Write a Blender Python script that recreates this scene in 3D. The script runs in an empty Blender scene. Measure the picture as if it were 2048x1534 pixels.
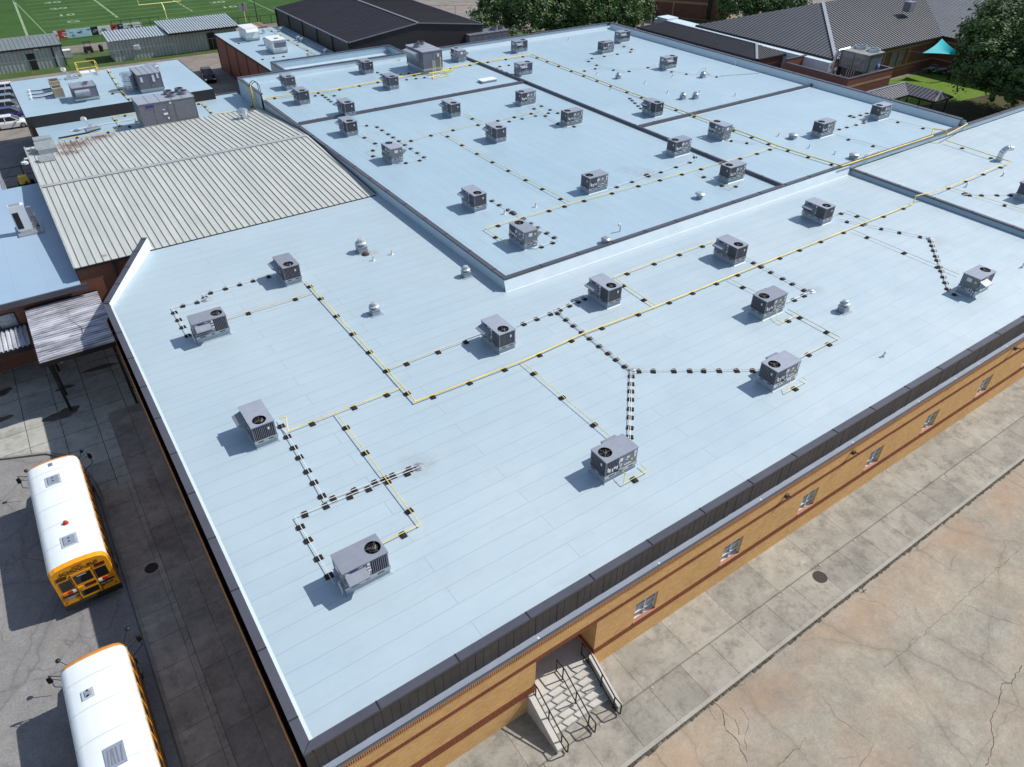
import bpy, math, random
from mathutils import Vector, Matrix
R_ = math.radians
random.seed(7)
S = bpy.context.scene
COL = S.collection

# ---------------------------------------------------------------- camera
YAW, PIT, ROL = R_(55.278), R_(37.805), R_(0.458)
H = 24.0
FPX = 1427.43
_F = Vector((math.cos(YAW)*math.cos(PIT), math.sin(YAW)*math.cos(PIT), -math.sin(PIT)))
_R0 = Vector((math.sin(YAW), -math.cos(YAW), 0)); _U0 = _R0.cross(_F)
_R = _R0*math.cos(ROL) + _U0*math.sin(ROL)
_U = -_R0*math.sin(ROL) + _U0*math.cos(ROL)
cam = bpy.data.cameras.new('camera'); co = bpy.data.objects.new('camera', cam); COL.objects.link(co)
m = Matrix((_R, _U, -_F)).transposed().to_4x4(); m.translation = Vector((0, 0, H))
co.matrix_world = m
cam.sensor_width = 36; cam.lens = 36*FPX/2048; cam.clip_end = 3000; cam.clip_start = 0.1
S.camera = co

# ---------------------------------------------------------------- light
SUN = Vector((0.91, -0.20, 1.0)).normalized()
elev = math.asin(SUN.z); azim = math.atan2(SUN.y, SUN.x)
w = bpy.data.worlds.new('World'); S.world = w; w.use_nodes = True
nt = w.node_tree; bg = nt.nodes['Background']
sky = nt.nodes.new('ShaderNodeTexSky'); sky.sky_type = 'NISHITA'; sky.sun_disc = False
sky.sun_elevation = elev; sky.sun_rotation = R_(90)-azim; sky.air_density = 1.0; sky.dust_density = 0.6
hs = nt.nodes.new('ShaderNodeHueSaturation'); hs.inputs['Saturation'].default_value = .85; nt.links.new(sky.outputs[0], hs.inputs['Color']); nt.links.new(hs.outputs[0], bg.inputs[0]); bg.inputs[1].default_value = 0.12
sl = bpy.data.lights.new('sun', 'SUN'); sl.energy = 4.3; sl.angle = R_(0.5); sl.color = (1, 0.95, 0.88)
so = bpy.data.objects.new('sun', sl); COL.objects.link(so)
so.rotation_euler = SUN.to_track_quat('Z', 'Y').to_euler(); so.location = (0, 0, 60)
S.view_settings.view_transform = 'Standard'; S.view_settings.look = 'None'
S.view_settings.exposure = 0.12; S.view_settings.gamma = 1
S.render.engine = 'CYCLES'

GZ = -6.0
def ray(px, py): return _F*FPX + _R*(px-1024) + _U*(767-py)
def PZ(px, py, z):                      # point on the level plane z that the photo shows at px,py
    d = ray(px, py); t = (z-H)/d.z; return Vector((d.x*t, d.y*t, z))
def PY(px, py, y):
    d = ray(px, py); t = y/d.y; return Vector((d.x*t, y, H+d.z*t))

# ---------------------------------------------------------------- materials
def ramp(n, l, src, lo, hi, a=0.0, b=1.0):
    r = n.new('ShaderNodeMapRange'); r.inputs['From Min'].default_value = lo; r.inputs['From Max'].default_value = hi
    r.inputs['To Min'].default_value = a; r.inputs['To Max'].default_value = b
    l.new(src, r.inputs['Value']); return r.outputs[0]
def mth(n, l, op, a, b=None, c=None):
    m_ = n.new('ShaderNodeMath'); m_.operation = op
    for i, v in enumerate((a, b, c)):
        if v is None: continue
        if hasattr(v, 'links'): l.new(v, m_.inputs[i])
        else: m_.inputs[i].default_value = v
    return m_.outputs[0]
def mixc(n, l, f, a, b, typ='MIX'):
    x = n.new('ShaderNodeMix'); x.data_type = 'RGBA'; x.blend_type = typ
    for i, v in ((0, f), (6, a), (7, b)):
        if hasattr(v, 'links'): l.new(v, x.inputs[i])
        elif i == 0: x.inputs[0].default_value = v
        else: x.inputs[i].default_value = (v[0], v[1], v[2], 1)
    return x.outputs[2]
def noise(n, l, pos, scale, detail=4, rough=.6, dim=None, sc3=None):
    if sc3:
        mp = n.new('ShaderNodeMapping'); mp.inputs['Scale'].default_value = sc3; l.new(pos, mp.inputs[0]); pos = mp.outputs[0]
    t = n.new('ShaderNodeTexNoise'); t.inputs['Scale'].default_value = scale; t.inputs['Detail'].default_value = detail
    t.inputs['Roughness'].default_value = rough; l.new(pos, t.inputs['Vector']); return t.outputs[0]
def base(name, rough=.6, metal=0, spec=.5):
    mt = bpy.data.materials.new(name); mt.use_nodes = True
    n, l = mt.node_tree.nodes, mt.node_tree.links
    b = n['Principled BSDF']; b.inputs['Roughness'].default_value = rough; b.inputs['Metallic'].default_value = metal
    b.inputs['Specular IOR Level'].default_value = spec
    g = n.new('ShaderNodeNewGeometry')
    return mt, n, l, b, g.outputs['Position']
def mat(name, col, rough=.6, metal=0, var=.12, scale=1.5, spec=.5, bump=0, bscale=30, local=False):
    mt, n, l, b, pos = base(name, rough, metal, spec)
    if local:
        tc = n.new('ShaderNodeTexCoord'); pos = tc.outputs['Object']
    a = noise(n, l, pos, scale, 5, .65)
    f = ramp(n, l, a, .3, .7)
    c = mixc(n, l, f, [x*(1-var) for x in col], [min(1, x*(1+var)) for x in col])
    if local:      # every copy of a unit has weathered a little differently
        oi = n.new('ShaderNodeObjectInfo'); hv = n.new('ShaderNodeHueSaturation'); l.new(c, hv.inputs['Color'])
        l.new(ramp(n, l, oi.outputs['Random'], 0, 1, .84, 1.16), hv.inputs['Value']); c = hv.outputs[0]
    l.new(c, b.inputs['Base Color'])
    if bump:
        bp = n.new('ShaderNodeBump'); bp.inputs['Strength'].default_value = bump; bp.inputs['Distance'].default_value = .02
        l.new(noise(n, l, pos, bscale, 3), bp.inputs['Height']); l.new(bp.outputs[0], b.inputs['Normal'])
    return mt
STAINS = []      # (world xy, radius, colour strength) filled before the roof material is made
def brick_tex(n, l, vec, c1, c2, mortar, bw, rh, ms, off=.5, smooth=.1, bias=0):
    t = n.new('ShaderNodeTexBrick'); l.new(vec, t.inputs['Vector'])
    for k, v in (('Color1', c1), ('Color2', c2), ('Mortar', mortar)): t.inputs[k].default_value = (*v, 1)
    t.inputs['Scale'].default_value = 1; t.inputs['Mortar Size'].default_value = ms; t.inputs['Mortar Smooth'].default_value = smooth
    t.inputs['Brick Width'].default_value = bw; t.inputs['Row Height'].default_value = rh; t.inputs['Bias'].default_value = bias
    t.offset = off; t.offset_frequency = 2
    return t
def membrane(name, col, swap=False, rowh=.93, width=9.3, shift=(0, 0), stains=(), seam=.72, rough=.46, spec=1.0):
    mt, n, l, b, pos = base(name, rough, 0, spec)
    sp = n.new('ShaderNodeSeparateXYZ'); l.new(pos, sp.inputs[0])
    cb = n.new('ShaderNodeCombineXYZ')
    wob = noise(n, l, pos, .35, 2)
    X, Y = (sp.outputs[1], sp.outputs[0]) if swap else (sp.outputs[0], sp.outputs[1])
    l.new(mth(n, l, 'ADD', X, shift[0]), cb.inputs[0])
    l.new(mth(n, l, 'ADD', mth(n, l, 'ADD', Y, shift[1]), mth(n, l, 'MULTIPLY', wob, .10)), cb.inputs[1])
    c1 = [x*1.0 for x in col]; c2 = [x*.975 for x in col]
    t = brick_tex(n, l, cb.outputs[0], c1, c2, [x*seam for x in col], width, rowh, .011, off=.37, smooth=.3)
    big = ramp(n, l, noise(n, l, pos, .09, 3, .5), .3, .7)
    c = mixc(n, l, big, t.outputs[0], (.86, .915, .95), 'MULTIPLY')
    rg = noise(n, l, pos, .28, 3, .5); ring = mth(n, l, 'MULTIPLY', ramp(n, l, rg, .54, .56, 0, 1), ramp(n, l, rg, .60, .56, 0, 1))
    c = mixc(n, l, mth(n, l, 'MULTIPLY', ring, .07), c, (.30, .33, .34))
    # streaky soiling and small scuffs
    sc3 = (.25, 2.2, 1) if not swap else (2.2, .25, 1)
    st = ramp(n, l, noise(n, l, pos, 1.1, 6, .7, sc3=sc3), .48, .75, 0, .24)
    c = mixc(n, l, st, c, (.30, .36, .42))
    spk = ramp(n, l, noise(n, l, pos, 3.1, 4, .7), .70, .78, 0, .38)
    c = mixc(n, l, spk, c, (.26, .30, .33))
    spk2 = ramp(n, l, noise(n, l, pos, 1.4, 5, .75), .66, .76, 0, .22)
    c = mixc(n, l, spk2, c, (.78, .84, .86))
    nz = noise(n, l, pos, 1.6, 6, .75); nz2 = noise(n, l, pos, 6, 3, .6)
    for (x, y, r, k, cc) in stains:
        vd = n.new('ShaderNodeVectorMath'); vd.operation = 'DISTANCE'; l.new(pos, vd.inputs[0])
        vd.inputs[1].default_value = (x, y, 0)
        # z differs by at most one roof step, so distance is in effect plan distance
        d = mth(n, l, 'ADD', vd.outputs['Value'], mth(n, l, 'MULTIPLY', mth(n, l, 'SUBTRACT', nz, .5), r*2.6))
        f = mth(n, l, 'MULTIPLY', ramp(n, l, d, r*1.1, r*.1, 0, k), ramp(n, l, nz2, .3, .6, .35, 1))
        c = mixc(n, l, f, c, cc)
    l.new(c, b.inputs['Base Color'])
    rr = ramp(n, l, noise(n, l, pos, .5, 4), .3, .7, rough-.06, rough+.08); l.new(rr, b.inputs['Roughness'])
    bp = n.new('ShaderNodeBump'); bp.inputs['Strength'].default_value = .25; bp.inputs['Distance'].default_value = .03
    l.new(mth(n, l, 'ADD', t.outputs['Fac'], mth(n, l, 'MULTIPLY', noise(n, l, pos, 1.2, 3), 1.2)), bp.inputs['Height'])
    l.new(bp.outputs[0], b.inputs['Normal'])
    return mt
def brickwall(name, c1, c2, mortar, bw=.2, rh=.0677, var=.25, soldier=False, rough=.85):
    mt, n, l, b, pos = base(name, rough, 0, .25)
    sp = n.new('ShaderNodeSeparateXYZ'); l.new(pos, sp.inputs[0]); cb = n.new('ShaderNodeCombineXYZ')
    l.new(mth(n, l, 'ADD', sp.outputs[0], sp.outputs[1]), cb.inputs[0]); l.new(sp.outputs[2], cb.inputs[1])
    if soldier: bw, rh = .085, .24
    t = brick_tex(n, l, cb.outputs[0], c1, c2, mortar, bw, rh, .013 if soldier else .008, off=0 if soldier else .5)
    big = ramp(n, l, noise(n, l, pos, .7, 5, .7), .3, .72)
    c = mixc(n, l, big, t.outputs[0], (1-var, 1-var, 1-var*.9), 'MULTIPLY')
    st = ramp(n, l, noise(n, l, pos, 2.2, 5, .7, sc3=(1, 1, .3)), .60, .8, 0, .35)
    c = mixc(n, l, st, c, (.12, .10, .08))
    l.new(c, b.inputs['Base Color'])
    bp = n.new('ShaderNodeBump'); bp.inputs['Strength'].default_value = .5; bp.inputs['Distance'].default_value = .006; bp.invert = True
    l.new(t.outputs['Fac'], bp.inputs['Height']); l.new(bp.outputs[0], b.inputs['Normal'])
    return mt
def concrete(name, col, bw=0, rh=0, shift=(0, 0), var=.2, dark=(.12, .12, .10), dk=.35, off=0, joint=.3, grain=.25, rusts=(), light=0, swap=False, ms=.012):
    mt, n, l, b, pos = base(name, .85, 0, .3)
    f = ramp(n, l, noise(n, l, pos, .5, 6, .65), .3, .7)
    c = mixc(n, l, f, [x*(1-var) for x in col], [x*(1+var) for x in col])
    f2 = ramp(n, l, noise(n, l, pos, 1.3, 9, .8), .47, .70, 0, dk)
    c = mixc(n, l, f2, c, dark)
    if light:
        f3 = ramp(n, l, noise(n, l, pos, .9, 6, .75), .57, .75, 0, light)
        c = mixc(n, l, f3, c, [min(.8, x*1.6) for x in col])
    g = ramp(n, l, noise(n, l, pos, 22, 4, .8), .25, .75, 1-grain, 1+grain)
    c = mixc(n, l, 1.0, c, g, 'MULTIPLY') if False else c
    hsv = n.new('ShaderNodeHueSaturation'); l.new(c, hsv.inputs['Color']); l.new(g, hsv.inputs['Value']); c = hsv.outputs[0]
    if bw:
        sp = n.new('ShaderNodeSeparateXYZ'); l.new(pos, sp.inputs[0]); cb = n.new('ShaderNodeCombineXYZ')
        l.new(mth(n, l, 'ADD', sp.outputs[1 if swap else 0], shift[0]), cb.inputs[0]); l.new(mth(n, l, 'ADD', sp.outputs[0 if swap else 1], shift[1]), cb.inputs[1])
        t = brick_tex(n, l, cb.outputs[0], (1.06, 1.05, 1.03), (.83, .84, .84), (joint, joint, joint), bw, rh, ms, off=off, smooth=.2)
        c = mixc(n, l, 1.0, c, t.outputs[0], 'MULTIPLY')
    l.new(c, b.inputs['Base Color'])
    bp = n.new('ShaderNodeBump'); bp.inputs['Strength'].default_value = .3; bp.inputs['Distance'].default_value = .01
    l.new(noise(n, l, pos, 25, 4), bp.inputs['Height']); l.new(bp.outputs[0], b.inputs['Normal'])
    return mt
def paving(name, col, col2, rust=(.42, .22, .12), rk=.5, crack=(.12, .09, .07), cs=.16, ck=.8, var=.15, grain=.2, rust_y=None):
    """old asphalt or concrete lot with crazed cracks, rusty drifts and pale patches"""
    mt, n, l, b, pos = base(name, .9, 0, .25)
    f = ramp(n, l, noise(n, l, pos, .2, 7, .68), .38, .62)
    c = mixc(n, l, f, col, col2)
    f = mth(n, l, 'MULTIPLY', ramp(n, l, noise(n, l, pos, .6, 9, .78), .3, .7, 1-var, 1+var), ramp(n, l, noise(n, l, pos, 3.5, 8, .8), .3, .7, 1-var*.7, 1+var*.7))
    g = ramp(n, l, noise(n, l, pos, 11, 6, .9), .25, .75, 1-grain*1.5, 1+grain*1.5)
    hsv = n.new('ShaderNodeHueSaturation'); l.new(c, hsv.inputs['Color']); l.new(mth(n, l, 'MULTIPLY', f, g), hsv.inputs['Value']); c = hsv.outputs[0]
    if rk:
        r = ramp(n, l, noise(n, l, pos, .16, 5, .6), .44, .70, 0, rk)
        if rust_y is not None:
            sp = n.new('ShaderNodeSeparateXYZ'); l.new(pos, sp.inputs[0])
            near = ramp(n, l, mth(n, l, 'ABSOLUTE', mth(n, l, 'SUBTRACT', sp.outputs[1], rust_y)), 0, 2.6, 1, 0)
            nn = ramp(n, l, noise(n, l, pos, .33, 5, .6), .36, .62)
            r = mth(n, l, 'MAXIMUM', r, mth(n, l, 'MULTIPLY', mth(n, l, 'MULTIPLY', near, nn), rk*1.25))
        c = mixc(n, l, r, c, rust)
    # cracks: distorted voronoi edges at two sizes, only where a mask lets them
    for sc, wd, lo, hi in ((cs, .010, .30, .45), (cs*3.1, .012, .53, .60)):
        ns = n.new('ShaderNodeTexNoise'); ns.inputs['Scale'].default_value = .9; ns.inputs['Detail'].default_value = 6; l.new(pos, ns.inputs['Vector'])
        va = n.new('ShaderNodeVectorMath'); va.operation = 'MULTIPLY_ADD'; l.new(ns.outputs['Color'], va.inputs[0]); va.inputs[1].default_value = (1.1, 1.1, 0); l.new(pos, va.inputs[2])
        sc_ = n.new('ShaderNodeVectorMath'); sc_.operation = 'MULTIPLY'; l.new(va.outputs[0], sc_.inputs[0]); sc_.inputs[1].default_value = (1, 1, 0)
        v = n.new('ShaderNodeTexVoronoi'); v.feature = 'DISTANCE_TO_EDGE'; v.inputs['Scale'].default_value = sc; l.new(sc_.outputs[0], v.inputs['Vector'])
        e = ramp(n, l, v.outputs['Distance'], wd*sc/.16*.55, 0, 0, 1)
        mk = ramp(n, l, noise(n, l, pos, .21 if sc == cs else .27, 3), lo, hi)
        c = mixc(n, l, mth(n, l, 'MULTIPLY', mth(n, l, 'MULTIPLY', e, mk), ck), c, crack)
        # soft discoloured halo
        e2 = ramp(n, l, v.outputs['Distance'], .05, 0, 0, .25)
        c = mixc(n, l, mth(n, l, 'MULTIPLY', e2, mk), c, [x*.55 for x in col])
    l.new(c, b.inputs['Base Color'])
    bp = n.new('ShaderNodeBump'); bp.inputs['Strength'].default_value = .35; bp.inputs['Distance'].default_value = .01
    l.new(noise(n, l, pos, 30, 4), bp.inputs['Height']); l.new(bp.outputs[0], b.inputs['Normal'])
    return mt
def foliage(name, dark, light, scale=.6):
    mt, n, l, b, pos = base(name, .6, 0, .3)
    f = ramp(n, l, noise(n, l, pos, scale, 4, .7), .32, .68)
    c = mixc(n, l, f, dark, light)
    f = ramp(n, l, noise(n, l, pos, 5, 3, .7), .3, .7, .65, 1.35)
    hsv = n.new('ShaderNodeHueSaturation'); l.new(c, hsv.inputs['Color']); l.new(f, hsv.inputs['Value'])
    l.new(hsv.outputs[0], b.inputs['Base Color'])
    return mt
def grass(name, a, c2, scale=.3, stripe=None):
    mt, n, l, b, pos = base(name, .9, 0, .15)
    f = ramp(n, l, noise(n, l, pos, scale, 6, .65), .3, .7)
    c = mixc(n, l, f, a, c2)
    f = ramp(n, l, noise(n, l, pos, 3, 5, .8), .2, .8, .7, 1.3)
    hsv = n.new('ShaderNodeHueSaturation'); l.new(c, hsv.inputs['Color']); l.new(f, hsv.inputs['Value'])
    l.new(hsv.outputs[0], b.inputs['Base Color'])
    return mt
def streaky_metal(name, col, col2, scale3, rough=.4, metal=.6, rust=None):
    mt, n, l, b, pos = base(name, rough, metal, .5)
    f = ramp(n, l, noise(n, l, pos, 1, 6, .7, sc3=scale3), .38, .62)
    c = mixc(n, l, f, col, col2)
    if rust:
        for (x, y, r) in rust:
            vd = n.new('ShaderNodeVectorMath'); vd.operation = 'DISTANCE'; l.new(pos, vd.inputs[0]); vd.inputs[1].default_value = (x, y, 0)
            d = mth(n, l, 'ADD', vd.outputs['Value'], mth(n, l, 'MULTIPLY', mth(n, l, 'SUBTRACT', noise(n, l, pos, 1.5, 6, .75, sc3=(3, .6, 1)), .5), r*3))
            c = mixc(n, l, ramp(n, l, d, r, r*.2, 0, .9), c, (.17, .07, .04))
    l.new(c, b.inputs['Base Color'])
    rr = ramp(n, l, noise(n, l, pos, 1.3, 4, .6, sc3=scale3), .3, .7, rough-.1, rough+.15); l.new(rr, b.inputs['Roughness'])
    return mt

# stains on the front roof: (x, y, radius, strength, colour)
_st = lambda px, py, r, k, c=(.30, .30, .29), z=0.0: (PZ(px, py, z).x, PZ(px, py, z).y, r, k, c)
ST_F = [_st(838, 930, 1.0, .55), _st(1268, 742, .8, .5), _st(1625, 580, .9, .5), _st(1870, 482, 1.2, .5),
        _st(738, 505, .8, .6, (.34, .22, .17)), _st(412, 600, .4, .5)]
ST_U = [_st(1298, 348, 1.5, .7, (.26, .24, .22), .65), _st(1255, 340, 1.3, .4, (.28, .26, .24), .65), _st(745, 265, 1.1, .4, z=.65),
        _st(1085, 235, .8, .4, z=.65), _st(850, 150, 1.3, .5, (.32, .28, .26), .65), _st(1025, 428, .7, .5, (.32, .26, .2), .65),
        _st(1410, 150, 1.2, .3, z=.65), _st(1704, 232, .8, .45, z=.65)]
M = {}
TPO = (.365, .495, .58)
M['roof_front'] = membrane('front_roof_membrane', (.435, .535, .59), False, .93, 14.6, (1.3, -.14), ST_F, seam=.62)
M['roof_upper'] = membrane('upper_roof_membrane', TPO, True, 1.2, 8.5, (0, .3), ST_U, seam=.72)
M['roof_far'] = membrane('far_roof_membrane', TPO, False, 1.5, 9, (0, 0), (), seam=.8)
M['roof_low'] = membrane('low_roof_membrane', (.33, .455, .59), True, 1.9, 9, (0, 0), (), seam=.8)
M['edge'] = mat('edge_flashing', (.45, .54, .59), .5, var=.05, scale=.8)
M['flash'] = mat('roof_flashing', (.44, .56, .64), .5, var=.06, scale=.8)
M['white_flash'] = mat('white_parapet_membrane', (.60, .70, .76), .5, var=.05, scale=.8)
M['coping'] = mat('dark_bronze_coping', (.085, .088, .112), .42, .2, var=.12, scale=.5)
M['joint'] = mat('joint_gap', (.012, .012, .018), .8, var=.05)
M['fascia'] = mat('dark_brown_fascia', (.062, .052, .047), .6, .1, var=.25, scale=1.2)
M['gutter'] = mat('gutter_ledge_metal', (.235, .275, .35), .6, 0, var=.1, scale=.8)
M['ochre'] = brickwall('ochre_brick', (.86, .50, .19), (.70, .385, .135), (.55, .36, .18), var=.16)
M['tooth'] = brickwall('red_soldier_course', (.33, .085, .035), (.22, .05, .025), (.80, .48, .20), soldier=True)
M['redband'] = brickwall('red_brick_band', (.30, .07, .03), (.20, .045, .022), (.30, .13, .06), soldier=True)
M['redbrick'] = brickwall('red_brick', (.26, .085, .05), (.19, .06, .035), (.30, .22, .17), var=.25)
M['tanband'] = brickwall('tan_brick_band', (.50, .32, .18), (.44, .27, .15), (.4, .3, .2), var=.1)
M['redsill'] = mat('red_painted_sill', (.34, .12, .065), .6, var=.12, scale=3)
M['whiteframe'] = mat('white_window_frame', (.62, .62, .60), .5, var=.05)
def glass(name, col, rough=.08):
    return mat(name, col, rough, 0, var=.3, scale=1.3, spec=.9)
M['glass'] = glass('window_glass', (.05, .07, .09))
M['glass_blind'] = mat('glass_over_blind', (.22, .27, .30), .15, var=.35, scale=6, spec=.9)
M['sidewalk'] = concrete('sidewalk_concrete', (.335, .315, .275), 1.93, 2.0, (-1.1, -.27), var=.2, dark=(.11, .105, .09), dk=.75, joint=.25, light=.4, grain=.22)
M['sidewalk_in'] = concrete('apron_concrete', (.34, .32, .28), 3.05, 6, (.9, 1.7), var=.22, dark=(.11, .105, .09), dk=.75, joint=.35, light=.55, grain=.22)
M['dark_walk'] = concrete('dark_stained_concrete', (.17, .16, .145), 1.75, 1.68, swap=False, shift=(0, .9)) if False else concrete('dark_stained_concrete', (.34, .32, .29), 1.75, 1.68, (0, .3), var=.3, dark=(.10, .095, .085), dk=.6, joint=.25, off=0, light=.5, grain=.3)
M['dark_walk_in'] = concrete('dark_stained_apron', (.30, .28, .255), 3.4, 3.3, (.3, .9), var=.35, dark=(.085, .08, .07), dk=.6, joint=.3, off=0, light=.45, grain=.35)
M['plaza'] = concrete('plaza_concrete', (.40, .405, .375), 1.9, 1.9, (.3, .75), var=.18, dark=(.10, .10, .085), dk=.55, joint=.1, light=.35, grain=.15, ms=.02)
M['kerb'] = concrete('kerb_concrete', (.37, .35, .31), 0, 0, var=.15, grain=.2)
M['kerb_dark'] = concrete('kerb_concrete_stained', (.24, .235, .215), 0, 0, var=.3, grain=.2)
M['stair'] = concrete('stair_concrete', (.52, .50, .46), 0, 0, var=.1, dk=.2, grain=.1)
M['lot'] = paving('old_concrete_lot', (.35, .315, .255), (.285, .275, .24), rust=(.37, .235, .14), rk=.42, rust_y=7.2, cs=.17, ck=.4, var=.24)
M['asphalt'] = paving('grey_asphalt', (.20, .20, .205), (.25, .245, .24), rk=0, crack=(.09, .09, .09), cs=.22, ck=.4, grain=.3)
M['road'] = paving('pale_road', (.20, .185, .17), (.25, .235, .215), rk=.15, crack=(.08, .07, .06), cs=.1, ck=.4)
M['earth'] = paving('surroundings', (.17, .16, .14), (.21, .19, .165), rk=.1, crack=(.08, .07, .06), cs=.1, ck=.4)
M['field'] = grass('field_grass', (.030, .078, .018), (.052, .112, .026), .12)
M['verge'] = grass('verge_grass', (.05, .095, .02), (.085, .12, .04), .4)
M['lawn'] = grass('lawn_grass', (.095, .17, .02), (.13, .21, .03), .5)
M['brown_shade'] = grass('brown_ground_with_shade', (.045, .04, .02), (.08, .085, .03), .6)  # brownish ground with the tree's dark shade put into its colour
M['paint'] = mat('white_line_paint', (.22, .31, .18), .8, var=.25, scale=1.5)
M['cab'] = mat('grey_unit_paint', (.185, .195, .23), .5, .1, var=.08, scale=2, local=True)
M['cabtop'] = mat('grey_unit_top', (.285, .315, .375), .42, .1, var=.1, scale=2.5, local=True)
M['coil'] = mat('coil_louvre', (.17, .17, .205), .5, .3, var=.15, scale=5, local=True)
M['coildark'] = mat('coil_recess', (.022, .022, .03), .7, var=.1)
M['galv'] = mat('galvanised_rail', (.42, .46, .49), .38, .55, var=.15, scale=4, local=True)
M['black'] = mat('black_plastic', (.010, .010, .011), .6, var=.2, scale=4)
M['fan'] = mat('fan_blade', (.035, .033, .035), .5, var=.2, local=True)
M['wire'] = mat('fan_wire', (.30, .28, .26), .4, .6, var=.1)
M['sticker'] = mat('white_sticker', (.72, .73, .76), .6, var=.12, scale=9, local=True)
M['ysticker'] = mat('yellow_sticker', (.70, .58, .05), .6, var=.1)
M['badge'] = mat('blue_badge', (.03, .03, .28), .4, var=.1)
M['white'] = mat('white_paint', (.74, .76, .76), .4, var=.06, scale=1)
M['pvc'] = mat('white_pvc', (.70, .69, .66), .4, var=.05)
M['gas'] = mat('yellow_gas_pipe', (.80, .60, .12), .5, var=.22, scale=.7)
M['gasold'] = mat('faded_gas_pipe', (.62, .50, .28), .55, var=.2, scale=.7)
M['rubber'] = mat('black_support_rubber', (.014, .013, .013), .8, var=.3, scale=3)
M['bolt'] = mat('rusty_strut', (.07, .05, .04), .6, .3, var=.3, scale=8)
M['vent'] = mat('vent_metal', (.47, .51, .53), .35, .3, var=.12, scale=6)
M['ventcurb'] = mat('vent_curb', (.30, .36, .42), .5, .1, var=.1, scale=4)
M['ribroof'] = streaky_metal('ribbed_pale_roof', (.47, .50, .475), (.56, .58, .545), (1.5, .15, 1), .5, .15, rust=[(3.9, 79.6, 2.2), (3.3, 76.9, 1.3), (6.5, 81.0, 1.6), (1.2, 79, 1.0), (21, 80.6, .7), (2.0, 53.6, .3)])
M['rib'] = mat('roof_rib_edge', (.27, .27, .25), .5, .3, var=.3, scale=2)
M['ribcap'] = mat('ridge_cap', (.42, .45, .45), .5, .3, var=.15, scale=1.2)
M['gable'] = mat('metal_gable', (.22, .22, .23), .5, .3, var=.1)
M['corrug'] = streaky_metal('corrugated_canopy_metal', (.26, .26, .30), (.78, .79, .84), (.35, 1.8, 1), .4, .25)  # pale streaks paint bright sky reflections into the silver colour
M['corrug2'] = streaky_metal('corrugated_canopy_metal_bright', (.45, .48, .55), (.82, .84, .88), (2.2, .35, 1), .35, .25)
M['darkpost'] = mat('dark_bronze_post', (.018, .016, .018), .5, .2, var=.1)
M['seamroof'] = mat('grey_standing_seam', (.155, .165, .18), .42, .3, var=.08, scale=.4)
M['seamroof2'] = mat('dark_standing_seam', (.060, .058, .070), .38, .3, var=.08, scale=.4)
M['seamrib'] = mat('standing_seam_rib', (.045, .047, .055), .5, .2, var=.1)
M['seamribl'] = mat('standing_seam_rib_light', (.30, .31, .34), .4, .3, var=.1)
M['ridgecap'] = mat('pale_hip_cap', (.36, .38, .42), .4, .3, var=.1)
M['blackroof'] = streaky_metal('black_warehouse_roof', (.030, .026, .034), (.040, .035, .044), (.1, 2, 1), .45, .3)
M['blackwall'] = mat('dark_warehouse_wall', (.026, .026, .030), .6, .1, var=.12, scale=.5)
M['shedwall'] = mat('grey_green_shed_wall', (.38, .42, .40), .6, .1, var=.12, scale=.5)
M['shedrib'] = mat('shed_wall_rib', (.24, .27, .26), .6, .1, var=.1)
M['shedroof'] = mat('pale_shed_roof', (.50, .58, .62), .4, .3, var=.08, scale=.7)
M['shedroof2'] = mat('grey_shed_roof', (.20, .24, .25), .5, .2, var=.08, scale=.7)
M['brownwall'] = mat('brown_metal_wall', (.21, .055, .035), .6, var=.12, scale=.5)
M['teal'] = mat('turquoise_sail', (.0, .52, .56), .6, var=.06, scale=.8)
M['busy'] = mat('school_bus_yellow', (.80, .34, .012), .32, var=.05, scale=.8)
M['busw'] = mat('bus_roof_white', (.76, .82, .84), .35, var=.04, scale=.7)
M['busseam'] = mat('bus_roof_seam', (.56, .62, .64), .5, var=.05)
M['busblk'] = mat('bus_black_trim', (.010, .010, .010), .5, var=.1)
M['busglass'] = glass('bus_glass', (.012, .010, .008), .06)
M['red'] = mat('red_lens', (.42, .02, .012), .3, var=.1)
M['dkred'] = mat('dark_red_lens', (.09, .015, .01), .3, var=.2)
M['amber'] = mat('amber_lens', (.80, .20, .01), .3, var=.1)
M['oldgalv'] = mat('weathered_galvanised', (.30, .34, .36), .6, .2, var=.2, scale=3)
M['hatch'] = mat('hatch_grey', (.42, .47, .50), .5, var=.1, scale=3)
M['manhole'] = mat('cast_iron_cover', (.035, .028, .025), .7, .3, var=.4, scale=14)
M['chrome'] = mat('bright_metal', (.62, .66, .70), .25, .8, var=.12, scale=5)
M['beige'] = mat('beige_unit_paint', (.36, .31, .23), .6, var=.12, scale=2)
M['trunk'] = mat('tree_bark', (.07, .055, .045), .9, var=.3, scale=3, bump=.5)
M['leaf1'] = foliage('leaf_dark_green', (.035, .075, .022), (.13, .22, .055))
M['leaf2'] = foliage('leaf_deep_green', (.026, .060, .020), (.115, .195, .05))
M['leaf3'] = foliage('leaf_light_green', (.04, .08, .026), (.11, .175, .06))
M['yellow'] = mat('yellow_safety_paint', (.80, .60, .10), .5, var=.08)
M['goal'] = mat('goalpost_yellow', (.80, .72, .30), .5, var=.05)
M['carsilver'] = mat('silver_car_paint', (.45, .48, .52), .22, .4, var=.05)
M['carwhite'] = mat('white_car_paint', (.72, .74, .76), .22, .1, var=.04)
M['cardark'] = mat('dark_car_paint', (.015, .014, .016), .18, .3, var=.05)
M['carblue'] = mat('purple_blue_car_paint', (.05, .045, .16), .2, .3, var=.05)
M['cargrey'] = mat('grey_blue_car_paint', (.22, .28, .33), .22, .4, var=.05)
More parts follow.
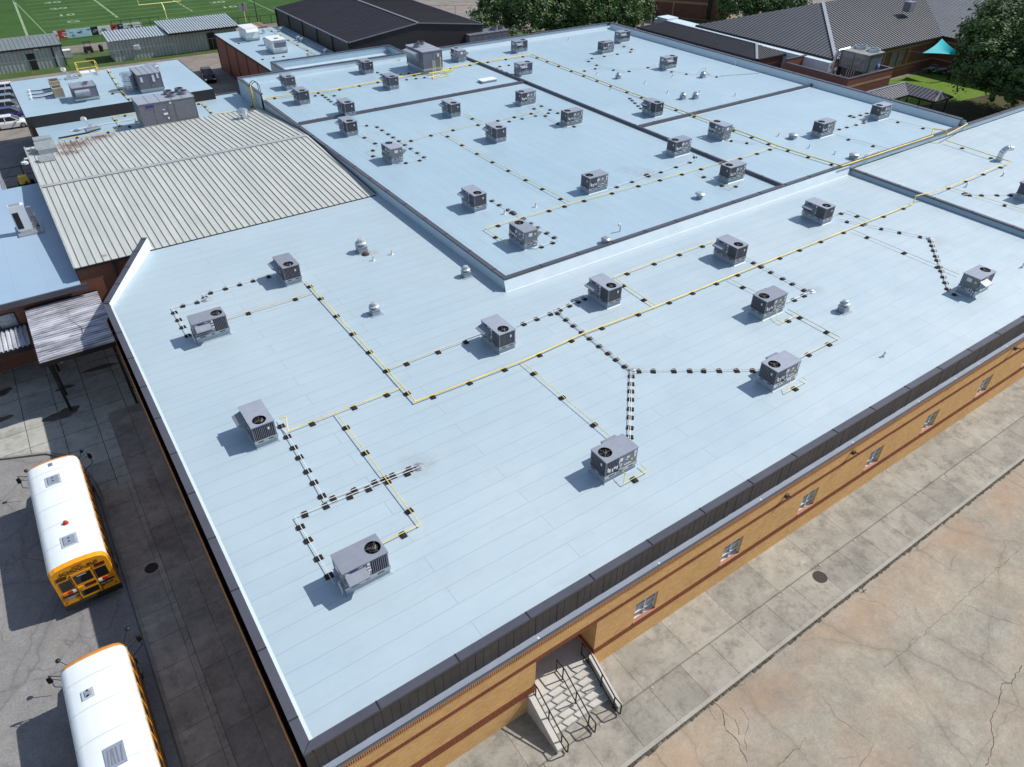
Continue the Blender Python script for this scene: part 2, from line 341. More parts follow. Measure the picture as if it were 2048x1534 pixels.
M['towergrey'] = mat('cooling_tower_grey', (.15, .18, .185), .5, .2, var=.25, scale=1.5)
M['towertop'] = mat('cooling_tower_top', (.26, .27, .25), .5, .2, var=.35, scale=2)
M['redpaint'] = mat('red_paint', (.50, .03, .03), .5, var=.1)
M['navy'] = mat('navy_banner', (.03, .035, .12), .6, var=.1)
M['ltblue'] = mat('light_blue_banner', (.42, .62, .72), .6, var=.25, scale=1.2)
M['wood'] = mat('weathered_wood', (.22, .15, .10), .8, var=.2)
M['deck'] = concrete('deck_boards', (.12, .10, .085), 6, .6, var=.2, grain=.2, joint=.5)
M['puddle'] = mat('damp_stain', (.085, .075, .06), .5, var=.3, scale=3)

# ---------------------------------------------------------------- mesh builder
def merge(a, b, mi=1):
    i = len(a.v); a.v += b.v; a.f += [tuple(i+k for k in f) for f in b.f]; a.mi += [mi]*len(b.f); return a
class MB:
    def __init__(s): s.v = []; s.f = []; s.mi = []; s.cur = 0
    def quad(s, *p):
        i = len(s.v); s.v += [tuple(q) for q in p]; s.f.append(tuple(range(i, i+len(p)))); s.mi.append(s.cur); return s
    def box(s, x0, x1, y0, y1, z0, z1, top=None):
        """top=(inset_x, inset_y) tapers the upper face"""
        tx, ty = top or (0, 0)
        i = len(s.v)
        s.v += [(x0, y0, z0), (x1, y0, z0), (x1, y1, z0), (x0, y1, z0), (x0+tx, y0+ty, z1), (x1-tx, y0+ty, z1), (x1-tx, y1-ty, z1), (x0+tx, y1-ty, z1)]
        for q in ((3, 2, 1, 0), (4, 5, 6, 7), (0, 1, 5, 4), (1, 2, 6, 5), (2, 3, 7, 6), (3, 0, 4, 7)): s.f.append(tuple(i+k for k in q)); s.mi.append(s.cur)
        return s
    def bar(s, a, b, w_, h_=None, up=(0, 0, 1)):
        a, b = Vector(a), Vector(b); d = (b-a).normalized(); h_ = h_ or w_
        u = Vector(up)
        if abs(d.dot(u)) > .98: u = Vector((1, 0, 0))
        sx = d.cross(u).normalized()*w_/2; sz = sx.cross(d).normalized()*h_/2
        i = len(s.v)
        for q in (a, b):
            for k in ((-1, -1), (1, -1), (1, 1), (-1, 1)): s.v.append(tuple(q+sx*k[0]+sz*k[1]))
        for q in ((0, 1, 2, 3), (7, 6, 5, 4), (0, 4, 5, 1), (1, 5, 6, 2), (2, 6, 7, 3), (3, 7, 4, 0)): s.f.append(tuple(i+k for k in q)); s.mi.append(s.cur)
        return s
    def cyl(s, a, b, r, r2=None, n=8, cap=True):
        a, b = Vector(a), Vector(b); d = (b-a).normalized(); r2 = r if r2 is None else r2
        u = Vector((0, 0, 1)) if abs(d.z) < .9 else Vector((1, 0, 0))
        e1 = d.cross(u).normalized(); e2 = d.cross(e1)
        i = len(s.v)
        for q, rr in ((a, r), (b, r2)):
            for k in range(n):
                t = 2*math.pi*k/n; s.v.append(tuple(q+(e1*math.cos(t)+e2*math.sin(t))*rr))
        for k in range(n):
            k2 = (k+1) % n; s.f.append((i+k, i+k2, i+n+k2, i+n+k)); s.mi.append(s.cur)
        if cap:
            s.f.append(tuple(i+k for k in range(n))[::-1]); s.mi.append(s.cur)
            s.f.append(tuple(i+n+k for k in range(n))); s.mi.append(s.cur)
        return s
    def pipe(s, pts, r, n=6):
        pts = [Vector(p) for p in pts]
        for a, b in zip(pts, pts[1:]):
            d = (b-a).normalized(); s.cyl(a-d*r*.6, b+d*r*.6, r, n=n)
        return s
    def lathe(s, c, prof, n=16):
        c = Vector(c); i = len(s.v)
        for r, z in prof:
            for k in range(n):
                t = 2*math.pi*k/n; s.v.append((c.x+r*math.cos(t), c.y+r*math.sin(t), c.z+z))
        for j in range(len(prof)-1):
            for k in range(n):
                k2 = (k+1) % n; s.f.append((i+j*n+k, i+j*n+k2, i+(j+1)*n+k2, i+(j+1)*n+k)); s.mi.append(s.cur)
        s.f.append(tuple(i+(len(prof)-1)*n+k for k in range(n))); s.mi.append(s.cur)
        return s
    def build(s, name, mats, parent=None, world=True, smooth=False):
        me = bpy.data.meshes.new(name)
        off = Vector((0, 0, 0))
        if parent is not None and world:
            q = parent
            while q is not None: off += q.location; q = q.parent
        me.from_pydata([tuple(Vector(v)-off) for v in s.v], [], s.f)
        if not isinstance(mats, (list, tuple)): mats = [mats]
        for m_ in mats: me.materials.append(m_)
        if len(mats) > 1:
            for p, k in zip(me.polygons, s.mi): p.material_index = k
        if smooth:
            for p in me.polygons: p.use_smooth = True
        me.update()
        o = bpy.data.objects.new(name, me); COL.objects.link(o)
        if parent is not None: o.parent = parent
        return o
def tag(o, label=None, cat=None, group=None, kind=None):
    if label: o['label'] = label
    if cat: o['category'] = cat
    if group: o['group'] = group
    if kind: o['kind'] = kind
    return o
def thing(name, label, cat, loc=(0, 0, 0), group=None, rz=0):
    o = bpy.data.objects.new(name, None); COL.objects.link(o); o.location = loc; o.rotation_euler = (0, 0, rz)
    o.empty_display_size = .2
    return tag(o, label, cat, group)
def solo(mb, name, mats, label, cat, group=None, smooth=False):
    """a thing that is one mesh, origin moved to its base"""
    xs = [v[0] for v in mb.v]; ys = [v[1] for v in mb.v]; zs = [v[2] for v in mb.v]
    c = Vector(((min(xs)+max(xs))/2, (min(ys)+max(ys))/2, min(zs)))
    mb.v = [tuple(Vector(v)-c) for v in mb.v]
    o = mb.build(name, mats, smooth=smooth); o.location = c
    return tag(o, label, cat, group)
def kids(o): return [c for c in o.children]
def copy_tree(o, parent=None):
    c = o.copy(); COL.objects.link(c); c.parent = parent
    for ch in kids(o): copy_tree(ch, c)
    return c
def struct(mb, name, m_): return tag(mb.build(name, m_), kind='structure')
def sheet(pts, z, name, m_):
    mb = MB(); mb.quad(*[(p[0], p[1], z) for p in pts]); return struct(mb, name, m_)
def text_mesh(txt, size, parent, name, m_, loc, rot, extrude=.004, sx=1.0):
    cu = bpy.data.curves.new(name, 'FONT'); cu.body = txt; cu.size = size; cu.extrude = extrude; cu.offset = size*.02; cu.align_x = 'CENTER'; cu.align_y = 'CENTER'
    ob = bpy.data.objects.new(name, cu); COL.objects.link(ob)
    dg = bpy.context.evaluated_depsgraph_get(); me = bpy.data.meshes.new_from_object(ob.evaluated_get(dg))
    bpy.data.objects.remove(ob); bpy.data.curves.remove(cu)
    mx = Matrix.Translation(loc) @ rot.to_4x4() @ Matrix.Diagonal((sx, 1, 1, 1))
    me.transform(mx); me.materials.clear(); me.materials.append(m_)
    o = bpy.data.objects.new(name, me); COL.objects.link(o); o.parent = parent
    return o

# ================================================================ SETTING
sheet([(-900, -700), (1300, -700), (1300, 1300), (-900, 1300)], GZ-.12, 'ground', M['earth'])
# front lot (lower right), kerb, sidewalk
sheet([(-60, -60), (140, -60), (140, 8.15), (-60, 8.15)], GZ-.10, 'parking_lot', M['lot'])
mb = MB(); mb.box(-3.1, 110, 8.45, 10.25, GZ-.14, GZ); struct(mb, 'sidewalk', M['sidewalk'])
mb = MB(); mb.box(-1.45, 110, 10.27, 12.6, GZ-.14, GZ+.002); struct(mb, 'pavement', M['sidewalk_in'])
mb = MB(); mb.box(-3.1, 110, 8.27, 8.445, GZ-.14, GZ+.004); struct(mb, 'kerb', M['kerb'])
# dirt and weeds gathered along the foot of the front kerb
mb = MB(); x = -3; random.seed(3)
while x < 100:
    a = random.uniform(.03, .2); b_ = x+random.uniform(.12, .4)
    mb.quad((x, 8.27, GZ-.093), (x, 8.27-a, GZ-.093), (b_, 8.27-a*random.uniform(.3, 1), GZ-.093), (b_, 8.27, GZ-.093)); x = b_-.03
tag(mb.build('kerbside_dirt', mat('kerb_dirt', (.07, .065, .045), .9, var=.4, scale=3)), kind='stuff')
# left drive
sheet([(-60, 8.15), (-3.35, 8.15), (-3.35, 36), (-3.6, 38.5), (-4.2, 40.6), (-5.3, 41.8), (-7.6, 42.8), (-60, 44)], GZ-.10, 'road', M['asphalt'])
mb = MB()
kl = [(-3.2, 8.3), (-3.2, 36), (-3.45, 38.5), (-4.1, 40.7), (-5.25, 41.95), (-7.6, 42.95), (-60, 44.2)]
for a, b_ in zip(kl, kl[1:]): mb.bar((a[0], a[1], GZ-.06), (b_[0], b_[1], GZ-.06), .15, .13)
struct(mb, 'left_kerb', M['kerb_dark'])
mb = MB(); mb.box(-3.12, -1.47, 10.5, 36.6, GZ-.14, GZ+.003); struct(mb, 'left_sidewalk', M['dark_walk'])
mb = MB(); mb.box(-1.45, .62, 12.62, 43.8, GZ-.14, GZ+.003); struct(mb, 'left_pavement', M['dark_walk_in'])
pz = [(-1.47, 36.62), (-1.47, 43.82), (.62, 43.82), (.62, 52.9), (-60, 52.9), (-60, 44.28), (-7.6, 43.03), (-5.2, 42.02), (-4.0, 40.75), (-3.36, 38.5), (-3.12, 36.62)]
mb = MB(); mb.quad(*[(p[0], p[1], GZ) for p in pz]); struct(mb, 'plaza', M['plaza'])
# back road, verges, field
sheet([(-80, 104.6), (60, 104.6), (60, 136), (-80, 139.5)], GZ-.09, 'back_road', M['road'])
sheet([(-90, 53), (1.4, 53), (1.4, 104.5), (-90, 104.5)], GZ-.095, 'service_yard', M['asphalt'])
sheet([(20.1, 89), (45, 89), (45, 104.55), (20.1, 104.55)], GZ-.085, 'driveway', M['asphalt'])
sheet([(-80, 137.5), (60, 134.5), (60, 139), (-80, 143)], GZ-.082, 'verge', M['verge'])
sheet([(9.2, 139), (18, 139), (18, 147.5), (9.2, 148)], GZ-.075, 'grass_strip', M['verge'])
sheet([(-90, 155), (70, 153), (75, 420), (-150, 420)], GZ-.08, 'field', M['field'])
sheet([(60, 70), (240, 70), (240, 260), (60, 260)], GZ-.088, 'far_road', M['road'])
# field markings
mb = MB(); zl = GZ-.074
def ln(a, b_, w_): mb.bar((a[0], a[1], zl), (b_[0], b_[1], zl), w_, .006)
ln((7.2, 162), (9.0, 205), .42); ln((9.0, 205), (10.6, 160), .16)
k = 0; y = 168.5
while y < 225:
    ln((10.6 if y < 190 else 10.9, y), (51.6, y-.9), .12)
    if k % 1 == 0: pass
    y += 4.25; k += 1
ln((52.2, 163), (51.6, 220), .2)
for i in range(9):
    ln((24.2-.05*i, 174+2.6*i), (24.15-.05*i, 176.3+2.6*i), .45)
    ln((38.3-.03*i, 172.5+2.6*i), (38.3-.03*i, 174.6+2.6*i), .3)
struct(mb, 'field_lines', M['paint'])
for txt, px, py in (('30', 105, 5), ('20', 117, 17), ('10', 132, 30), ('G', 147, 43), ('20', 435, 4.5), ('10', 458, 14)):
    p = PZ(px, py, zl)
    o = text_mesh(txt, 2.7, None, 'field_number', M['paint'], p, Matrix.Rotation(R_(-2), 3, 'Z'), .003, 1.25); tag(o, kind='structure')

# right side ground
sheet([(92, 20), (150, 20), (150, 62), (92, 62)], GZ-.06, 'lawn', M['lawn'])
sheet([(85, 10), (150, 10), (150, 47.5), (112, 50.2), (104, 52.5), (97, 49), (85, 49)], GZ-.052, 'shaded_lawn', M['brown_shade'])  # darker sheet: brown ground plus painted shade around the big tree
mb = MB(); mb.box(84, 110, 33, 40.5, GZ-.14, GZ-.02); struct(mb, 'walkway', M['deck'])

# ================================================================ MAIN BUILDING
def coping_run(mb, mj, a, b_, z, w_=.36, t=.07, side=1, step=3.15, drop=.12, start=None):
    """coping from a to b; its outer edge on a-b, body to the left (side=1) or right (-1) of a->b"""
    a, b_ = Vector((*a, 0)), Vector((*b_, 0)); d = (b_-a).normalized(); nrm = Vector((-d.y, d.x, 0))*side
    i = len(mb.v)
    pts = [a, b_, b_+nrm*w_, a+nrm*w_]
    zt = [z, z, z-.025, z-.025]
    for p, zz in zip(pts, zt): mb.v.append((p.x, p.y, zz))
    for p in pts: mb.v.append((p.x, p.y, z-drop))
    for q in ((0, 1, 2, 3), (7, 6, 5, 4), (0, 4, 5, 1), (1, 5, 6, 2), (2, 6, 7, 3), (3, 7, 4, 0)): mb.f.append(tuple(i+k for k in q)); mb.mi.append(mb.cur)
    L = (b_-a).length; s_ = start if start is not None else step*.5
    while s_ < L-.2:
        p = a+d*s_
        mj.bar(p-nrm*.004+Vector((0, 0, z-.012)), p+nrm*(w_+.004)+Vector((0, 0, z-.037)), .045, .06)
        s_ += step

sb = thing('school_building', 'sprawling flat-roofed school building with pale blue membrane roof and ochre brick front', 'building', (0.7, 12.4, GZ))
WY = 12.42
# roofs
mb = MB(); zc = .12
mb.quad((.98, 12.98, 0), (59.9, 12.98, 0), (59.9, 34.05, 0), (22.95, 34.05, 0), (22.95, 53.0, 0), (4.9, 53.1, 0), (.98, 46.2, 0))
mb.build('front_roof', M['roof_front'], sb)
# tapered edge between the field of the roof and the copings
mb = MB()
mb.quad((.98, 12.98, .006), (110, 12.98, .26), (110, 13.5, .012), (1.5, 13.5, .006)) if False else None
for (a, b_, c, d) in (((1.02, 13.02), (59.85, 13.02), (59.85, 13.18), (1.18, 13.18)), ((1.02, 46.2), (1.02, 13.02), (1.18, 13.18), (1.18, 46.1))):
    mb.quad((*a, .08), (*b_, .08), (*c, .004), (*d, .004))
mb.build('edge_flashing', M['edge'], sb)
UZ = .65
mb = MB(); mb.quad((23.2, 34.25, UZ), (80.3, 34.25, UZ), (80.3, 89.5, UZ), (23.2, 89.5, UZ)); mb.build('upper_roof', M['roof_upper'], sb)
mb = MB(); mb.quad((60.1, 12.98, .3), (110, 12.98, .3), (110, 33.9, .3), (60.1, 33.9, .3)); mb.build('right_roof', M['roof_front'], sb)
# walls
mb = MB()
mb.box(.55, 110, WY, WY+.01, GZ-.1, -.5) if False else None
# front brick wall with the stair recess and window openings cut out
RX0, RX1, LZ = 9.9, 13.1, -2.43
wins = [(15.40, 16.74, -4.38, -3.06), (21.05, 22.42, -4.38, -3.06), (26.95, 28.25, -4.38, -3.06), (32.75, 34.05, -4.38, -3.06), (38.4, 39.7, -4.38, -3.06), (44.5, 45.8, -4.38, -3.06), (50.3, 51.6, -4.38, -3.06)]
cuts = sorted([(a, b_, c, d) for a, b_, c, d in wins]+[(RX0, RX1, GZ-.2, LZ)])
x = .55
mb = MB()
def wq(x0, x1, z0, z1, y=WY): mb.quad((x0, y, z0), (x1, y, z0), (x1, y, z1), (x0, y, z1))
for a, b_, c, d in cuts:
    wq(x, a, GZ-.2, -1.13)
    if c > GZ: wq(a, b_, GZ-.2, c)
    wq(a, b_, d, -1.13); x = b_
wq(x, 110, GZ-.2, -1.13)
for a, b_, c, d in wins:      # reveals
    mb.quad((b_, WY, c), (b_, WY+.16, c), (b_, WY+.16, d), (b_, WY, d)); mb.quad((a, WY+.16, c), (a, WY, c), (a, WY, d), (a, WY+.16, d))
    mb.quad((a, WY+.16, d), (a, WY, d), (b_, WY, d), (b_, WY+.16, d))
# recess walls and its soffit
mb.quad((RX1, WY, GZ), (RX1, 16.2, GZ), (RX1, 16.2, LZ), (RX1, WY, LZ)); mb.quad((RX0, 16.2, GZ), (RX0, WY, GZ), (RX0, WY, LZ), (RX0, 16.2, LZ))
mb.quad((RX0, 16.2, GZ), (RX1, 16.2, GZ), (RX1, 16.2, LZ), (RX0, 16.2, LZ))
mb.quad((RX0, WY, LZ), (RX0, 16.2, LZ), (RX1, 16.2, LZ), (RX1, WY, LZ))
# left side wall
mb.quad((.55, 46.3, GZ-.2), (.55, WY, GZ-.2), (.55, WY, -.9), (.55, 46.3, -.9)); mb.quad((4.5, 53.2, GZ-.2), (.55, 46.3, GZ-.2), (.55, 46.3, -.9), (4.5, 53.2, -.9))
pass
mb.build('brick_wall', M['ochre'], sb)
mb = MB()
def band(z0, z1, x0, x1, pr=.012): mb.box(x0, x1, WY-pr, WY+.02, z0, z1)
band(-1.40, -1.135, .53, 110, .03); mb.build('soldier_course', M['tooth'], sb); mb = MB()
band(-2.43, -2.17, .54, 110)
band(-4.72, -4.18, .54, RX0); band(-4.88, -4.50, RX1, 110)
mb.box(RX0-.012, RX1+.012, WY-.014, WY+.05, LZ-.012, LZ-.001)
mb.box(RX1-.012, RX1+.02, WY+.021, 16.2, -4.82, -4.50); mb.box(RX1-.012, RX1+.02, WY+.021, 16.2, -5.3, -5.05) if False else None
mb.box(.538, .56, WY+.021, 46.3, -1.22, -.92); mb.box(.538, .56, WY+.021, 46.3, -2.08, -1.88); mb.box(.538, .56, WY+.021, 46.3, -4.82, -4.5)
mb.build('red_brick_courses', M['redband'], sb)
# fascia panels, ledge gutter
mb = MB()
x = .72
random.seed(5)
while x < 110:
    mb.box(x, x+.325, 12.72-.012*random.random(), 12.9, -1.12, .2); mb.box(x+.325, x+.345, 12.725, 12.9, -1.12, .2); x += .345
mb.build('front_fascia', M['fascia'], sb)
mb = MB(); y = 12.95
while y < 46.2:
    mb.box(.735-.004*random.random(), .9, y, y+.4, -1.12, .2); mb.box(.742, .9, y+.4, y+.42, -1.12, .2); y += .42
mb.bar((.8, 46.3, -.2), (4.72, 53.25, -.2), .1, .9)
mb.build('side_fascia', M['coping'], sb)
mb = MB()
mb.box(.5, 110, 12.40, 12.74, -1.10, -1.07); mb.box(.5, 110, 12.38, 12.40, -1.10, -.86); mb.box(.5, 110, 12.41, 12.9, -1.13, -1.105)
mb.build('gutter', M['gutter'], sb)
mb = MB(); mb.box(.5, 110, 12.36, 12.378, -.97, -.90); mb.build('gutter_lip', M['coping'], sb)
mb = MB()
for px, py in ((2004, 705), (1948, 740), (1901, 770), (1826, 820), (1700, 890), (1515, 1010), (1314, 1130), (1074, 1283)):
    p = PY(px, py, 12.5); mb.box(p.x-.03, p.x+.03, 12.37, 12.47, -.858, -.84)
mb.build('gutter_clips', M['white'], sb)
# copings
mb, mj = MB(), MB()
coping_run(mb, mj, (1.0, 12.69), (110, 12.69), .30, side=1, start=2.45)
coping_run(mb, mj, (.70, 46.3), (.70, 12.69), .30, side=1, start=4.1, step=3.13, w_=.34)
mb.quad((.70, 12.69, .301), (1.05, 12.69, .301), (1.05, 13.04, .28), (.70, 13.04, .28))
mj.bar((.70, 12.69, .30), (1.05, 13.04, .285), .012, .02)
# raised diagonal parapet at the left corner
i0 = len(mb.v)
D0, D1 = Vector((.70, 46.2, 0)), Vector((4.68, 53.3, 0)); dd = (D1-D0).normalized(); nn = Vector((dd.y, -dd.x, 0))
DZ0, DZ1 = .34, .85
for q, zz in ((D0, DZ0), (D1, DZ1)):
    for kx, kz in ((0, 0), (.38, 0), (.38, -.12), (0, -.9)): mb.v.append(tuple(q+nn*kx+Vector((0, 0, zz+kz))))
for q in ((0, 4, 5, 1), (1, 5, 6, 2), (3, 7, 4, 0), (4, 7, 6, 5)): mb.f.append(tuple(i0+k for k in q)); mb.mi.append(0)
for t in (.02, .27, .52, .77, .97):
    p = D0.lerp(D1, t); z = DZ0+(DZ1-DZ0)*t
    mj.bar(p+Vector((0, 0, z)), p+nn*.385+Vector((0, 0, z)), .045, .03)
coping_run(mb, mj, (22.88, 34.0), (110, 34.0), .83, side=1, start=3.1)
coping_run(mb, mj, (22.88, 80.6), (22.88, 34.36), .83, side=1, start=1.0)
coping_run(mb, mj, (22.7, 88.3), (22.7, 80.6), 1.5, side=1)
coping_run(mb, mj, (77.9, 88.1), (22.7, 88.4), 1.52, side=1, w_=.3)
coping_run(mb, mj, (78.6, 34.4), (78.6, 88.1), 1.45, side=1, w_=.4)
coping_run(mb, mj, (59.8, 33.95), (59.8, 13.1), .46, side=1, w_=.34)
merge(mb, mj).build('coping', [M['coping'], M['joint']], sb)
mb = MB()
p0, p1 = D0+nn*.385, D1+nn*.385
mb.quad(tuple(p0+Vector((0, 0, DZ0-.02))), tuple(p1+Vector((0, 0, DZ1-.02))), tuple(p1+nn*.10), tuple(p0+nn*.06))
mb.quad((23.05, 88.05, UZ), (77.6, 87.75, UZ), (77.6, 88.0, 1.45), (23.05, 88.15, 1.45))
mb.quad((78.1, 34.4, UZ), (78.1, 87.8, UZ), (78.25, 87.8, 1.4), (78.25, 34.4, 1.4)) if False else mb.quad((78.0, 34.4, UZ), (78.0, 87.8, UZ), (78.24, 87.8, 1.4), (78.24, 34.4, 1.4))
mb.quad((23.1, 81.0, UZ), (23.1, 88.2, UZ), (23.0, 88.2, 1.45), (23.0, 81.0, 1.45))
mb.build('parapet_faces', M['white_flash'], sb)
mb = MB()
mw = MB(); mw.quad((22.8, 33.70, -.0), (59.8, 33.70, -.0), (59.8, 34.03, .72), (22.88, 34.03, .72)); mw.quad((22.8, 33.60, .006), (59.7, 33.60, .006), (59.7, 33.70, .02), (22.8, 33.70, .02)); mw.build('front_upstand', M['white_flash'], sb); mb.quad((59.8, 34.02, .28), (110, 34.02, .28), (110, 34.05, .75), (59.8, 34.05, .75))
mb.quad((22.86, 80.6, -4), (22.86, 34.02, -4), (22.95, 34.05, .75), (22.95, 80.6, .75)); mb.quad((22.75, 88.4, -6), (22.75, 80.6, -6), (22.75, 80.6, 1.42), (22.75, 88.4, 1.42))
mb.quad((59.82, 34, -.02), (59.82, 13.0, -.02), (60.0, 13.0, .40), (60.0, 34, .40))
mb.quad((77.9, 88.3, -6), (22.8, 88.5, -6), (22.8, 88.5, 1.4), (77.9, 88.3, 1.4)); mb.quad((78.55, 34, -6), (78.55, 88.3, -6), (78.55, 88.3, 1.35), (78.55, 34, 1.35))
mb.build('upstand_flashing', M['flash'], sb)
# expansion joints across the upper roof
mb, mj = MB(), MB()
def curb_joint(a, b_, w_=.25, h_=.26):
    a, b_ = Vector((*a, UZ)), Vector((*b_, UZ)); d = (b_-a).normalized(); nr = Vector((-d.y, d.x, 0))
    i = len(mb.v)
    for q in (a, b_):
        for kx, kz in ((-w_, 0), (-w_*.55, h_), (w_*.55, h_), (w_, 0)): mb.v.append(tuple(q+nr*kx*.8+Vector((0, 0, kz))))
    for q in ((0, 4, 5, 1), (1, 5, 6, 2), (2, 6, 7, 3), (0, 1, 2, 3), (7, 6, 5, 4)): mb.f.append(tuple(i+k for k in q)); mb.mi.append(0)
    L = (b_-a).length; s_ = 2
    while s_ < L:
        p = a+d*s_+Vector((0, 0, h_)); mj.bar(p-nr*w_*.5, p+nr*w_*.5, .07, .03); s_ += 3.2
curb_joint((50.85, 34.3), (50.85, 87.9)); curb_joint((23.3, 71.2), (50.6, 71.2)); curb_joint((51.1, 51.9), (78.0, 51.9))
merge(mb, mj).build('expansion_joint', [M['coping'], M['joint']], sb)
# windows
def window(x0, x1, z0, z1, par, nx=2, nz=3, y=WY+.12):
    mb = MB(); fr = .05
    mb.box(x0, x1, y-.03, y+.05, z0, z0+fr); mb.box(x0, x1, y-.03, y+.05, z1-fr, z1)
    mb.box(x0, x0+fr, y-.03, y+.05, z0+fr, z1-fr); mb.box(x1-fr, x1, y-.03, y+.05, z0+fr, z1-fr)
    for k in range(1, nx): xx = x0+(x1-x0)*k/nx; mb.box(xx-.03, xx+.03, y-.034, y+.04, z0+fr, z1-fr)
    for k in range(1, nz): zz = z0+(z1-z0)*k/nz; mb.box(x0+fr, x1-fr, y-.026, y+.04, zz-.018, zz+.018)
    wn = mb.build('window', M['whiteframe'], par)
    mb = MB(); mb.quad((x0+fr, y+.02, z0+fr), (x1-fr, y+.02, z0+fr), (x1-fr, y+.02, z1-fr), (x0+fr, y+.02, z1-fr)); mb.build('pane', M['glass_blind'], wn)
    mb = MB(); mb.quad((x0-.03, WY-.035, z0-.03), (x1+.03, WY-.035, z0-.03), (x1+.03, WY+.09, z0+.03), (x0-.03, WY+.09, z0+.03)); mb.quad((x0-.03, WY-.035, z0-.11), (x1+.03, WY-.035, z0-.11), (x1+.03, WY-.035, z0-.03), (x0-.03, WY-.035, z0-.03)); mb.build('sill', M['redsill'], wn)
for a in wins: window(*a, sb)
# back of recess: doors
mb = MB(); mb.box(10.3, 12.7, 16.1, 16.19, -5.0, -2.7); dr = mb.build('door', M['fascia'], sb)
mb = MB(); mb.box(RX0+.01, RX1-.01, 12.2, 16.18, -5.3, -5.0); mb.build('landing', M['stair'], sb)
# small wall lamps and brackets on the facade
for LK, (px, py) in enumerate(((1575, 992), (1708, 905), (2032, 697))):
    p = PY(px, py, WY-.1); mb = MB(); mb.box(p.x-.12, p.x+.12, WY-.16, WY-.005, p.z-.1, p.z+.1, top=(.03, .02)); mb.cyl((p.x, WY-.1, p.z), (p.x-.02, WY-.34, p.z+.14), .03)
    solo(mb, 'wall_lamp', M['fascia'], ['left', 'middle', 'right'][LK]+' one of three small dark lamps on the ochre brick front', 'lamp', 'lamps along the ochre front')

# ---- entrance stair
st = thing('entrance_stairs', 'pale concrete entrance stairs dropping from the recess in the ochre wall', 'stairs', (11.3, 11.4, GZ))
mb = MB(); nst = 6
for k in range(nst):
    z1 = -5.0-(k)*1.0/nst; y1 = 12.2-.27*k
    mb.box(9.8, 12.76, y1-.27, y1, GZ-.05, z1-1.0/nst)
mb.build('steps', M['stair'], st)
mb = MB()
for k in range(nst): z1 = -5.0-k/nst; y1 = 12.2-.27*k; mb.box(9.8, 12.76, y1-.27, y1-.235, z1-1/nst, z1-1/nst+.004)
mb.box(9.8, 12.76, 12.17, 12.198, -5.0, -4.995); mb.build('nosing', M['plaza'], st)
for xa, xb in ((9.53, 9.78), (12.78, 13.03)):
    mb = MB(); i = len(mb.v); pr = [(12.41, GZ-.05), (12.41, -4.72), (12.2, -4.72), (10.25, -5.72), (10.25, GZ-.05)]
    for xx in (xa, xb):
        for yy, zz in pr: mb.v.append((xx, yy, zz))
    n_ = 5; mb.f.append(tuple(i+k for k in range(n_))); mb.f.append(tuple(i+n_+k for k in range(n_))[::-1]); mb.mi += [0, 0]
    for k in range(n_): k2 = (k+1) % n_; mb.f.append((i+k2, i+k, i+n_+k, i+n_+k2)); mb.mi.append(0)
    mb.build('cheek_wall', M['stair'], st)
for xx, lab in ((9.86, 'black handrail on the left side of the entrance stairs'), (11.3, 'black handrail down the middle of the entrance stairs'), (12.7, 'black handrail on the right side of the entrance stairs, against the wall corner')):
    mb = MB(); r = .031
    A = (xx, 12.75, -4.1); B = (xx, 12.2, -4.1); C_ = (xx, 10.45, -5.1); D_ = (xx, 10.08, -5.1)
    mb.pipe([(xx, 12.75, -4.95), A, B, C_, D_, (xx, 10.02, -5.2), (xx, 10.02, -5.8), (xx, 10.1, -5.9), (xx, 10.45, -5.9)], r, 8)
    mb.pipe([(xx, 12.75, -4.9), (xx, 12.25, -4.9), (xx, 10.5, -5.82), (xx, 10.1, -5.88)], r*.9, 8)
    for yy in (12.3, 11.35, 10.45):
        zt = -4.1-max(0, (12.2-yy))*1.0/1.75; zb = -5.0-max(0, (12.2-yy))*.6-.05
        mb.cyl((xx, yy, zb), (xx, yy, zt), r, n=8)
    solo(mb, 'handrail', M['black'], lab, 'handrail', 'handrails of the entrance stairs')

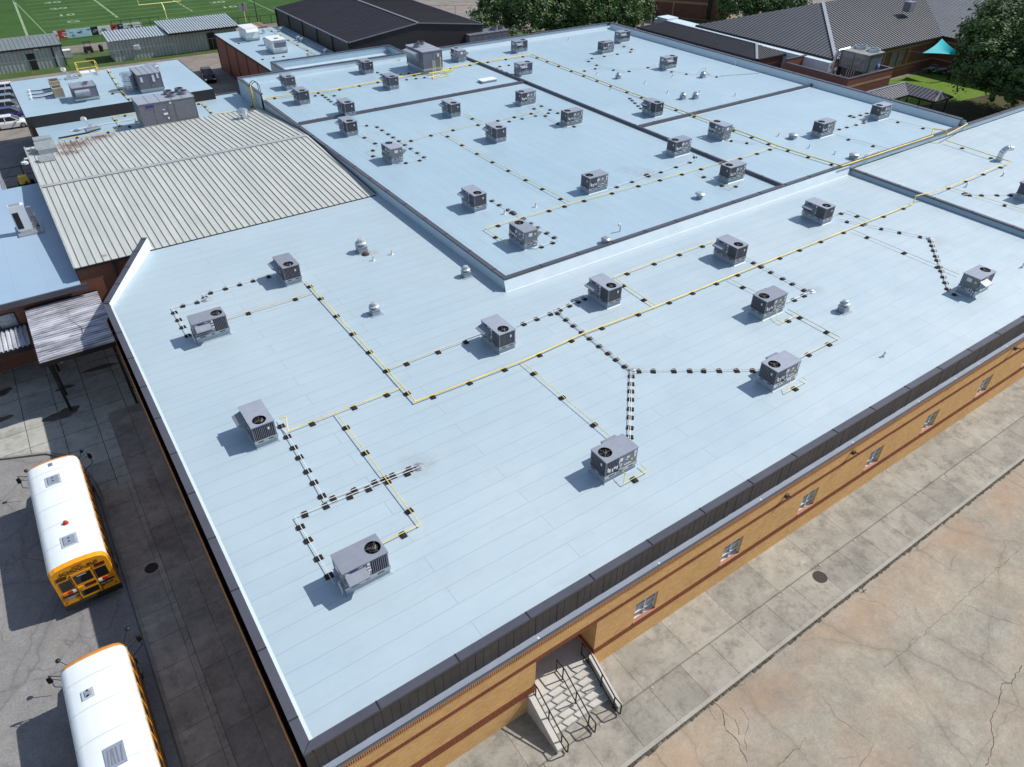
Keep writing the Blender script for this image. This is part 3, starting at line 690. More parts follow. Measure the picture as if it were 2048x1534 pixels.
# ================================================================ ROOFTOP UNITS
def make_rtu():
    """local frame: long axis x, fan at +x, air hood on -y, z=0 on the roof"""
    L, W = 1.94/2, 1.12/2
    t = thing('rooftop_air_conditioner', '', 'air conditioner')
    mb = MB(); mb.box(-L+.02, L-.02, -W+.02, W-.02, 0, .33); 
    for sx, sy in ((0, -1), (0, 1), (-1, 0), (1, 0)):
        if sy: mb.quad((-(L+.05), sy*(W+.06), .004), ((L+.05), sy*(W+.06), .004), (L-.02, sy*(W-.016), .05), (-L+.02, sy*(W-.016), .05))
        else: mb.quad((sx*(L+.06), -(W+.05), .004), (sx*(L+.06), W+.05, .004), (sx*(L-.016), W-.02, .05), (sx*(L-.016), -W+.02, .05))
    mb.build('curb', M['ventcurb'], t)
    mb = MB(); mb.box(-L-.03, L+.03, -W-.03, W+.03, .33, .345); mb.box(-L-.015, L+.015, -W-.015, W+.015, .345, .47); mb.box(-L-.035, L+.035, -W-.035, W+.035, .47, .485)
    mb.cur = 1
    for sy in (-1, 1):
        for x0, x1 in ((-.75, -.45), (-.1, .1), (.4, .72)): mb.box(x0, x1, sy*(W+.018)-.003, sy*(W+.018)+.003, .375, .43)
    for sx in (-1, 1):
        for y0, y1 in ((-.4, -.15), (.12, .36)): mb.box(sx*(L+.018)-.003, sx*(L+.018)+.003, y0, y1, .375, .43)
    mb.build('base_rail', [M['galv'], M['black']], t)
    zt = 1.34
    mb = MB(); mb.box(-L+.01, .20, -W+.01, W-.01, .485, zt); mb.box(.20, L-.06, -W+.05, W-.05, .485, zt-.26); mb.box(.20, L-.06, -W+.05, -W+.07, zt-.26, zt); mb.box(.20, L-.06, W-.07, W-.05, zt-.26, zt); mb.box(L-.08, L-.06, -W+.07, W-.07, zt-.26, zt)
    mb.box(L-.06, L-.01, -W+.01, -W+.06, .485, zt); mb.box(L-.06, L-.01, W-.06, W-.01, .485, zt)
    mb.box(-.36, -.345, -W, -W+.02, .49, zt-.02)
    CB = mb; mb = MB()
    k = .26
    while k < L-.08: mb.box(k, k+.035, -W+.005, -W+.05, .52, zt-.03); mb.box(k, k+.035, W-.05, W-.005, .52, zt-.03); k += .085
    k = -W+.09
    while k < W-.09: mb.box(L-.06, L-.012, k, k+.035, .52, zt-.03); k += .085
    mb.build('coil_louvres', M['coil'], t)
    mb = MB(); mb.box(.22, L-.07, -W+.046, -W+.052, .5, zt); mb.box(.22, L-.07, W-.052, W-.046, .5, zt); mb.box(L-.062, L-.057, -W+.05, W-.05, .5, zt); mb.build('coil', M['coildark'], t)
    # top panel with the fan opening
    cx, cy, r = .565, -.03, .33
    x0, x1, y0, y1 = -L-.015, L+.015, -W-.015, W+.015
    mb = MB(); n = 48; ring_i, ring_o = [], []
    angs = sorted(set([2*math.pi*k/n for k in range(n)]+[math.atan2(yy-cy, xx-cx) % (2*math.pi) for xx in (x0, x1) for yy in (y0, y1)]))
    for a in angs:
        c, s_ = math.cos(a), math.sin(a)
        tt = min([(x1-cx)/c if c > 1e-9 else 1e9, (x0-cx)/c if c < -1e-9 else 1e9, (y1-cy)/s_ if s_ > 1e-9 else 1e9, (y0-cy)/s_ if s_ < -1e-9 else 1e9])
        ring_i.append((cx+r*c, cy+r*s_)); ring_o.append((cx+tt*c, cy+tt*s_))
    N = len(angs)
    for k in range(N):
        k2 = (k+1) % N
        mb.quad((*ring_i[k], zt+.045), (*ring_o[k], zt+.04), (*ring_o[k2], zt+.04), (*ring_i[k2], zt+.045))
        mb.quad((*ring_o[k], zt+.04), (*ring_o[k], zt-.01), (*ring_o[k2], zt-.01), (*ring_o[k2], zt+.04))
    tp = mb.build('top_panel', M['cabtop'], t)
    mb = MB()
    for k in range(N):
        k2 = (k+1) % N; mb.quad((*ring_i[k], zt+.045), (*ring_i[k2], zt+.045), (*ring_i[k2], zt-.22), (*ring_i[k], zt-.22))
    mb.quad(*[(*p, zt-.22) for p in ring_i])
    fo = mb.build('fan_well', M['black'], t)
    mb = MB(); mb.cyl((cx, cy, zt-.2), (cx, cy, zt-.02), .065, n=12)
    for k in range(4):
        a = k*math.pi/2+.4
        p = [Vector((cx+rr*math.cos(a+da), cy+rr*math.sin(a+da), zt-.1+dz)) for rr, da, dz in ((.06, -.3, -.02), (.27, -.22, -.05), (.27, .35, .05), (.06, .5, .03))]
        mb.quad(*p)
    mb.build('fan_blades', M['fan'], t)
    mb = MB()
    for rr in (.1, .2):
        for k in range(24):
            a, b_ = 2*math.pi*k/24, 2*math.pi*(k+1)/24
            mb.bar((cx+rr*math.cos(a), cy+rr*math.sin(a), zt+.03), (cx+rr*math.cos(b_), cy+rr*math.sin(b_), zt+.03), .006)
    for k in range(3):
        a = k*2*math.pi/3+.9; mb.bar((cx, cy, zt+.032), (cx+r*math.cos(a), cy+r*math.sin(a), zt+.046), .014)
    mb.build('fan_guard', M['wire'], t)
    # hood
    mb = MB(); hx0, hx1, d = -L+.08, -.02, .44
    zt_, zb = 1.16, .66
    i = len(mb.v)
    P = [(0, zt_), (-d, zt_-.14), (-d, zt_-.20), (-.05, zb)]
    for xx in (hx0, hx1):
        for yy, zz in P: mb.v.append((xx, -W+yy, zz))
    mb.f += [(i+4, i+5, i+1, i), (i+5, i+6, i+2, i+1), (i, i+1, i+2, i+3), (i+7, i+6, i+5, i+4)]; mb.mi += [0]*4
    mb.build('air_hood', M['cabtop'], t)
    mb = MB(); mb.quad((hx0+.02, -W-d+.01, zt_-.2), (hx1-.02, -W-d+.01, zt_-.2), (hx1-.02, -W-.05, zb+.01), (hx0+.02, -W-.05, zb+.01)); mb.build('hood_filter', M['coildark'], t)
    # badge, stickers
    mb = CB; mb.cur = 3; mb.box(-.68, -.38, -W-.005, -W+.01, 1.22, 1.29); mb.cur = 1
    for (xx, zz, ww, hh) in ((.06, 1.14, .11, .16), (.02, .98, .16, .05), (.06, .78, .13, .09), (.03, .66, .10, .05), (-.28, 1.24, .16, .03), (-.88, 1.24, .12, .03), (-.85, 1.16, .2, .02)):
        mb.box(xx, xx+ww, -W-.003, -W+.01, zz, zz+hh)
    for (xx, zz, ww, hh) in ((-.88, 1.08, .14, .16), (-.86, .86, .1, .16), (-.45, 1.0, .14, .10), (-.36, .93, .12, .04), (-.60, .62, .42, .04), (-.05, .98, .18, .18), (.12, .90, .06, .2), (.22, .62, .10, .2), (.36, .72, .1, .12), (.5, .6, .08, .2), (.66, .64, .1, .2), (-.02, .62, .05, .2), (.78, .7, .07, .24)):
        mb.box(xx, xx+ww, W-.01, W+.003, zz, zz+hh)
    mb.box(L-.01, L+.002, .18, .27, .95, 1.1); mb.box(-L-.004, -L+.012, -.1, .22, .95, 1.2)
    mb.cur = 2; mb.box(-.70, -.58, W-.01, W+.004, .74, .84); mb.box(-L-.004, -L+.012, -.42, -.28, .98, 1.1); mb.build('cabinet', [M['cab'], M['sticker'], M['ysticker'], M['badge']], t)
    # service side conduit and gas stub; trap on the -x end
    mb = MB(); mb.pipe([(.1, W+.02, .62), (.1, W+.05, .54), (-.2, W+.06, .54)], .014); mb.box(.04, .16, W, W+.06, .6, .82); mb.build('disconnect_box', M['galv'], t)
    mb = MB(); x_ = -L-.09
    mb.pipe([(-L, -.18, .58), (x_-.02, -.18, .58), (x_-.02, -.18, .30), (x_-.02, -.32, .30), (x_-.02, -.32, .62)], .02); mb.pipe([(x_-.02, -.32, .50), (x_-.02, -.44, .50), (x_-.02, -.44, .14)], .02)
    mb.build('condensate_trap', M['pvc'], t)
    return t
proto = make_rtu()
ROT = {'C': 0, 'A': -90, 'B': 180, 'D': 90}
units = [
 ('C', 745.7, 1095.4, 0, 'grey air conditioner nearest the camera at the front left roof corner, hood facing the viewer'),
 ('A', 517.3, 840.1, 0, 'grey air conditioner near the left roof edge, behind the unit nearest the corner'),
 ('C', 432.6, 625.7, 0, 'grey air conditioner beside the diagonal parapet, ringed by white drain pipe'),
 ('A', 575.9, 527.9, 0, 'grey air conditioner below the ribbed metal roof, yellow gas pipe leaving its right corner'),
 ('A', 1005.8, 657.9, 0, 'grey air conditioner in the middle of the front roof, left of the white pipe fork'),
 ('A', 1222.1, 570.9, 0, 'grey air conditioner on the front roof just right of the sharp upper roof corner'),
 ('A', 1476.8, 488.7, 0, 'grey air conditioner between the long yellow front roof pipe and the upper roof edge'),
 ('A', 1653.1, 410.9, 0, 'grey air conditioner on the front roof nearest the raised right section'),
 ('B', 1527.7, 591.4, 0, 'grey air conditioner below the long yellow pipe, a gas loop around its right side'),
 ('B', 1547.9, 727.8, 0, 'grey air conditioner at the right end of the straight level white drain pipe'),
 ('B', 1209.5, 904.1, 0, 'grey air conditioner at the lower end of the vertical white pipe, nearest the front edge'),
 ('C', 1971.3, 539.6, 0, 'grey air conditioner at the far right of the front roof, yellow label facing left'),
 ('A', 954.3, 385.5, .65, 'grey air conditioner on the upper roof nearest its left edge below the big yellow rectangle'),
 ('D', 1038.4, 444.9, .65, 'grey air conditioner on the upper roof nearest the front left corner, hood pointing right'),
 ('B', 1178.2, 349.9, .65, 'grey air conditioner on the upper roof beside the dark smudge and the long white pipe'),
 ('B', 1457.5, 329.4, .65, 'grey air conditioner at the near end of the long expansion joint'),
 ('B', 1349.9, 279.3, .65, 'grey air conditioner straddling close to the middle of the long expansion joint'),
 ('D', 1434.2, 242.3, .65, 'grey air conditioner right on the long yellow line, hood pointing right'),
 ('A', 1314.6, 204, .65, 'grey air conditioner left of the long yellow line at the short expansion joint'),
 ('B', 1134.4, 221.2, .65, 'grey air conditioner right of a short white pipe, left of the long expansion joint'),
 ('B', 1042.1, 182.6, .65, 'grey air conditioner just below where the two expansion joints meet'),
 ('A', 997.5, 253.8, .65, 'grey air conditioner in the middle of the left upper roof, hood on its left'),
 ('D', 777.9, 285.6, .65, 'grey air conditioner inside a white pipe loop near the upper left edge, yellow label showing'),
 ('A', 698.5, 241.5, .65, 'grey air conditioner just in front of the cross expansion joint by the upper left edge'),
 ('A', 694.4, 204, .65, 'grey air conditioner just behind the cross expansion joint by the upper left edge'),
 ('A', 906.6, 205.4, .65, 'grey air conditioner in front of the cross expansion joint, half way along it'),
 ('A', 603.5, 180.7, .65, 'grey air conditioner right of the roof ladder'),
 ('A', 576.6, 152.5, .65, 'grey air conditioner behind the ladder unit, close to the white back parapet'),
 ('A', 783.6, 152.5, .65, 'grey air conditioner left of the giant unit with a white pipe on its right'),
 ('A', 733.5, 122.4, .65, 'grey air conditioner against the parapet behind the box-like pit'),
 ('D', 912.3, 95.8, .65, 'grey air conditioner immediately right of the giant two-fan unit'),
 ('C', 1046.2, 79.4, .65, 'grey air conditioner along the back parapet left of the far corner'),
 ('C', 1055, 123.2, .65, 'grey air conditioner under the bend of the long yellow line'),
 ('B', 1205.6, 83.5, .65, 'front one of the two grey air conditioners at the far roof corner'),
 ('C', 1252.2, 60.8, .65, 'rear one of the two grey air conditioners at the far roof corner'),
 ('C', 1345.3, 111.4, .65, 'grey air conditioner standing alone near the right parapet, with loose cable beyond'),
 ('B', 1642.7, 242.9, .65, 'left one of the two grey air conditioners by the right parapet'),
 ('B', 1758.5, 210, .65, 'right one of the two grey air conditioners, tight against the right parapet'),
 ('B', 2060, 366, .3, 'grey air conditioner cut off by the right edge of the picture'),
]
UNIT = []
for i, (ty, px, py, rz_, lab) in enumerate(units):
    o = proto if i == 0 else copy_tree(proto)
    a = R_(ROT[ty]); p = PZ(px, py, rz_+1.385)
    off = Matrix.Rotation(a, 3, 'Z') @ Vector((.57, -.05, 0))
    o.location = (p.x-off.x, p.y-off.y, rz_); o.rotation_euler = (0, 0, a)
    tag(o, lab, 'air conditioner', 'rooftop air conditioners'); UNIT.append(o)

# larger plant
def big_unit(name, label, x0, x1, y0, y1, z0, zc_, z1, body, top, fans=(), seams=5, axis='x', hood=None, fanmat=None, stub=.35, panels='y'):
    t = thing(name, label, 'air conditioner', ((x0+x1)/2, (y0+y1)/2, z0))
    mb = MB(); mb.box(x0+.05, x1-.05, y0+.05, y1-.05, z0, zc_-.12); mb.build('curb', M['ventcurb'], t)
    mb = MB(); mb.box(x0-.05, x1+.05, y0-.05, y1+.05, zc_-.12, zc_+.08); mb.build('base_rail', M['galv'], t)
    mb = MB(); mb.box(x0, x1, y0, y1, zc_+.08, z1-.06)
    n = max(2, int((x1-x0)/1.1))
    for k in range(n+1):
        xx = x0+.02+(x1-x0-.04)*k/n; mb.box(xx-.025, xx+.025, y0-.02, y0+.02, zc_+.09, z1-.08)
    n = max(2, int((y1-y0)/1.1))
    for k in range(n+1):
        yy = y0+.02+(y1-y0-.04)*k/n; mb.box(x0-.02, x0+.02, yy-.025, yy+.025, zc_+.09, z1-.08)
    mb.build('cabinet', body, t)
    mb = MB(); mb.box(x0-.04, x1+.04, y0-.04, y1+.04, z1-.058, z1)
    for k in range(seams+1):
        if axis == 'x': xx = x0+(x1-x0)*k/seams; mb.box(xx-.03, xx+.03, y0-.05, y1+.05, z1, z1+.035)
        else: yy = y0+(y1-y0)*k/seams; mb.box(x0-.05, x1+.05, yy-.03, yy+.03, z1, z1+.035)
    mb.build('top_panel', top, t)
    for fx, fy, fr in fans:
        mb = MB(); mb.lathe((fx, fy, z1), [(fr, 0), (fr, stub), (fr*.93, stub), (fr*.93, .05)], 20); f = mb.build('fan_stack', fanmat or M['cab'], t)
        mb = MB()
        for k in range(4): a = k*math.pi/2+.3; mb.quad(*[(fx+rr*math.cos(a+da), fy+rr*math.sin(a+da), z1+stub*.6+dz) for rr, da, dz in ((.05, -.3, 0), (fr*.85, -.2, -.04), (fr*.85, .35, .05), (.05, .5, .02))])
        mb.cyl((fx, fy, z1+.06), (fx, fy, z1+stub*.8), .1); mb.build('fan', M['black'], f)
    if hood:
        (hx0, hx1, hy0, hy1, ht, hb, side) = hood
        mb = MB(); i = len(mb.v)
        if side == '-x': P = [(hx1, ht), (hx0, ht-.12), (hx0, ht-.3), (hx1, hb)]; mb.v += [(a, hy0, b_) for a, b_ in P]+[(a, hy1, b_) for a, b_ in P]
        else: P = [(hy1, ht), (hy0, ht-.12), (hy0, ht-.3), (hy1, hb)]; mb.v += [(hx0, a, b_) for a, b_ in P]+[(hx1, a, b_) for a, b_ in P]
        mb.f += [(i, i+1, i+5, i+4), (i+1, i+2, i+6, i+5), (i+3, i+2, i+1, i), (i+4, i+5, i+6, i+7), (i+2, i+3, i+7, i+6)]; mb.mi += [0]*5
        mb.build('air_hood', top, t)
    return t
q = big_unit('large_rooftop_unit', 'giant grey rooftop unit with two round fan stacks behind the yellow pipe manifold', 42.7, 45.3, 80.7, 85.0, .65, 1.15, 3.15, M['cab'], M['cabtop'], [(43.35, 83.3, .42), (44.4, 84.2, .42)], 4, 'y', (41.9, 42.72, 81.6, 84.4, 2.95, 1.7, '-x'))
mb = MB(); mb.box(44.6, 44.85, 80.66, 80.69, 2.4, 2.75); mb.build('sticker', M['sticker'], q)
q = big_unit('large_rooftop_unit', 'long charcoal rooftop unit with four fan stacks standing behind the ribbed metal roof', 10.75, 16.2, 81.4, 84.4, -.6, -.15, 2.1, M['coil'], M['cabtop'], [(14.2, 83.6, .42), (14.3, 82.5, .42), (15.4, 83.9, .42), (15.5, 82.8, .42)], 5, 'x')
mb = MB(); mb.box(11.4, 12.2, 81.36, 81.38, 1.65, 1.85); mb.build('badge', M['badge'], q)
mb = MB()
for a, b_, c, d in ((12.9, 13.3, .75, .95), (13.2, 13.35, .3, .5), (13.7, 13.85, 1.75, 1.9), (12.9, 13.1, 1.25, 1.32)): mb.box(a, b_, 81.362, 81.378, c, d)
mb.build('sticker', M['sticker'], q)
mb = MB()
mb.quad((14.1, 81.37, .1), (16.1, 81.37, .1), (16.1, 81.37, 1.9), (14.1, 81.37, 1.9)); mb.build('coil_face', M['cab'], q)
# far flat roof A equipment
pa = PZ(283, 184, .7); pb = PZ(328, 176, .7)
q = big_unit('large_rooftop_unit', 'dark grey unit between two bright round ducts on the left flat roof', pa.x, pb.x, pa.y-.1, pa.y+3.6, .5, .85, 2.5, M['coil'], M['cabtop'], (), 4, 'x')
mb = MB(); mb.box(pa.x+.2, pa.x+.45, pa.y-.14, pa.y-.11, 1.7, 2.2); mb.box(pb.x-1.0, pb.x-.75, pa.y-.14, pa.y-.11, 1.6, 2.3); mb.box(pb.x-.5, pb.x-.3, pa.y-.14, pa.y-.11, 1.9, 2.4); mb.build('sticker', M['sticker'], q)
for cx_, cy_, lab in ((pa.x-.55, pa.y+2.4, 'round ribbed metal duct drum on the left of the dark unit'), (pb.x+.05, pa.y+4.6, 'round ribbed metal duct drum on the right of the dark unit')):
    mb = MB(); mb.lathe((cx_, cy_, .5), [(.72, 0), (.72, .5), (.8, .52), (.72, .56), (.72, 1.0), (.8, 1.02), (.72, 1.06), (.74, 1.6), (.86, 1.62), (.80, 1.8), (.5, 1.86), (.1, 1.88)], 20)
    solo(mb, 'duct_drum', M['chrome'], lab, 'duct', smooth=False)
pa = PZ(152, 203, .6); pb = PZ(200, 196, .6)
q = big_unit('small_rooftop_unit', 'grey unit with an open hood and two small fans on the left flat roof', pa.x, pb.x, pa.y-.05, pa.y+2.2, .5, .75, 1.95, M['cab'], M['cabtop'], [(pb.x-.75, pa.y+1.6, .3), (pb.x-.9, pa.y+.9, .3)], 2, 'x', (pa.x+.15, pa.x+1.6, pa.y-.6, pa.y-.04, 1.7, .95, '-y'), stub=.08)
# beige condenser pair with three pipes
for k, (px, py) in enumerate(((120, 192), (114, 178))):
    p = PZ(px, py, .7); mb = MB(); mb.box(p.x-.5, p.x+.5, p.y, p.y+1.6, .62, 1.5); t = thing('condensing_unit', ('front' if k == 0 else 'rear')+' beige condensing unit of the pair on the left flat roof', 'air conditioner', (p.x, p.y+.8, .5)); mb.build('cabinet', M['beige'], t)
    mb = MB(); mb.box(p.x-.42, p.x+.42, p.y+.25, p.y+1.35, 1.5, 1.51); mb.build('grille', M['fascia'], t)
    mb = MB(); mb.box(p.x-.5, p.x+.5, p.y, p.y+.1, .5, .62); mb.box(p.x-.5, p.x+.5, p.y+1.5, p.y+1.6, .5, .62); mb.build('feet', M['galv'], t)
for k in range(3):
    a = PZ(60+2*k, 182+7*k, .6); b_ = PZ(103+3*k, 176+6*k, .7); mb = MB(); mid = a.lerp(b_, .5)-Vector((0, .35, 0))
    mb.pipe([a, a.lerp(mid, .5)-Vector((0, .1, 0)), mid, mid.lerp(b_, .5), b_], .05); solo(mb, 'insulated_pipe', M['black'], ['lowest', 'middle', 'topmost'][2-k]+' black insulated pipe of the three leading to the beige condensers', 'pipe', 'black pipes to the beige condensers')
    mb = MB(); mb.lathe((a.x-.1, a.y, .5), [(.16, 0), (.14, .22), (.02, .3)], 10); solo(mb, 'pipe_outlet', M['white'], ['lowest', 'middle', 'topmost'][2-k]+' small white roof outlet left of the black insulated pipes', 'vent', 'white outlets of the black pipes')
# yellow guard stair over the roof hatch
p = PZ(180, 152, .5); mb = MB(); x0, x1, y0, y1 = p.x-1.0, p.x+1.1, p.y, p.y+1.6
for xx in (x0, x1):
    for yy in (y0, y1): mb.bar((xx, yy, .5), (xx, yy, 1.8), .07)
for zz in (1.1, 1.8):
    mb.bar((x0, y0, zz), (x0, y1, zz), .07); mb.bar((x1, y0, zz), (x1, y1, zz), .07); mb.bar((x0, y1, zz), (x1, y1, zz), .07)
t = thing('hatch_guard', 'yellow guard rail round a white hatch at the back of the left flat roof', 'guard rail', (p.x, p.y+.8, .5)); mb.build('rail', M['yellow'], t)
mb = MB(); mb.box(x0+.15, x1-.15, y0+.1, y1-.2, .5, .85); mb.build('hatch', M['white'], t)
def dish(px, py, z, lab):
    p = PZ(px, py, z); mb = MB(); mb.box(p.x-.7, p.x+.7, p.y-.5, p.y+.5, z, z+.12); mb.cyl((p.x, p.y, z), (p.x-.5, p.y+.2, z+1.1), .05); mb.pipe([(p.x+.6, p.y, z+.2), (p.x, p.y, z+.5), (p.x-.4, p.y, z+.3)], .05)
    t = thing('roof_mast', lab, 'antenna', (p.x, p.y, z)); mb.build('mount', M['galv'], t)
    mb = MB(); mb.cyl((p.x-.5, p.y+.2, z+1.0), (p.x-.65, p.y-.1, z+1.15), .24, n=14); mb.build('dish', M['white'], t)
dish(144, 157, .5, 'white dish antenna on a metal mount at the back of the left flat roof')
dish(187, 258, -.6, 'metal mount with a white dish on the narrow roof behind the ribbed one')
# roof B duct on metal roof and small gravity vents
def mushroom(px, py, z, lab, s=1.0, kind='vent'):
    """px,py is the foot of the curb"""
    s *= .88; p = PZ(px, py, z); t = thing('exhaust_fan', lab, 'vent', (p.x, p.y, z), 'mushroom vents on curbs')
    c = .30*s; mb = MB(); mb.box(p.x-c, p.x+c, p.y-c, p.y+c, z, z+.42*s, top=(.02, .02)); mb.box(p.x-c-.16, p.x+c+.16, p.y-c-.16, p.y+c+.16, z, z+.012); mb.build('curb', M['ventcurb'], t)
    mb = MB(); mb.box(p.x-c-.02, p.x+c+.02, p.y-c-.02, p.y+c+.02, z+.42*s, z+.46*s); mb.build('curb_cap', M['vent'], t)
    mb = MB(); mb.lathe((p.x, p.y, z+.46*s), [(.16*s, 0), (.2*s, .1*s), (.36*s, .14*s), (.37*s, .2*s), (.30*s, .25*s), (.22*s, .27*s), (.22*s, .38*s), (.2*s, .44*s), (.08*s, .47*s)], 20); mb.build('fan_cap', M['vent'], t, smooth=False)
mushroom(724, 503, 0, 'tallest white mushroom vent, beside the rusty stain below the ribbed roof', 1.25)
mushroom(750, 627, 0, 'white mushroom vent left of centre on the front roof, beside the yellow pipe', 1.0)
mushroom(932, 552, 0, 'white mushroom vent half in the shadow of the upper roof wall', .95)
mushroom(1685, 622, 0, 'white mushroom vent alone on the right half of the front roof', 1.0)
mushroom(1236, 157, .65, 'white mushroom vent in the middle of the far right roof field', .9)
mushroom(1365, 198, .65, 'left one of the two white mushroom vents standing side by side', .95)
mushroom(1390, 197, .65, 'right one of the two white mushroom vents standing side by side', .95)
mushroom(1405, 155, .65, 'white mushroom vent with a loose cable coiled above it', .95)
def lowvent(px, py, z, lab, s=1.0, sq=True):
    s *= .88; p = PZ(px, py, z); t = thing('low_roof_vent', lab, 'vent', (p.x, p.y, z), 'low domed vents')
    c = .30*s; mb = MB()
    if sq: mb.box(p.x-c, p.x+c, p.y-c, p.y+c, z, z+.32*s)
    else: mb.lathe((p.x, p.y, z), [(c, 0), (c, .35*s)], 16)
    mb.build('curb', M['ventcurb'], t)
    mb = MB(); mb.lathe((p.x, p.y, z+.34*s), [(.3*s, 0), (.46*s, .03), (.46*s, .1), (.34*s, .17), (.1*s, .2)], 20); mb.build('dome', M['galv'], t)
lowvent(1211, 486, .65, 'low domed vent just behind the dark front coping of the upper roof', .85)
lowvent(1399, 396, .65, 'low round vent alone behind the front coping of the upper roof', 1.0, False)
lowvent(1585, 277, .65, 'low domed vent left of the paired air conditioners by the right parapet', 1.05)
lowvent(1706, 317, .65, 'low domed vent beside the yellow pipe on the front coping at the right', 1.05)
lowvent(1120+0, 0+1, .65, '', 1) if False else None
# skylight hatch
p = PZ(975, 163, .65); t = thing('roof_hatch', 'flat white roof hatch left of the long expansion joint', 'hatch', (p.x, p.y, .65)); mb = MB(); mb.box(p.x-1.0, p.x+1.0, p.y-.5, p.y+.5, .65, .85); mb.build('curb', M['ventcurb'], t); mb = MB(); mb.box(p.x-1.05, p.x+1.05, p.y-.55, p.y+.55, .86, .94); mb.build('lid', M['white'], t)
# gooseneck pipe
p = PZ(1240, 463, .65); mb = MB(); mb.pipe([p, p+Vector((0, 0, .45)), p+Vector((-.05, 0, .58)), p+Vector((-.16, 0, .6)), p+Vector((-.22, 0, .52))], .055, 10); solo(mb, 'gooseneck_pipe', M['pvc'], 'white gooseneck pipe with a dark mouth behind the front coping', 'pipe')
# chrome elbow duct
p = PZ(1997, 321, .3); mb = MB(); pts = [p+Vector(v) for v in ((0, 0, 0), (0, 0, .55), (.05, -.03, .78), (.2, -.1, .98), (.42, -.2, 1.08), (.66, -.3, 1.05))]; mb.pipe(pts, .26, 14); mb.box(p.x-.36, p.x+.36, p.y-.36, p.y+.36, .3, .42); solo(mb, 'elbow_duct', M['chrome'], 'shiny metal elbow duct on the right roof beside a yellow pipe corner', 'duct')
# turbine vent on ribbed roof
p = PZ(488, 236, .1); mb = MB(); mb.box(p.x-.55, p.x+.55, p.y-.45, p.y+.45, -.15, .12); mb.lathe((p.x, p.y, .1), [(.3, 0), (.3, .25), (.42, .3), (.55, .5), (.58, .65), (.5, .85), (.3, .95), (.05, 1.0)], 18); solo(mb, 'turbine_vent', M['chrome'], 'round silver turbine vent at the back right corner of the ribbed metal roof', 'vent')
# roof drains and small stacks
def drain(px, py, z, lab, rust=False):
    p = PZ(px, py, z); mb = MB(); mb.lathe((p.x, p.y, z), [(.28, 0), (.28, .03), (.2, .05), (.17, .12), (.05, .15)], 14); solo(mb, 'roof_drain', M['bolt'] if rust else M['galv'], lab, 'drain')
drain(838, 934, 0, 'metal roof drain at the end of the twin white pipes'); drain(731, 509, 0, 'rusty roof drain in front of the tall mushroom vent', True)
drain(1266, 742, 0, 'metal roof drain where the white pipes meet in a fork'); drain(1622, 583, 0, 'metal roof drain beside the kinked white pipe on the right'); drain(1860, 479, 0, 'metal roof drain at the sharp bend of the white pipe, far right')
drain(412, 600, 0, 'metal roof drain inside the white pipe near the diagonal parapet'); drain(1294, 351, .65, 'sooty roof drain beside the dark smudge on the upper roof', True); drain(1701, 233, .65, 'rusty roof drain at the end of a short white pipe by the right parapet', True)
drain(1025, 426, .65, 'rusty roof drain between two units on the upper roof near its left edge', True); drain(1930, 389, .3, 'rusty roof drain on the right roof at the end of a white pipe', True)
STK = ['right of the rusty drain on the front roof', 'just below the rusty drain on the front roof', 'alone near the front roof edge, right of centre', 'at the back parapet, nearer the far corner', 'at the back parapet, above the far left unit', 'between the thick yellow line and the lone vent', 'above the paired mushroom vents, rear one', 'above the paired mushroom vents, front one', 'left of the thick yellow line past the bend', 'just right of the thick yellow bend', 'left of the loose grey cable', 'between the low vent and the thick yellow line', 'behind the low vent at the front coping', 'left of the low vent at the front coping', 'below the shiny elbow duct', 'at the step of the yellow line on the right roof', 'below the long-joint side of the left upper unit', 'below the front yellow line, left end', 'right of the paired mushroom vents', 'far right of the paired mushroom vents', 'cut by the right picture edge on the front roof']
for k, (px, py, z) in enumerate([(784, 509, 0), (747, 521, 0), (1767, 713, 0), (1137, 80, .65), (990, 90, .65), (1290, 167, .65), (1345, 154, .65), (1335, 186, .65), (1223, 179, .65), (1194, 149, .65), (1470, 130, .65), (1557, 272, .65), (1669, 309, .65), (1618, 296, .65), (2005, 352, .3), (1932, 374, .3), (1009, 428, .65), (1071, 414, .65), (1398, 187, .65), (1470, 192, .65), (2044, 535, 0)]):
    p = PZ(px, py, z); mb = MB(); mb.cyl((p.x, p.y, z), (p.x, p.y, z+.32), .055, n=10); mb.cyl((p.x, p.y, z+.3), (p.x+.1, p.y, z+.33), .06, n=8); mb.lathe((p.x, p.y, z), [(.13, 0), (.07, .08)], 10)
    solo(mb, 'plumbing_stack', M['pvc'], 'small white stack '+STK[k], 'pipe', 'small plumbing stacks on the roofs')

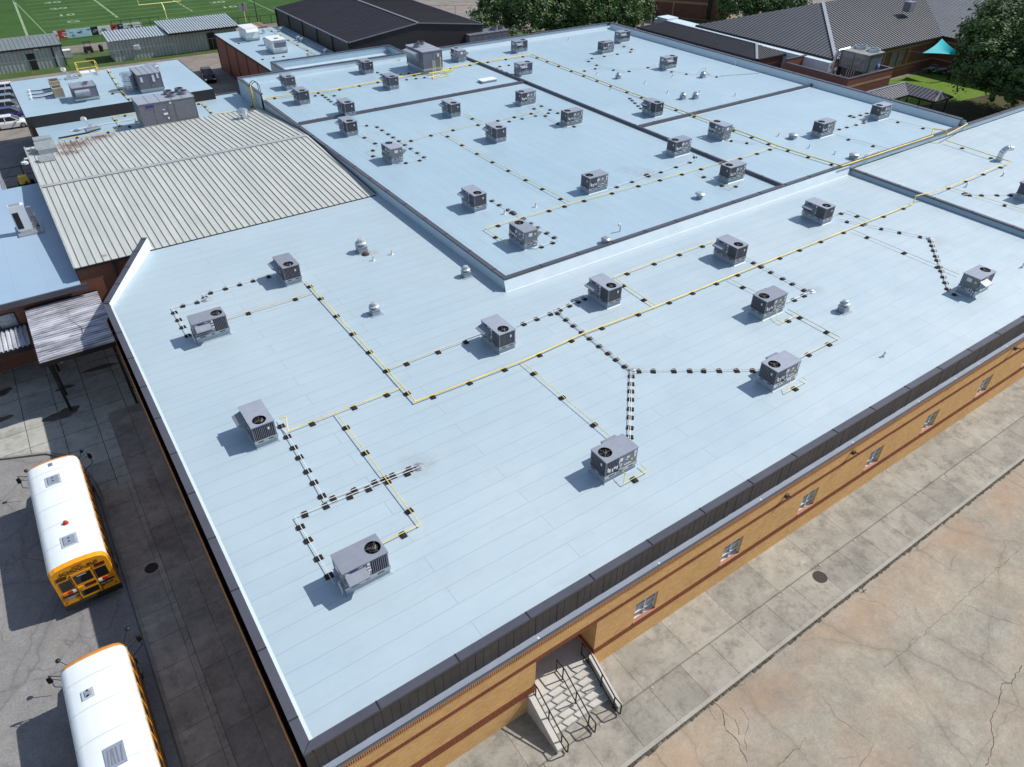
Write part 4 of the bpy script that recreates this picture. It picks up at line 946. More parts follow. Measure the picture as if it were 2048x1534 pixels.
# ---------------------------------------------------------------- pipes
def fix(pts, z, zr):
    """photo points on the pipe's own level; runs close to an axis are laid exactly along it"""
    out = []
    for p in pts:
        dz = p[2] if len(p) > 2 else zr
        out.append(PZ(p[0], p[1], z+dz))
    for a, b_ in zip(out, out[1:]):
        d = b_-a
        if abs(d.x) > 6*abs(d.y) and abs(d.y) < .12: b_.y = a.y
        elif abs(d.y) > 6*abs(d.x) and abs(d.x) < .12: b_.x = a.x
    return out
SUPN = {'g': 0, 'w': 0}; SR = random.Random(11)
def make_support(kind):
    mb = MB(); mb.box(-.18, .18, -.135, .135, 0, .08, top=(.02, .02)); mb.cur = 1
    if kind == 'g': mb.box(-.012, .012, -.04, .04, .075, .13); mb.box(-.12, .12, -.02, .02, .075, .09)
    else: mb.box(-.1, .1, -.02, .02, .075, .09); mb.box(-.09, -.075, -.015, .015, .09, .16); mb.box(.075, .09, -.015, .015, .09, .16)
    o = mb.build('pipe_support', [M['rubber'], M['bolt']])
    if kind == 'g': tag(o, 'black rubber block holding up a yellow gas pipe on the pale roof', 'pipe support', 'supports under the yellow gas pipes')
    else: tag(o, 'black rubber block holding up a white drain pipe on the pale roof', 'pipe support', 'supports under the white drain pipes')
    return o
sup = {'g': make_support('g'), 'w': make_support('w')}; used = {'g': False, 'w': False}
ORD = 'first second third fourth fifth sixth seventh eighth ninth tenth eleventh twelfth thirteenth fourteenth fifteenth sixteenth seventeenth eighteenth nineteenth twentieth'.split()
def ordinal(k): return ORD[k] if k < 20 else 'twenty-'+ORD[k-20] if k < 29 else 'thirtieth' if k == 29 else 'thirty-'+ORD[k-30]
def proj(p):
    d = Vector(p)-Vector((0, 0, H)); k = d.dot(_F); return 1024+FPX*d.dot(_R)/k, 767-FPX*d.dot(_U)/k
def put_support(kind, p, z, ang):
    o = sup[kind]
    if used[kind]: o = o.copy(); COL.objects.link(o)
    used[kind] = True; j = SR.uniform(-.13, .13); al = ang-math.pi/2; o.location = (p.x+math.cos(al)*j, p.y+math.sin(al)*j, z+.001); o.rotation_euler = (0, 0, ang+SR.gauss(0, .07)); SUPN[kind] += 1; return o
def name_sups(sups, label):
    if not sups: return
    Q = [proj(o.location) for o in sups]; wide = max(q[0] for q in Q)-min(q[0] for q in Q) >= max(q[1] for q in Q)-min(q[1] for q in Q)
    closed = len(sups) > 3 and abs(Q[0][0]-Q[-1][0]) < 60
    mono = all(a[0] <= b[0] for a, b in zip(Q, Q[1:])) or all(a[0] >= b[0] for a, b in zip(Q, Q[1:]))
    mono2 = all(a[1] <= b[1] for a, b in zip(Q, Q[1:])) or all(a[1] >= b[1] for a, b in zip(Q, Q[1:]))
    if len(sups) == 1: sups[0]['label'] = 'lone black block under the '+label; return
    if mono or mono2:
        ax = 0 if mono else 1; od = sorted(range(len(sups)), key=lambda i: Q[i][ax]); w_ = 'left' if mono else 'top'
        for k, i in enumerate(od): sups[i]['label'] = ordinal(k)+' black block from the '+w_+', '+label
    else:
        e = 'upper' if Q[0][1] < Q[-1][1] else 'lower'
        for k, o in enumerate(sups): o['label'] = ordinal(k)+' black block from the '+e+' end of the '+label
def clip(l): return l
def run(kind, pts, z, label, zr=None, r=None, step=None, sup_on=True, m_=None, twin=0):
    zr = zr if zr is not None else (.17 if kind == 'g' else .12)
    P = fix(pts, z, zr); r = (r or (.027 if kind == 'g' else .0185))*(.88 if kind == 'g' else 1)
    PW = [P[0]]
    for a, b_ in zip(P, P[1:]):
        d = b_-a; n_ = int(d.length/2.8) if abs(d.z) < .05 else 0; nr = Vector((-d.y, d.x, 0)).normalized() if n_ else None
        for k in range(1, n_): PW.append(a.lerp(b_, k/n_)+nr*SR.gauss(0, .014)+Vector((0, 0, SR.gauss(-.004, .008))))
        PW.append(b_)
    mb = MB(); mb.pipe(PW, r, 8)
    if kind == 'g':
        for k, p in enumerate(PW[1:-1]):
            if k % 2 == 0: d = (PW[k+2]-p).normalized(); mb.cyl(p-d*.05, p+d*.05, r*1.35, n=8)
    if twin:
        mb.pipe([p+Vector((twin[0], twin[1], .0)) for p in P], r, 8)
    solo(mb, 'gas_pipe' if kind == 'g' else 'drain_pipe', m_ or (M['gas'] if kind == 'g' else M['pvc']), label, 'pipe')
    if sup_on:
        st_ = step or (2.45 if kind == 'g' else 1.0)
        sups = []
        for a, b_ in zip(P, P[1:]):
            if abs(a.z-b_.z) > .1 or abs(a.z-z-zr) > .1: continue
            L = (b_-a).length
            if L < .5: continue
            n = max(1, int(round(L/st_))); ang = math.atan2(b_.y-a.y, b_.x-a.x)+math.pi/2
            for k in range(n):
                p = a.lerp(b_, (k+.5)/n); q = proj(p)
                if -30 < q[0] < 2075 and -20 < q[1] < 1560: sups.append(put_support(kind, p, z, ang))
        name_sups(sups, label)
g, wv = 'g', 'w'
run(g, [(612, 562), (628, 577), (722, 685), (830, 803)], 0, 'upper left to corner yellow gas line', r=.036)
run(g, [(830, 803), (1043.3, 722.3), (1170.9, 664.8), (1310.5, 612.7), (1457, 556.6), (1620, 488.2), (1827.5, 406.8), (1832, 392, .62), (1885, 379, .62), (2020.6, 323.1, .62), (1891.9, 280.7, .62)], 0, 'thick yellow main line on the front roof', r=.042)
for a, b_ in (((1838, 396), (2018, 326)), ((2018, 325), (1895, 283))):
    A, B_ = PZ(*a, .48), PZ(*b_, .48); n = int((B_-A).length/2.6)
    name_sups([put_support('g', A.lerp(B_, (k+.5)/n), .3, math.atan2(B_.y-A.y, B_.x-A.x)+1.57) for k in range(n)], 'thick yellow line, '+('near' if a[0] < 1900 else 'far')+' side of the right roof')
run(g, [(803.6, 774), (671.6, 825), (575, 859.5), (571.5, 834, .5), (556.4, 837.3, .5)], 0, 'yellow branch from the far left unit')
run(g, [(671.6, 825), (836.5, 1050.4), (764.5, 1086)], 0, 'yellow branch down to the nearest unit', r=.024)
run(g, [(776.3, 737.3), (965, 669)], 0, 'yellow branch to the middle front unit', m_=M['gasold'])
run(g, [(631.2, 582.6), (452, 636)], 0, 'faded branch to the diagonal parapet unit', m_=M['gasold'])
run(g, [(1043.3, 722.3), (1219, 874.5)], 0, 'thin branch to the front edge unit', r=.02)
run(g, [(1457, 556.6), (1520, 588)], 0, 'thin branch crossing to the yellow loop unit', r=.02, m_=M['gasold'])
run(g, [(1310.5, 611), (1227, 553.9), (1429.7, 481.9)], 0, 'yellow branch behind the roof corner unit')
run(g, [(1705.7, 459.4), (1918, 549)], 0, 'faded branch to the far right unit', r=.02, m_=M['gasold'])
run(g, [(1741.3, 440.2), (1692, 420.5), (1671.5, 427.9)], 0, 'faded hook beside the raised section unit', r=.02, m_=M['gasold'])
run(g, [(1575.6, 618.2), (1679.7, 674.4), (1597.5, 714.6)], 0, 'angled gas pipe linking two right units', m_=M['gasold'])
run(g, [(1593.4, 630.5), (1561.9, 644.2), (1553.7, 638.8), (1553.7, 618, .5)], 0, 'small gas loop at the upper right unit', r=.018, step=3)
run(g, [(1604.4, 755), (1615.3, 760.6), (1575.6, 786), (1581.1, 762, .5)], 0, 'small gas loop at the level pipe unit', r=.018, step=3)
run(g, [(1281, 929), (1295.7, 941), (1247.8, 967), (1249.7, 946.5, .45), (1244.5, 941, .45)], 0, 'small gas loop at the front edge unit', r=.02, step=3)
u = .65
run(g, [(1016.5, 488.2), (969.4, 456.1), (1120, 411.5), (1142.6, 406), (1300, 363), (1500, 309.4), (1555, 291.6)], u, 'front yellow gas line of the upper roof')
run(g, [(1142.6, 406), (940, 297.1), (882.8, 262.9)], u, 'left side of the big yellow rectangle')
run(g, [(800.6, 284.8), (882.8, 262.9), (980, 242.3), (1079.6, 221.8)], u, 'back side of the big yellow rectangle', m_=M['gasold'])
run(g, [(718.5, 267), (759.5, 289)], u, 'thin branch by the upper left edge', r=.018, m_=M['gasold'])
run(g, [(759.5, 295.2), (733.5, 300.7), (762.3, 319)], u, 'yellow hook beside the right-facing hood unit', r=.018, m_=M['gasold'])
run(g, [(528.2, 196.3), (656.9, 180.7), (882.8, 138.3), (959.4, 124.6), (1062, 108.5), (1180, 154), (1300, 199), (1488, 265.6), (1555, 291.6), (1683.8, 331.9)], u, 'thick yellow main line on the upper roof', r=.062, zr=.2)
run(g, [(1683.8, 331.9, .34), (1866, 271, .34), (1863.1, 269.7, .34), (1867.2, 257.4, .75), (1893, 261, .75), (1893.3, 270, .34), (1934.3, 247.8, .34)], u, 'thick yellow pipe along the front coping', r=.062, sup_on=False)
run(g, [(656.9, 182), (680, 195.8)], u, 'short yellow branch behind the cross joint', r=.02)
run(g, [(474.8, 160.6), (640, 138), (800.6, 119)], u, 'orange brown pipe at the back parapet foot', r=.03, m_=M['gasold'], sup_on=False)
run(g, [(1391.8, 343.6), (1461.6, 376.5), (1483, 362)], u, 'thin branch at the long joint\'s near end', r=.018, m_=M['gasold'])
run(g, [(926.6, 227.3), (964.9, 243.7)], u, 'short yellow branch before the cross joint', r=.03)
run(g, [(1057.7, 208.1), (1128.9, 253.3), (1167.3, 247.8)], u, 'thin pipe passing between two middle units', r=.018, m_=M['gasold'])
run(g, [(1156.3, 142.4), (1202.9, 132.8), (1250, 143)], u, 'faded pipe toward the lone right unit', m_=M['gasold'], r=.02)
run(g, [(1202.9, 132.8), (1170, 117.2), (1272.7, 99.9), (1238.5, 88)], u, 'faded loop to the two far corner units', m_=M['gasold'], r=.02)
run(g, [(1241.2, 143.8), (1315.1, 130)], u, 'short faded pipe at the lone right unit', m_=M['gasold'], r=.02)
run(g, [(1671.5, 269.7), (1775.5, 297)], u, 'thin pipe from the left paired unit', r=.018, m_=M['gasold'])
run(g, [(1775.5, 236.9), (1871.4, 260)], u, 'thin pipe from the right paired unit', r=.018, m_=M['gasold'])
run(g, [(1896, 373.8), (2048, 419), (2100, 436)], .3, 'thin pipe crossing the right roof\'s corner', r=.02)
run(g, [(1398, 276), (1416.5, 271)], u, 'short stub left of the thick-line unit', r=.02, sup_on=False)
run(g, [(430, 200), (480, 230), (500, 212)], -.6, 'yellow gas pipe bending beside the four-fan unit', r=.03) if False else None
# condensate
run(wv, [(556.4, 839.8), (650.3, 1000.9), (838, 929)], 0, 'white drain from the far left unit', step=.95)
run(wv, [(838, 934.5), (590.2, 1033.8), (666, 1169.9)], 0, 'white drain from the nearest unit', step=.97)
run(wv, [(551.8, 546.6), (406.6, 588.8), (412, 597.8), (343.6, 615), (382, 678.6)], 0, 'white drain round the diagonal parapet unit', step=1.05)
run(wv, [(1036.5, 649.7), (1107.9, 621), (1180, 590)], 0, 'white drain between middle and corner units', step=.85)
run(wv, [(1109.3, 618.2), (1262.6, 740)], 0, 'twin white drain running to the fork', step=.85, twin=(.09, .05))
run(wv, [(1262.6, 740), (1522.8, 738.5)], 0, 'straight level white drain from the fork', step=.95)
run(wv, [(1263.5, 742), (1260, 881)], 0, 'upright twin white drain below the fork', step=.72, twin=(-.08, .03))
run(wv, [(1495.4, 516.9), (1619.4, 584), (1577, 604)], 0, 'kinked white drain beyond the thick line', step=.95)
run(wv, [(1674.2, 437.5), (1860.4, 475.8)], 0, 'white drain leading to the far drain', step=1.35)
run(wv, [(1860.4, 475.8), (1898.7, 581.3), (1921, 591)], 0, 'twin white drain at the far right unit', step=.78, twin=(.09, .0))
run(wv, [(979, 396.4), (1118.6, 478.6), (1069.3, 496.4)], u, 'white drain beside two front upper units', step=1.0)
run(wv, [(718.5, 250.5), (748.6, 248.6), (854, 316.3), (800, 326)], u, 'white drain looping the right-facing hood unit', step=1.25)
run(wv, [(622.6, 190.3), (652.7, 188.9)], u, 'short white drain beside the ladder unit', step=1)
run(wv, [(642, 186), (672, 209)], u, 'low white drain before the cross joint', step=.9)
run(wv, [(752.7, 142.4), (765, 149.2)], u, 'tiny white drain behind a unit pair', step=1)
run(wv, [(803.4, 158.8), (858, 153)], u, 'white drain toward the yellow pipe manifold', step=1.2)
run(wv, [(795, 149.2), (822.5, 143.8), (834, 149)], u, 'bent white drain left of the giant unit', step=1.2)
run(wv, [(1003, 244.5), (1107, 221.8), (1120.7, 225.9)], u, 'white drain linking two units by the joint', step=1.6)
run(wv, [(1074.2, 206.7), (1107, 221.8)], u, 'short white drain below the joint crossing', step=1.3)
run(wv, [(1219.3, 376.5), (1391.8, 319), (1389, 306.7)], u, 'long white drain of the upper roof', step=1.7)
run(wv, [(1257.6, 193), (1285, 217.7)], u, 'slanting white drain left of the thick line', step=.9)
run(wv, [(989.3, 134.2), (1027.6, 149.2)], u, 'white drain under the yellow bend', step=1.1)
run(wv, [(989.3, 133), (1024.9, 128.1)], u, 'short white drain behind the yellow bend', step=1.4)
run(wv, [(1326, 139.6), (1389, 149.2), (1446.6, 153.3)], u, 'white drain from the lone right unit', step=1.9)
run(wv, [(1446.6, 277.9), (1512, 287)], u, 'white drain of the thick-line unit', step=1.6)
run(wv, [(1671.5, 258.8), (1734.4, 242.3), (1720.7, 238.2)], u, 'white drain between the paired units', step=1.25)
run(wv, [(1701.6, 234.1), (1739.9, 223.2)], u, 'short white drain of the parapet unit', step=1.0)
run(wv, [(1926, 388.8), (2033, 388.3)], .3, 'level white drain on the right roof', step=1.25)
# yellow lines on the left flat roofs
run(g, [(215, 137), (229, 160), (243, 182), (262, 200)], .5, 'yellow gas line across the left flat roof', r=.045)
run(g, [(200, 188.5), (252, 181)], .5, 'thin yellow branch on the left flat roof', r=.02)
run(g, [(388, 207), (405, 205), (428, 229), (500, 218), (505, 205)], -.6, 'yellow pipe from four-fan unit to ladder', r=.04)
run(g, [(268, 227), (226, 232), (241, 255), (275, 247), (272, 235)], -.6, 'yellow loop left of the four-fan unit', r=.035)
run(g, [(118, 279), (245, 258)], -.6, 'yellow pipe behind the ribbed metal roof', r=.035)
mb = MB(); mb.pipe([PZ(118, 276, -.5), PZ(150, 270, -.5), PZ(175, 265, -.5), PZ(200, 258, -.4)], .07); solo(mb, 'insulated_pipe', M['black'], 'black insulated hose lying along the narrow roof behind the ribbed one', 'pipe')
mb = MB(); mb.pipe([PZ(140, 262, -.5), PZ(175, 254, -.5), PZ(265, 238, -.5)], .04); solo(mb, 'drain_pipe', M['pvc'], 'white drain pipe on the narrow roof behind the ribbed one', 'pipe')
# manifold frame in front of the giant unit
mb = MB(); A = PZ(858, 147, .9); B_ = PZ(905, 139, .9); mb.pipe([A, B_], .09, 8); mb.pipe([PZ(866, 147, .8), PZ(866, 157, .75), PZ(898, 150, .75), PZ(888, 143, .8)], .04); mb.pipe([PZ(882, 143, .8), PZ(882, 143, .8)+Vector((0, 0, 1.6))], .05); solo(mb, 'pipe_manifold', M['yellow'], 'yellow pipe manifold at the foot of the giant two-fan unit', 'pipe')
mb = MB(); p = PZ(867, 147, .7); mb.pipe([p, p+Vector((0, 0, 1.5))], .04); mb.pipe([p+Vector((.25, 0, 0)), p+Vector((.25, 0, 1.4))], .04); mb.pipe([PZ(858, 155, .8), PZ(880, 149, .8)], .05); solo(mb, 'riser_pipes', M['pvc'], 'pair of white riser pipes against the giant two-fan unit', 'pipe')
# loose cables
mb = MB(); mb.pipe([PZ(1440, 152, .7), PZ(1465, 150, .7), PZ(1500, 148, .7), PZ(1540, 143, .7)], .02); mb.pipe([PZ(1397, 145, .9), PZ(1402, 138, 1.1), PZ(1412, 136, 1.1), PZ(1410, 143, .8), PZ(1420, 150, .7)], .02); solo(mb, 'loose_cable', M['wire'], 'loose grey cable trailing from a vent to the right parapet', 'cable')
# white handrail frame by the front coping
mb = MB(); a, b_, c, d = PZ(1729, 312, .9), PZ(1758, 302, .9), PZ(1735, 308, 1.4), PZ(1752, 301, 1.4); mb.pipe([a, c, d, b_], .03); mb.pipe([a, b_], .03); solo(mb, 'low_barrier', M['pvc'], 'small white tubular barrier behind the yellow pipe at the front coping', 'frame')

# access ladder at upper left
t = thing('roof_ladder', 'yellow and black access ladder with hoops where the narrow roof meets the upper wall', 'ladder', (22.5, 82.3, -.6))
mb = MB()
for yy in (82.0, 82.6): mb.pipe([(22.35, yy, -.6), (22.35, yy, 1.9)], .035)
mb.pipe([(22.2, 81.7, -.6), (22.2, 81.7, 2.0), (22.35, 82.0, 2.1)], .035)
mb.build('side_rail', M['yellow'], t)
mb = MB()
for k in range(9): mb.bar((22.3, 82.0, -.3+.28*k), (22.3, 82.6, -.3+.28*k), .05)
mb.build('rungs', M['black'], t); mb = MB()
for yy in (82.0, 82.6): mb.pipe([(22.35, yy, 1.9), (22.5, yy, 2.25), (22.8, yy, 2.4), (23.1, yy, 2.25), (23.25, yy, 1.9), (23.25, yy, .7)], .035)
mb.build('hoop', M['black'], t)

# ================================================================ NEIGHBOURING ROOFS (left)
# ribbed metal roof building
mr = thing('ribbed_roof_building', 'low building with a pale ribbed metal roof streaked with rust at its back corner', 'building', (11, 67, GZ))
X0, X1, Y0, YR, Y1 = .05, 22.7, 52.75, 67.3, 81.5; ZE, ZR = 0.02, .85; ZB = -.15
mb = MB(); mb.quad((X0, Y0, ZE), (X1, Y0, ZE), (X1, YR, ZR), (X0, YR, ZR)); mb.quad((X0, YR, ZR), (X1, YR, ZR), (X1, Y1, ZB), (X0, Y1, ZB)); mb.build('roof', M['ribroof'], mr)
mb = MB(); x = X0+.35
while x < X1-.1:
    mb.bar((x, Y0, ZE+.02), (x, YR-.1, ZR+.02), .035, .06); mb.bar((x+.1, YR+.1, ZR+.02), (x+.1, Y1, ZB+.02), .035, .06); x += .49
mb.build('roof_ribs', M['rib'], mr)
mb = MB(); mb.quad((X0, YR-.28, ZR+.05), (X1-.2, YR-.28, ZR+.05), (X1-.2, YR, ZR+.1), (X0, YR, ZR+.1)); mb.quad((X0, YR, ZR+.1), (X1-.2, YR, ZR+.1), (X1-.2, YR+.28, ZR+.05), (X0, YR+.28, ZR+.05)); mb.build('ridge_cap', M['ribcap'], mr)
mb = MB(); mb.bar((X0-.05, Y0-.06, ZE-.06), (X1, Y0-.06, ZE-.06), .14, .14); mb.build('eaves_gutter', M['black'], mr)
mb = MB(); mb.quad((X0-.02, Y1, GZ), (X0-.02, YR, GZ), (X0-.02, YR, ZR), (X0-.02, Y1, ZB)); mb.quad((X0-.02, YR, GZ), (X0-.02, Y0, GZ), (X0-.02, Y0, ZE), (X0-.02, YR, ZR)); mb.build('gable_wall', M['gable'], mr)
mb = MB(); mb.bar((X0-.06, Y0, ZE+.02), (X0-.06, YR, ZR+.02), .12, .16); mb.bar((X0-.06, YR, ZR+.02), (X0-.06, Y1, ZB+.02), .12, .16); mb.build('rake_trim', M['ribcap'], mr)
mb = MB(); mb.quad((-70, 52.8, GZ), (4.8, 52.8, GZ), (4.8, 52.8, -.12), (-70, 52.8, -.12)) if False else mb.quad((-.0, 52.8, GZ), (4.9, 52.8, GZ), (4.9, 52.8, -.12), (0, 52.8, -.12)); mb.build('brick_wall', M['redbrick'], mr)
mb = MB(); mb.box(2.3, 2.45, 52.6, 52.79, -4, -.2); mb.build('downpipe', M['black'], mr)
# galvanised vents near its back left corner
for (px, py, s, lab) in ((94, 300, 1.0, 'larger stepped galvanised hood vent at the rusty corner of the ribbed roof'), (95, 322, .75, 'smaller galvanised hood vent in front of the stepped one on the ribbed roof')):
    p = PZ(px, py, .3); mb = MB(); mb.box(p.x-.75*s, p.x+.75*s, p.y-.5*s, p.y+.5*s, -.1, .45*s+.1); mb.box(p.x-.85*s, p.x+.85*s, p.y-.3*s, p.y+1.1*s, .45*s+.1, .8*s+.1, top=(.05, .25*s)); 
    if s == 1: mb.box(p.x-.8, p.x+.8, p.y+.9, p.y+2.4, 0, 1.0, top=(.05, .3))
    solo(mb, 'hood_vent', M['oldgalv'], lab, 'vent')
# narrow roof B and flat roof A
nb = thing('narrow_roof_building', 'narrow low building strip with pale roof between the ribbed roof and the higher left roof', 'building', (12, 85, GZ))
mb = MB(); mb.quad((1.6, 81.45, -.6), (22.75, 81.45, -.6), (22.75, 90.2, -.6), (1.6, 90.2, -.6)); mb.build('roof', M['roof_far'], nb)
mb = MB(); mb.quad((1.5, 90.2, GZ), (1.5, 81.45, GZ), (1.5, 81.45, -.62), (1.5, 90.2, -.62)); mb.build('side_wall', M['redbrick'], nb)
mb = MB(); mb.quad((1.49, 90.2, -1.5), (1.49, 81.45, -1.5), (1.58, 81.45, -.58), (1.58, 90.2, -.58)); mb.box(20.1, 22.7, 90.1, 90.3, -1.2, -.5); mb.build('fascia', M['coping'], nb)
fa = thing('left_flat_roof_building', 'flat pale-blue-roofed building with black fascia at the left, carrying the beige condensers', 'building', (10, 96, GZ))
AX0, AX1, AY0, AY1, AZ = 1.15, 20.0, 88.95, 104.5, .5
mb = MB(); mb.quad((AX0, AY0, AZ), (AX1, AY0, AZ), (AX1, AY1, AZ), (AX0, AY1, AZ)); mb.build('roof', M['roof_far'], fa)
mb = MB(); mb.box(AX0-.03, AX1+.03, AY0-.05, AY0, -.58, AZ+.03); mb.box(AX1, AX1+.05, AY0, AY1, -.6, AZ+.03); mb.box(AX0-.05, AX0, AY0, AY1, -.6, AZ+.03); mb.build('fascia', M['blackwall'], fa)
mb = MB(); mb.box(AX0+.05, AX1-.05, AY0+.05, AY1-.05, GZ, -.6); mb.build('wall', M['redbrick'], fa)
# low blue roof at the far left
lb = thing('low_left_building', 'low red brick building with blue-tinted flat roof left of the ribbed roof', 'building', (-12, 62, GZ))
mb = MB(); mb.quad((-60, 52.1, -.92), (-.02, 52.1, -.92), (-.02, 73.6, -.92), (-60, 73.6, -.92)); mb.build('roof', M['roof_low'], lb)
mb = MB(); mb.box(-60, .35, 51.95, 52.1, -1.25, -.86); mb.build('fascia', M['coping'], lb)
mb = MB(); mb.box(-60, 0, 52.75, 52.85, GZ, -1.1); mb.box(-60, -.1, 73.3, 73.5, GZ, -1.0); mb.build('brick_wall', M['redbrick'], lb)
def plain_window(par, x0, x1, y, z0, z1, m_=None):
    mb = MB(); f = .05; mb.box(x0, x1, y-.05, y, z0, z0+f); mb.box(x0, x1, y-.05, y, z1-f, z1); mb.box(x0, x0+f, y-.05, y, z0+f, z1-f); mb.box(x1-f, x1, y-.05, y, z0+f, z1-f); mb.box((x0+x1)/2-.03, (x0+x1)/2+.03, y-.05, y, z0+f, z1-f)
    w_ = mb.build('window', M['darkpost'], par); mb = MB(); mb.quad((x0+f, y-.02, z0+f), (x1-f, y-.02, z0+f), (x1-f, y-.02, z1-f), (x0+f, y-.02, z1-f)); mb.build('pane', m_ or M['glass_blind'], w_)
plain_window(lb, -6.6, -4.4, 52.74, -3.4, -1.9)
# outdoor unit on the low roof
p = PZ(50, 476, -.9); t = thing('outdoor_unit', 'tall white outdoor unit with a dark grille on the blue-tinted low roof', 'air conditioner', (p.x, p.y, -.92)); x0, y0 = p.x-1.0, p.y+.15
a = PZ(40, 470, -.8); x0, y0 = a.x, a.y
mb = MB(); mb.box(x0-.1, x0+1.6, y0-.25, y0+2.0, -.92, -.78); mb.build('platform', M['galv'], t)
mb = MB(); mb.box(x0, x0+1.0, y0+.2, y0+.75, -.6, 1.35); mb.box(x0+.1, x0+.9, y0+.25, y0+.7, -.78, -.6); mb.build('cabinet', M['white'], t)
mb = MB(); mb.box(x0+.06, x0+.46, y0+.185, y0+.2, -.45, .85); mb.box(x0-.012, x0, y0+.25, y0+.7, -.45, 1.0); mb.build('coil_grille', M['black'], t)
mb = MB(); mb.box(x0+.06, x0+.8, y0+.24, y0+.44, 1.35, 1.37); mb.box(x0+.06, x0+.8, y0+.5, y0+.7, 1.35, 1.37); mb.build('top_louvre', M['galv'], t)
mb = MB(); mb.box(x0+1.1, x0+1.4, y0+.4, y0+.7, .3, 1.0); mb.pipe([(x0+1.2, y0+.5, -.7), (x0+1.2, y0+.5, .4)], .04); mb.pipe([(x0+1.4, y0+1.2, -.75), (x0+1.0, y0+.6, -.6)], .05); mb.box(x0+1.1, x0+1.45, y0+.9, y0+1.6, -.7, .1); mb.build('control_box', M['cab'], t)
# second low roof behind it
l2 = thing('small_left_building', 'small flat roof with a grey side wall at the left edge behind the service yard', 'building', (-8, 82, GZ))
mb = MB(); mb.quad((-40, 75.2, -1.6), (-2.9, 75.2, -1.6), (-2.9, 88, -1.6), (-40, 88, -1.6)); mb.build('roof', M['roof_low'], l2)
mb = MB(); mb.box(-40, -2.85, 75.0, 75.18, -2.1, -1.55); mb.box(-2.88, -2.7, 75.2, 88, -2.1, -1.55); mb.build('fascia', M['galv'], l2); mb = MB(); mb.box(-40, -2.95, 75.1, 88, GZ, -1.75); mb.build('wall', M['shedwall'], l2)
# yard gate and clutter
t = thing('yard_gate', 'grey metal double gate with diagonal-shadowed mesh across the service yard', 'gate', (-.5, 88, GZ)); mb = MB()
for xx in (-3.6, -1.0, 1.4): mb.bar((xx, 88.5, GZ), (xx, 88.5, GZ+2.2), .09)
for zz in (.15, 1.2, 2.1): mb.bar((-3.6, 88.5, GZ+zz), (1.4, 88.5, GZ+zz), .06)
mb.build('frame', M['darkpost'], t); mb = MB()
k = -3.5
while k < 1.4: mb.bar((k, 88.5, GZ+.2), (k, 88.5, GZ+1.2), .025); k += .15
mb.build('bars', M['galv'], t)
mb = MB(); 
for k in range(12): mb.bar((-3.7, 74+1.2*k, GZ), (-3.7, 74+1.2*k, GZ+1.8), .06)
mb.bar((-3.7, 74, GZ+1.8), (-3.7, 88.4, GZ+1.8), .06); mb.bar((-3.7, 74, GZ+.9), (-3.7, 88.4, GZ+.9), .04); solo(mb, 'yard_fence', M['darkpost'], 'thin dark post and rail fence along the service yard', 'fence')
p = PZ(42, 347, -4.6); t = thing('yellow_machine', 'small yellow wheeled machine in the service yard beside the ribbed roof', 'machine', (p.x, p.y, GZ))
mb = MB(); mb.box(p.x-.5, p.x+.5, p.y-.5, p.y+.5, GZ+.5, GZ+1.2, top=(.12, .1)); mb.build('body', M['yellow'], t)
mb = MB(); mb.bar((p.x+.1, p.y-.4, GZ+.6), (p.x+.6, p.y-1.9, GZ+.5), .18); mb.cyl((p.x-.6, p.y, GZ+.3), (p.x-.4, p.y, GZ+.3), .3); mb.cyl((p.x+.4, p.y, GZ+.3), (p.x+.6, p.y, GZ+.3), .3); mb.build('wheels', M['black'], t)
for k, (px, py) in enumerate(((56, 361), (62, 372))):
    p = PZ(px, py, GZ+.4); mb = MB(); mb.lathe((p.x, p.y, GZ), [(.5, 0), (.55, .3), (.45, .5), (.3, .5)], 14); solo(mb, 'spare_tyre', M['black'], 'black tyre lying in the service yard, '+('rear' if k == 0 else 'front')+' one', 'tyre')
p = PZ(50, 318, -1.4); mb = MB(); mb.pipe([p+Vector((1.0, 0, -.3)), p+Vector((.4, 0, 0)), p, p+Vector((-.15, 0, -.2))], .09, 10); mb.lathe(tuple(p+Vector((-.15, 0, -.45))), [(.32, 0), (.3, .2), (.05, .3)], 14); solo(mb, 'yard_lamp', M['white'], 'white gooseneck lamp on the left gable of the ribbed roof building', 'lamp')
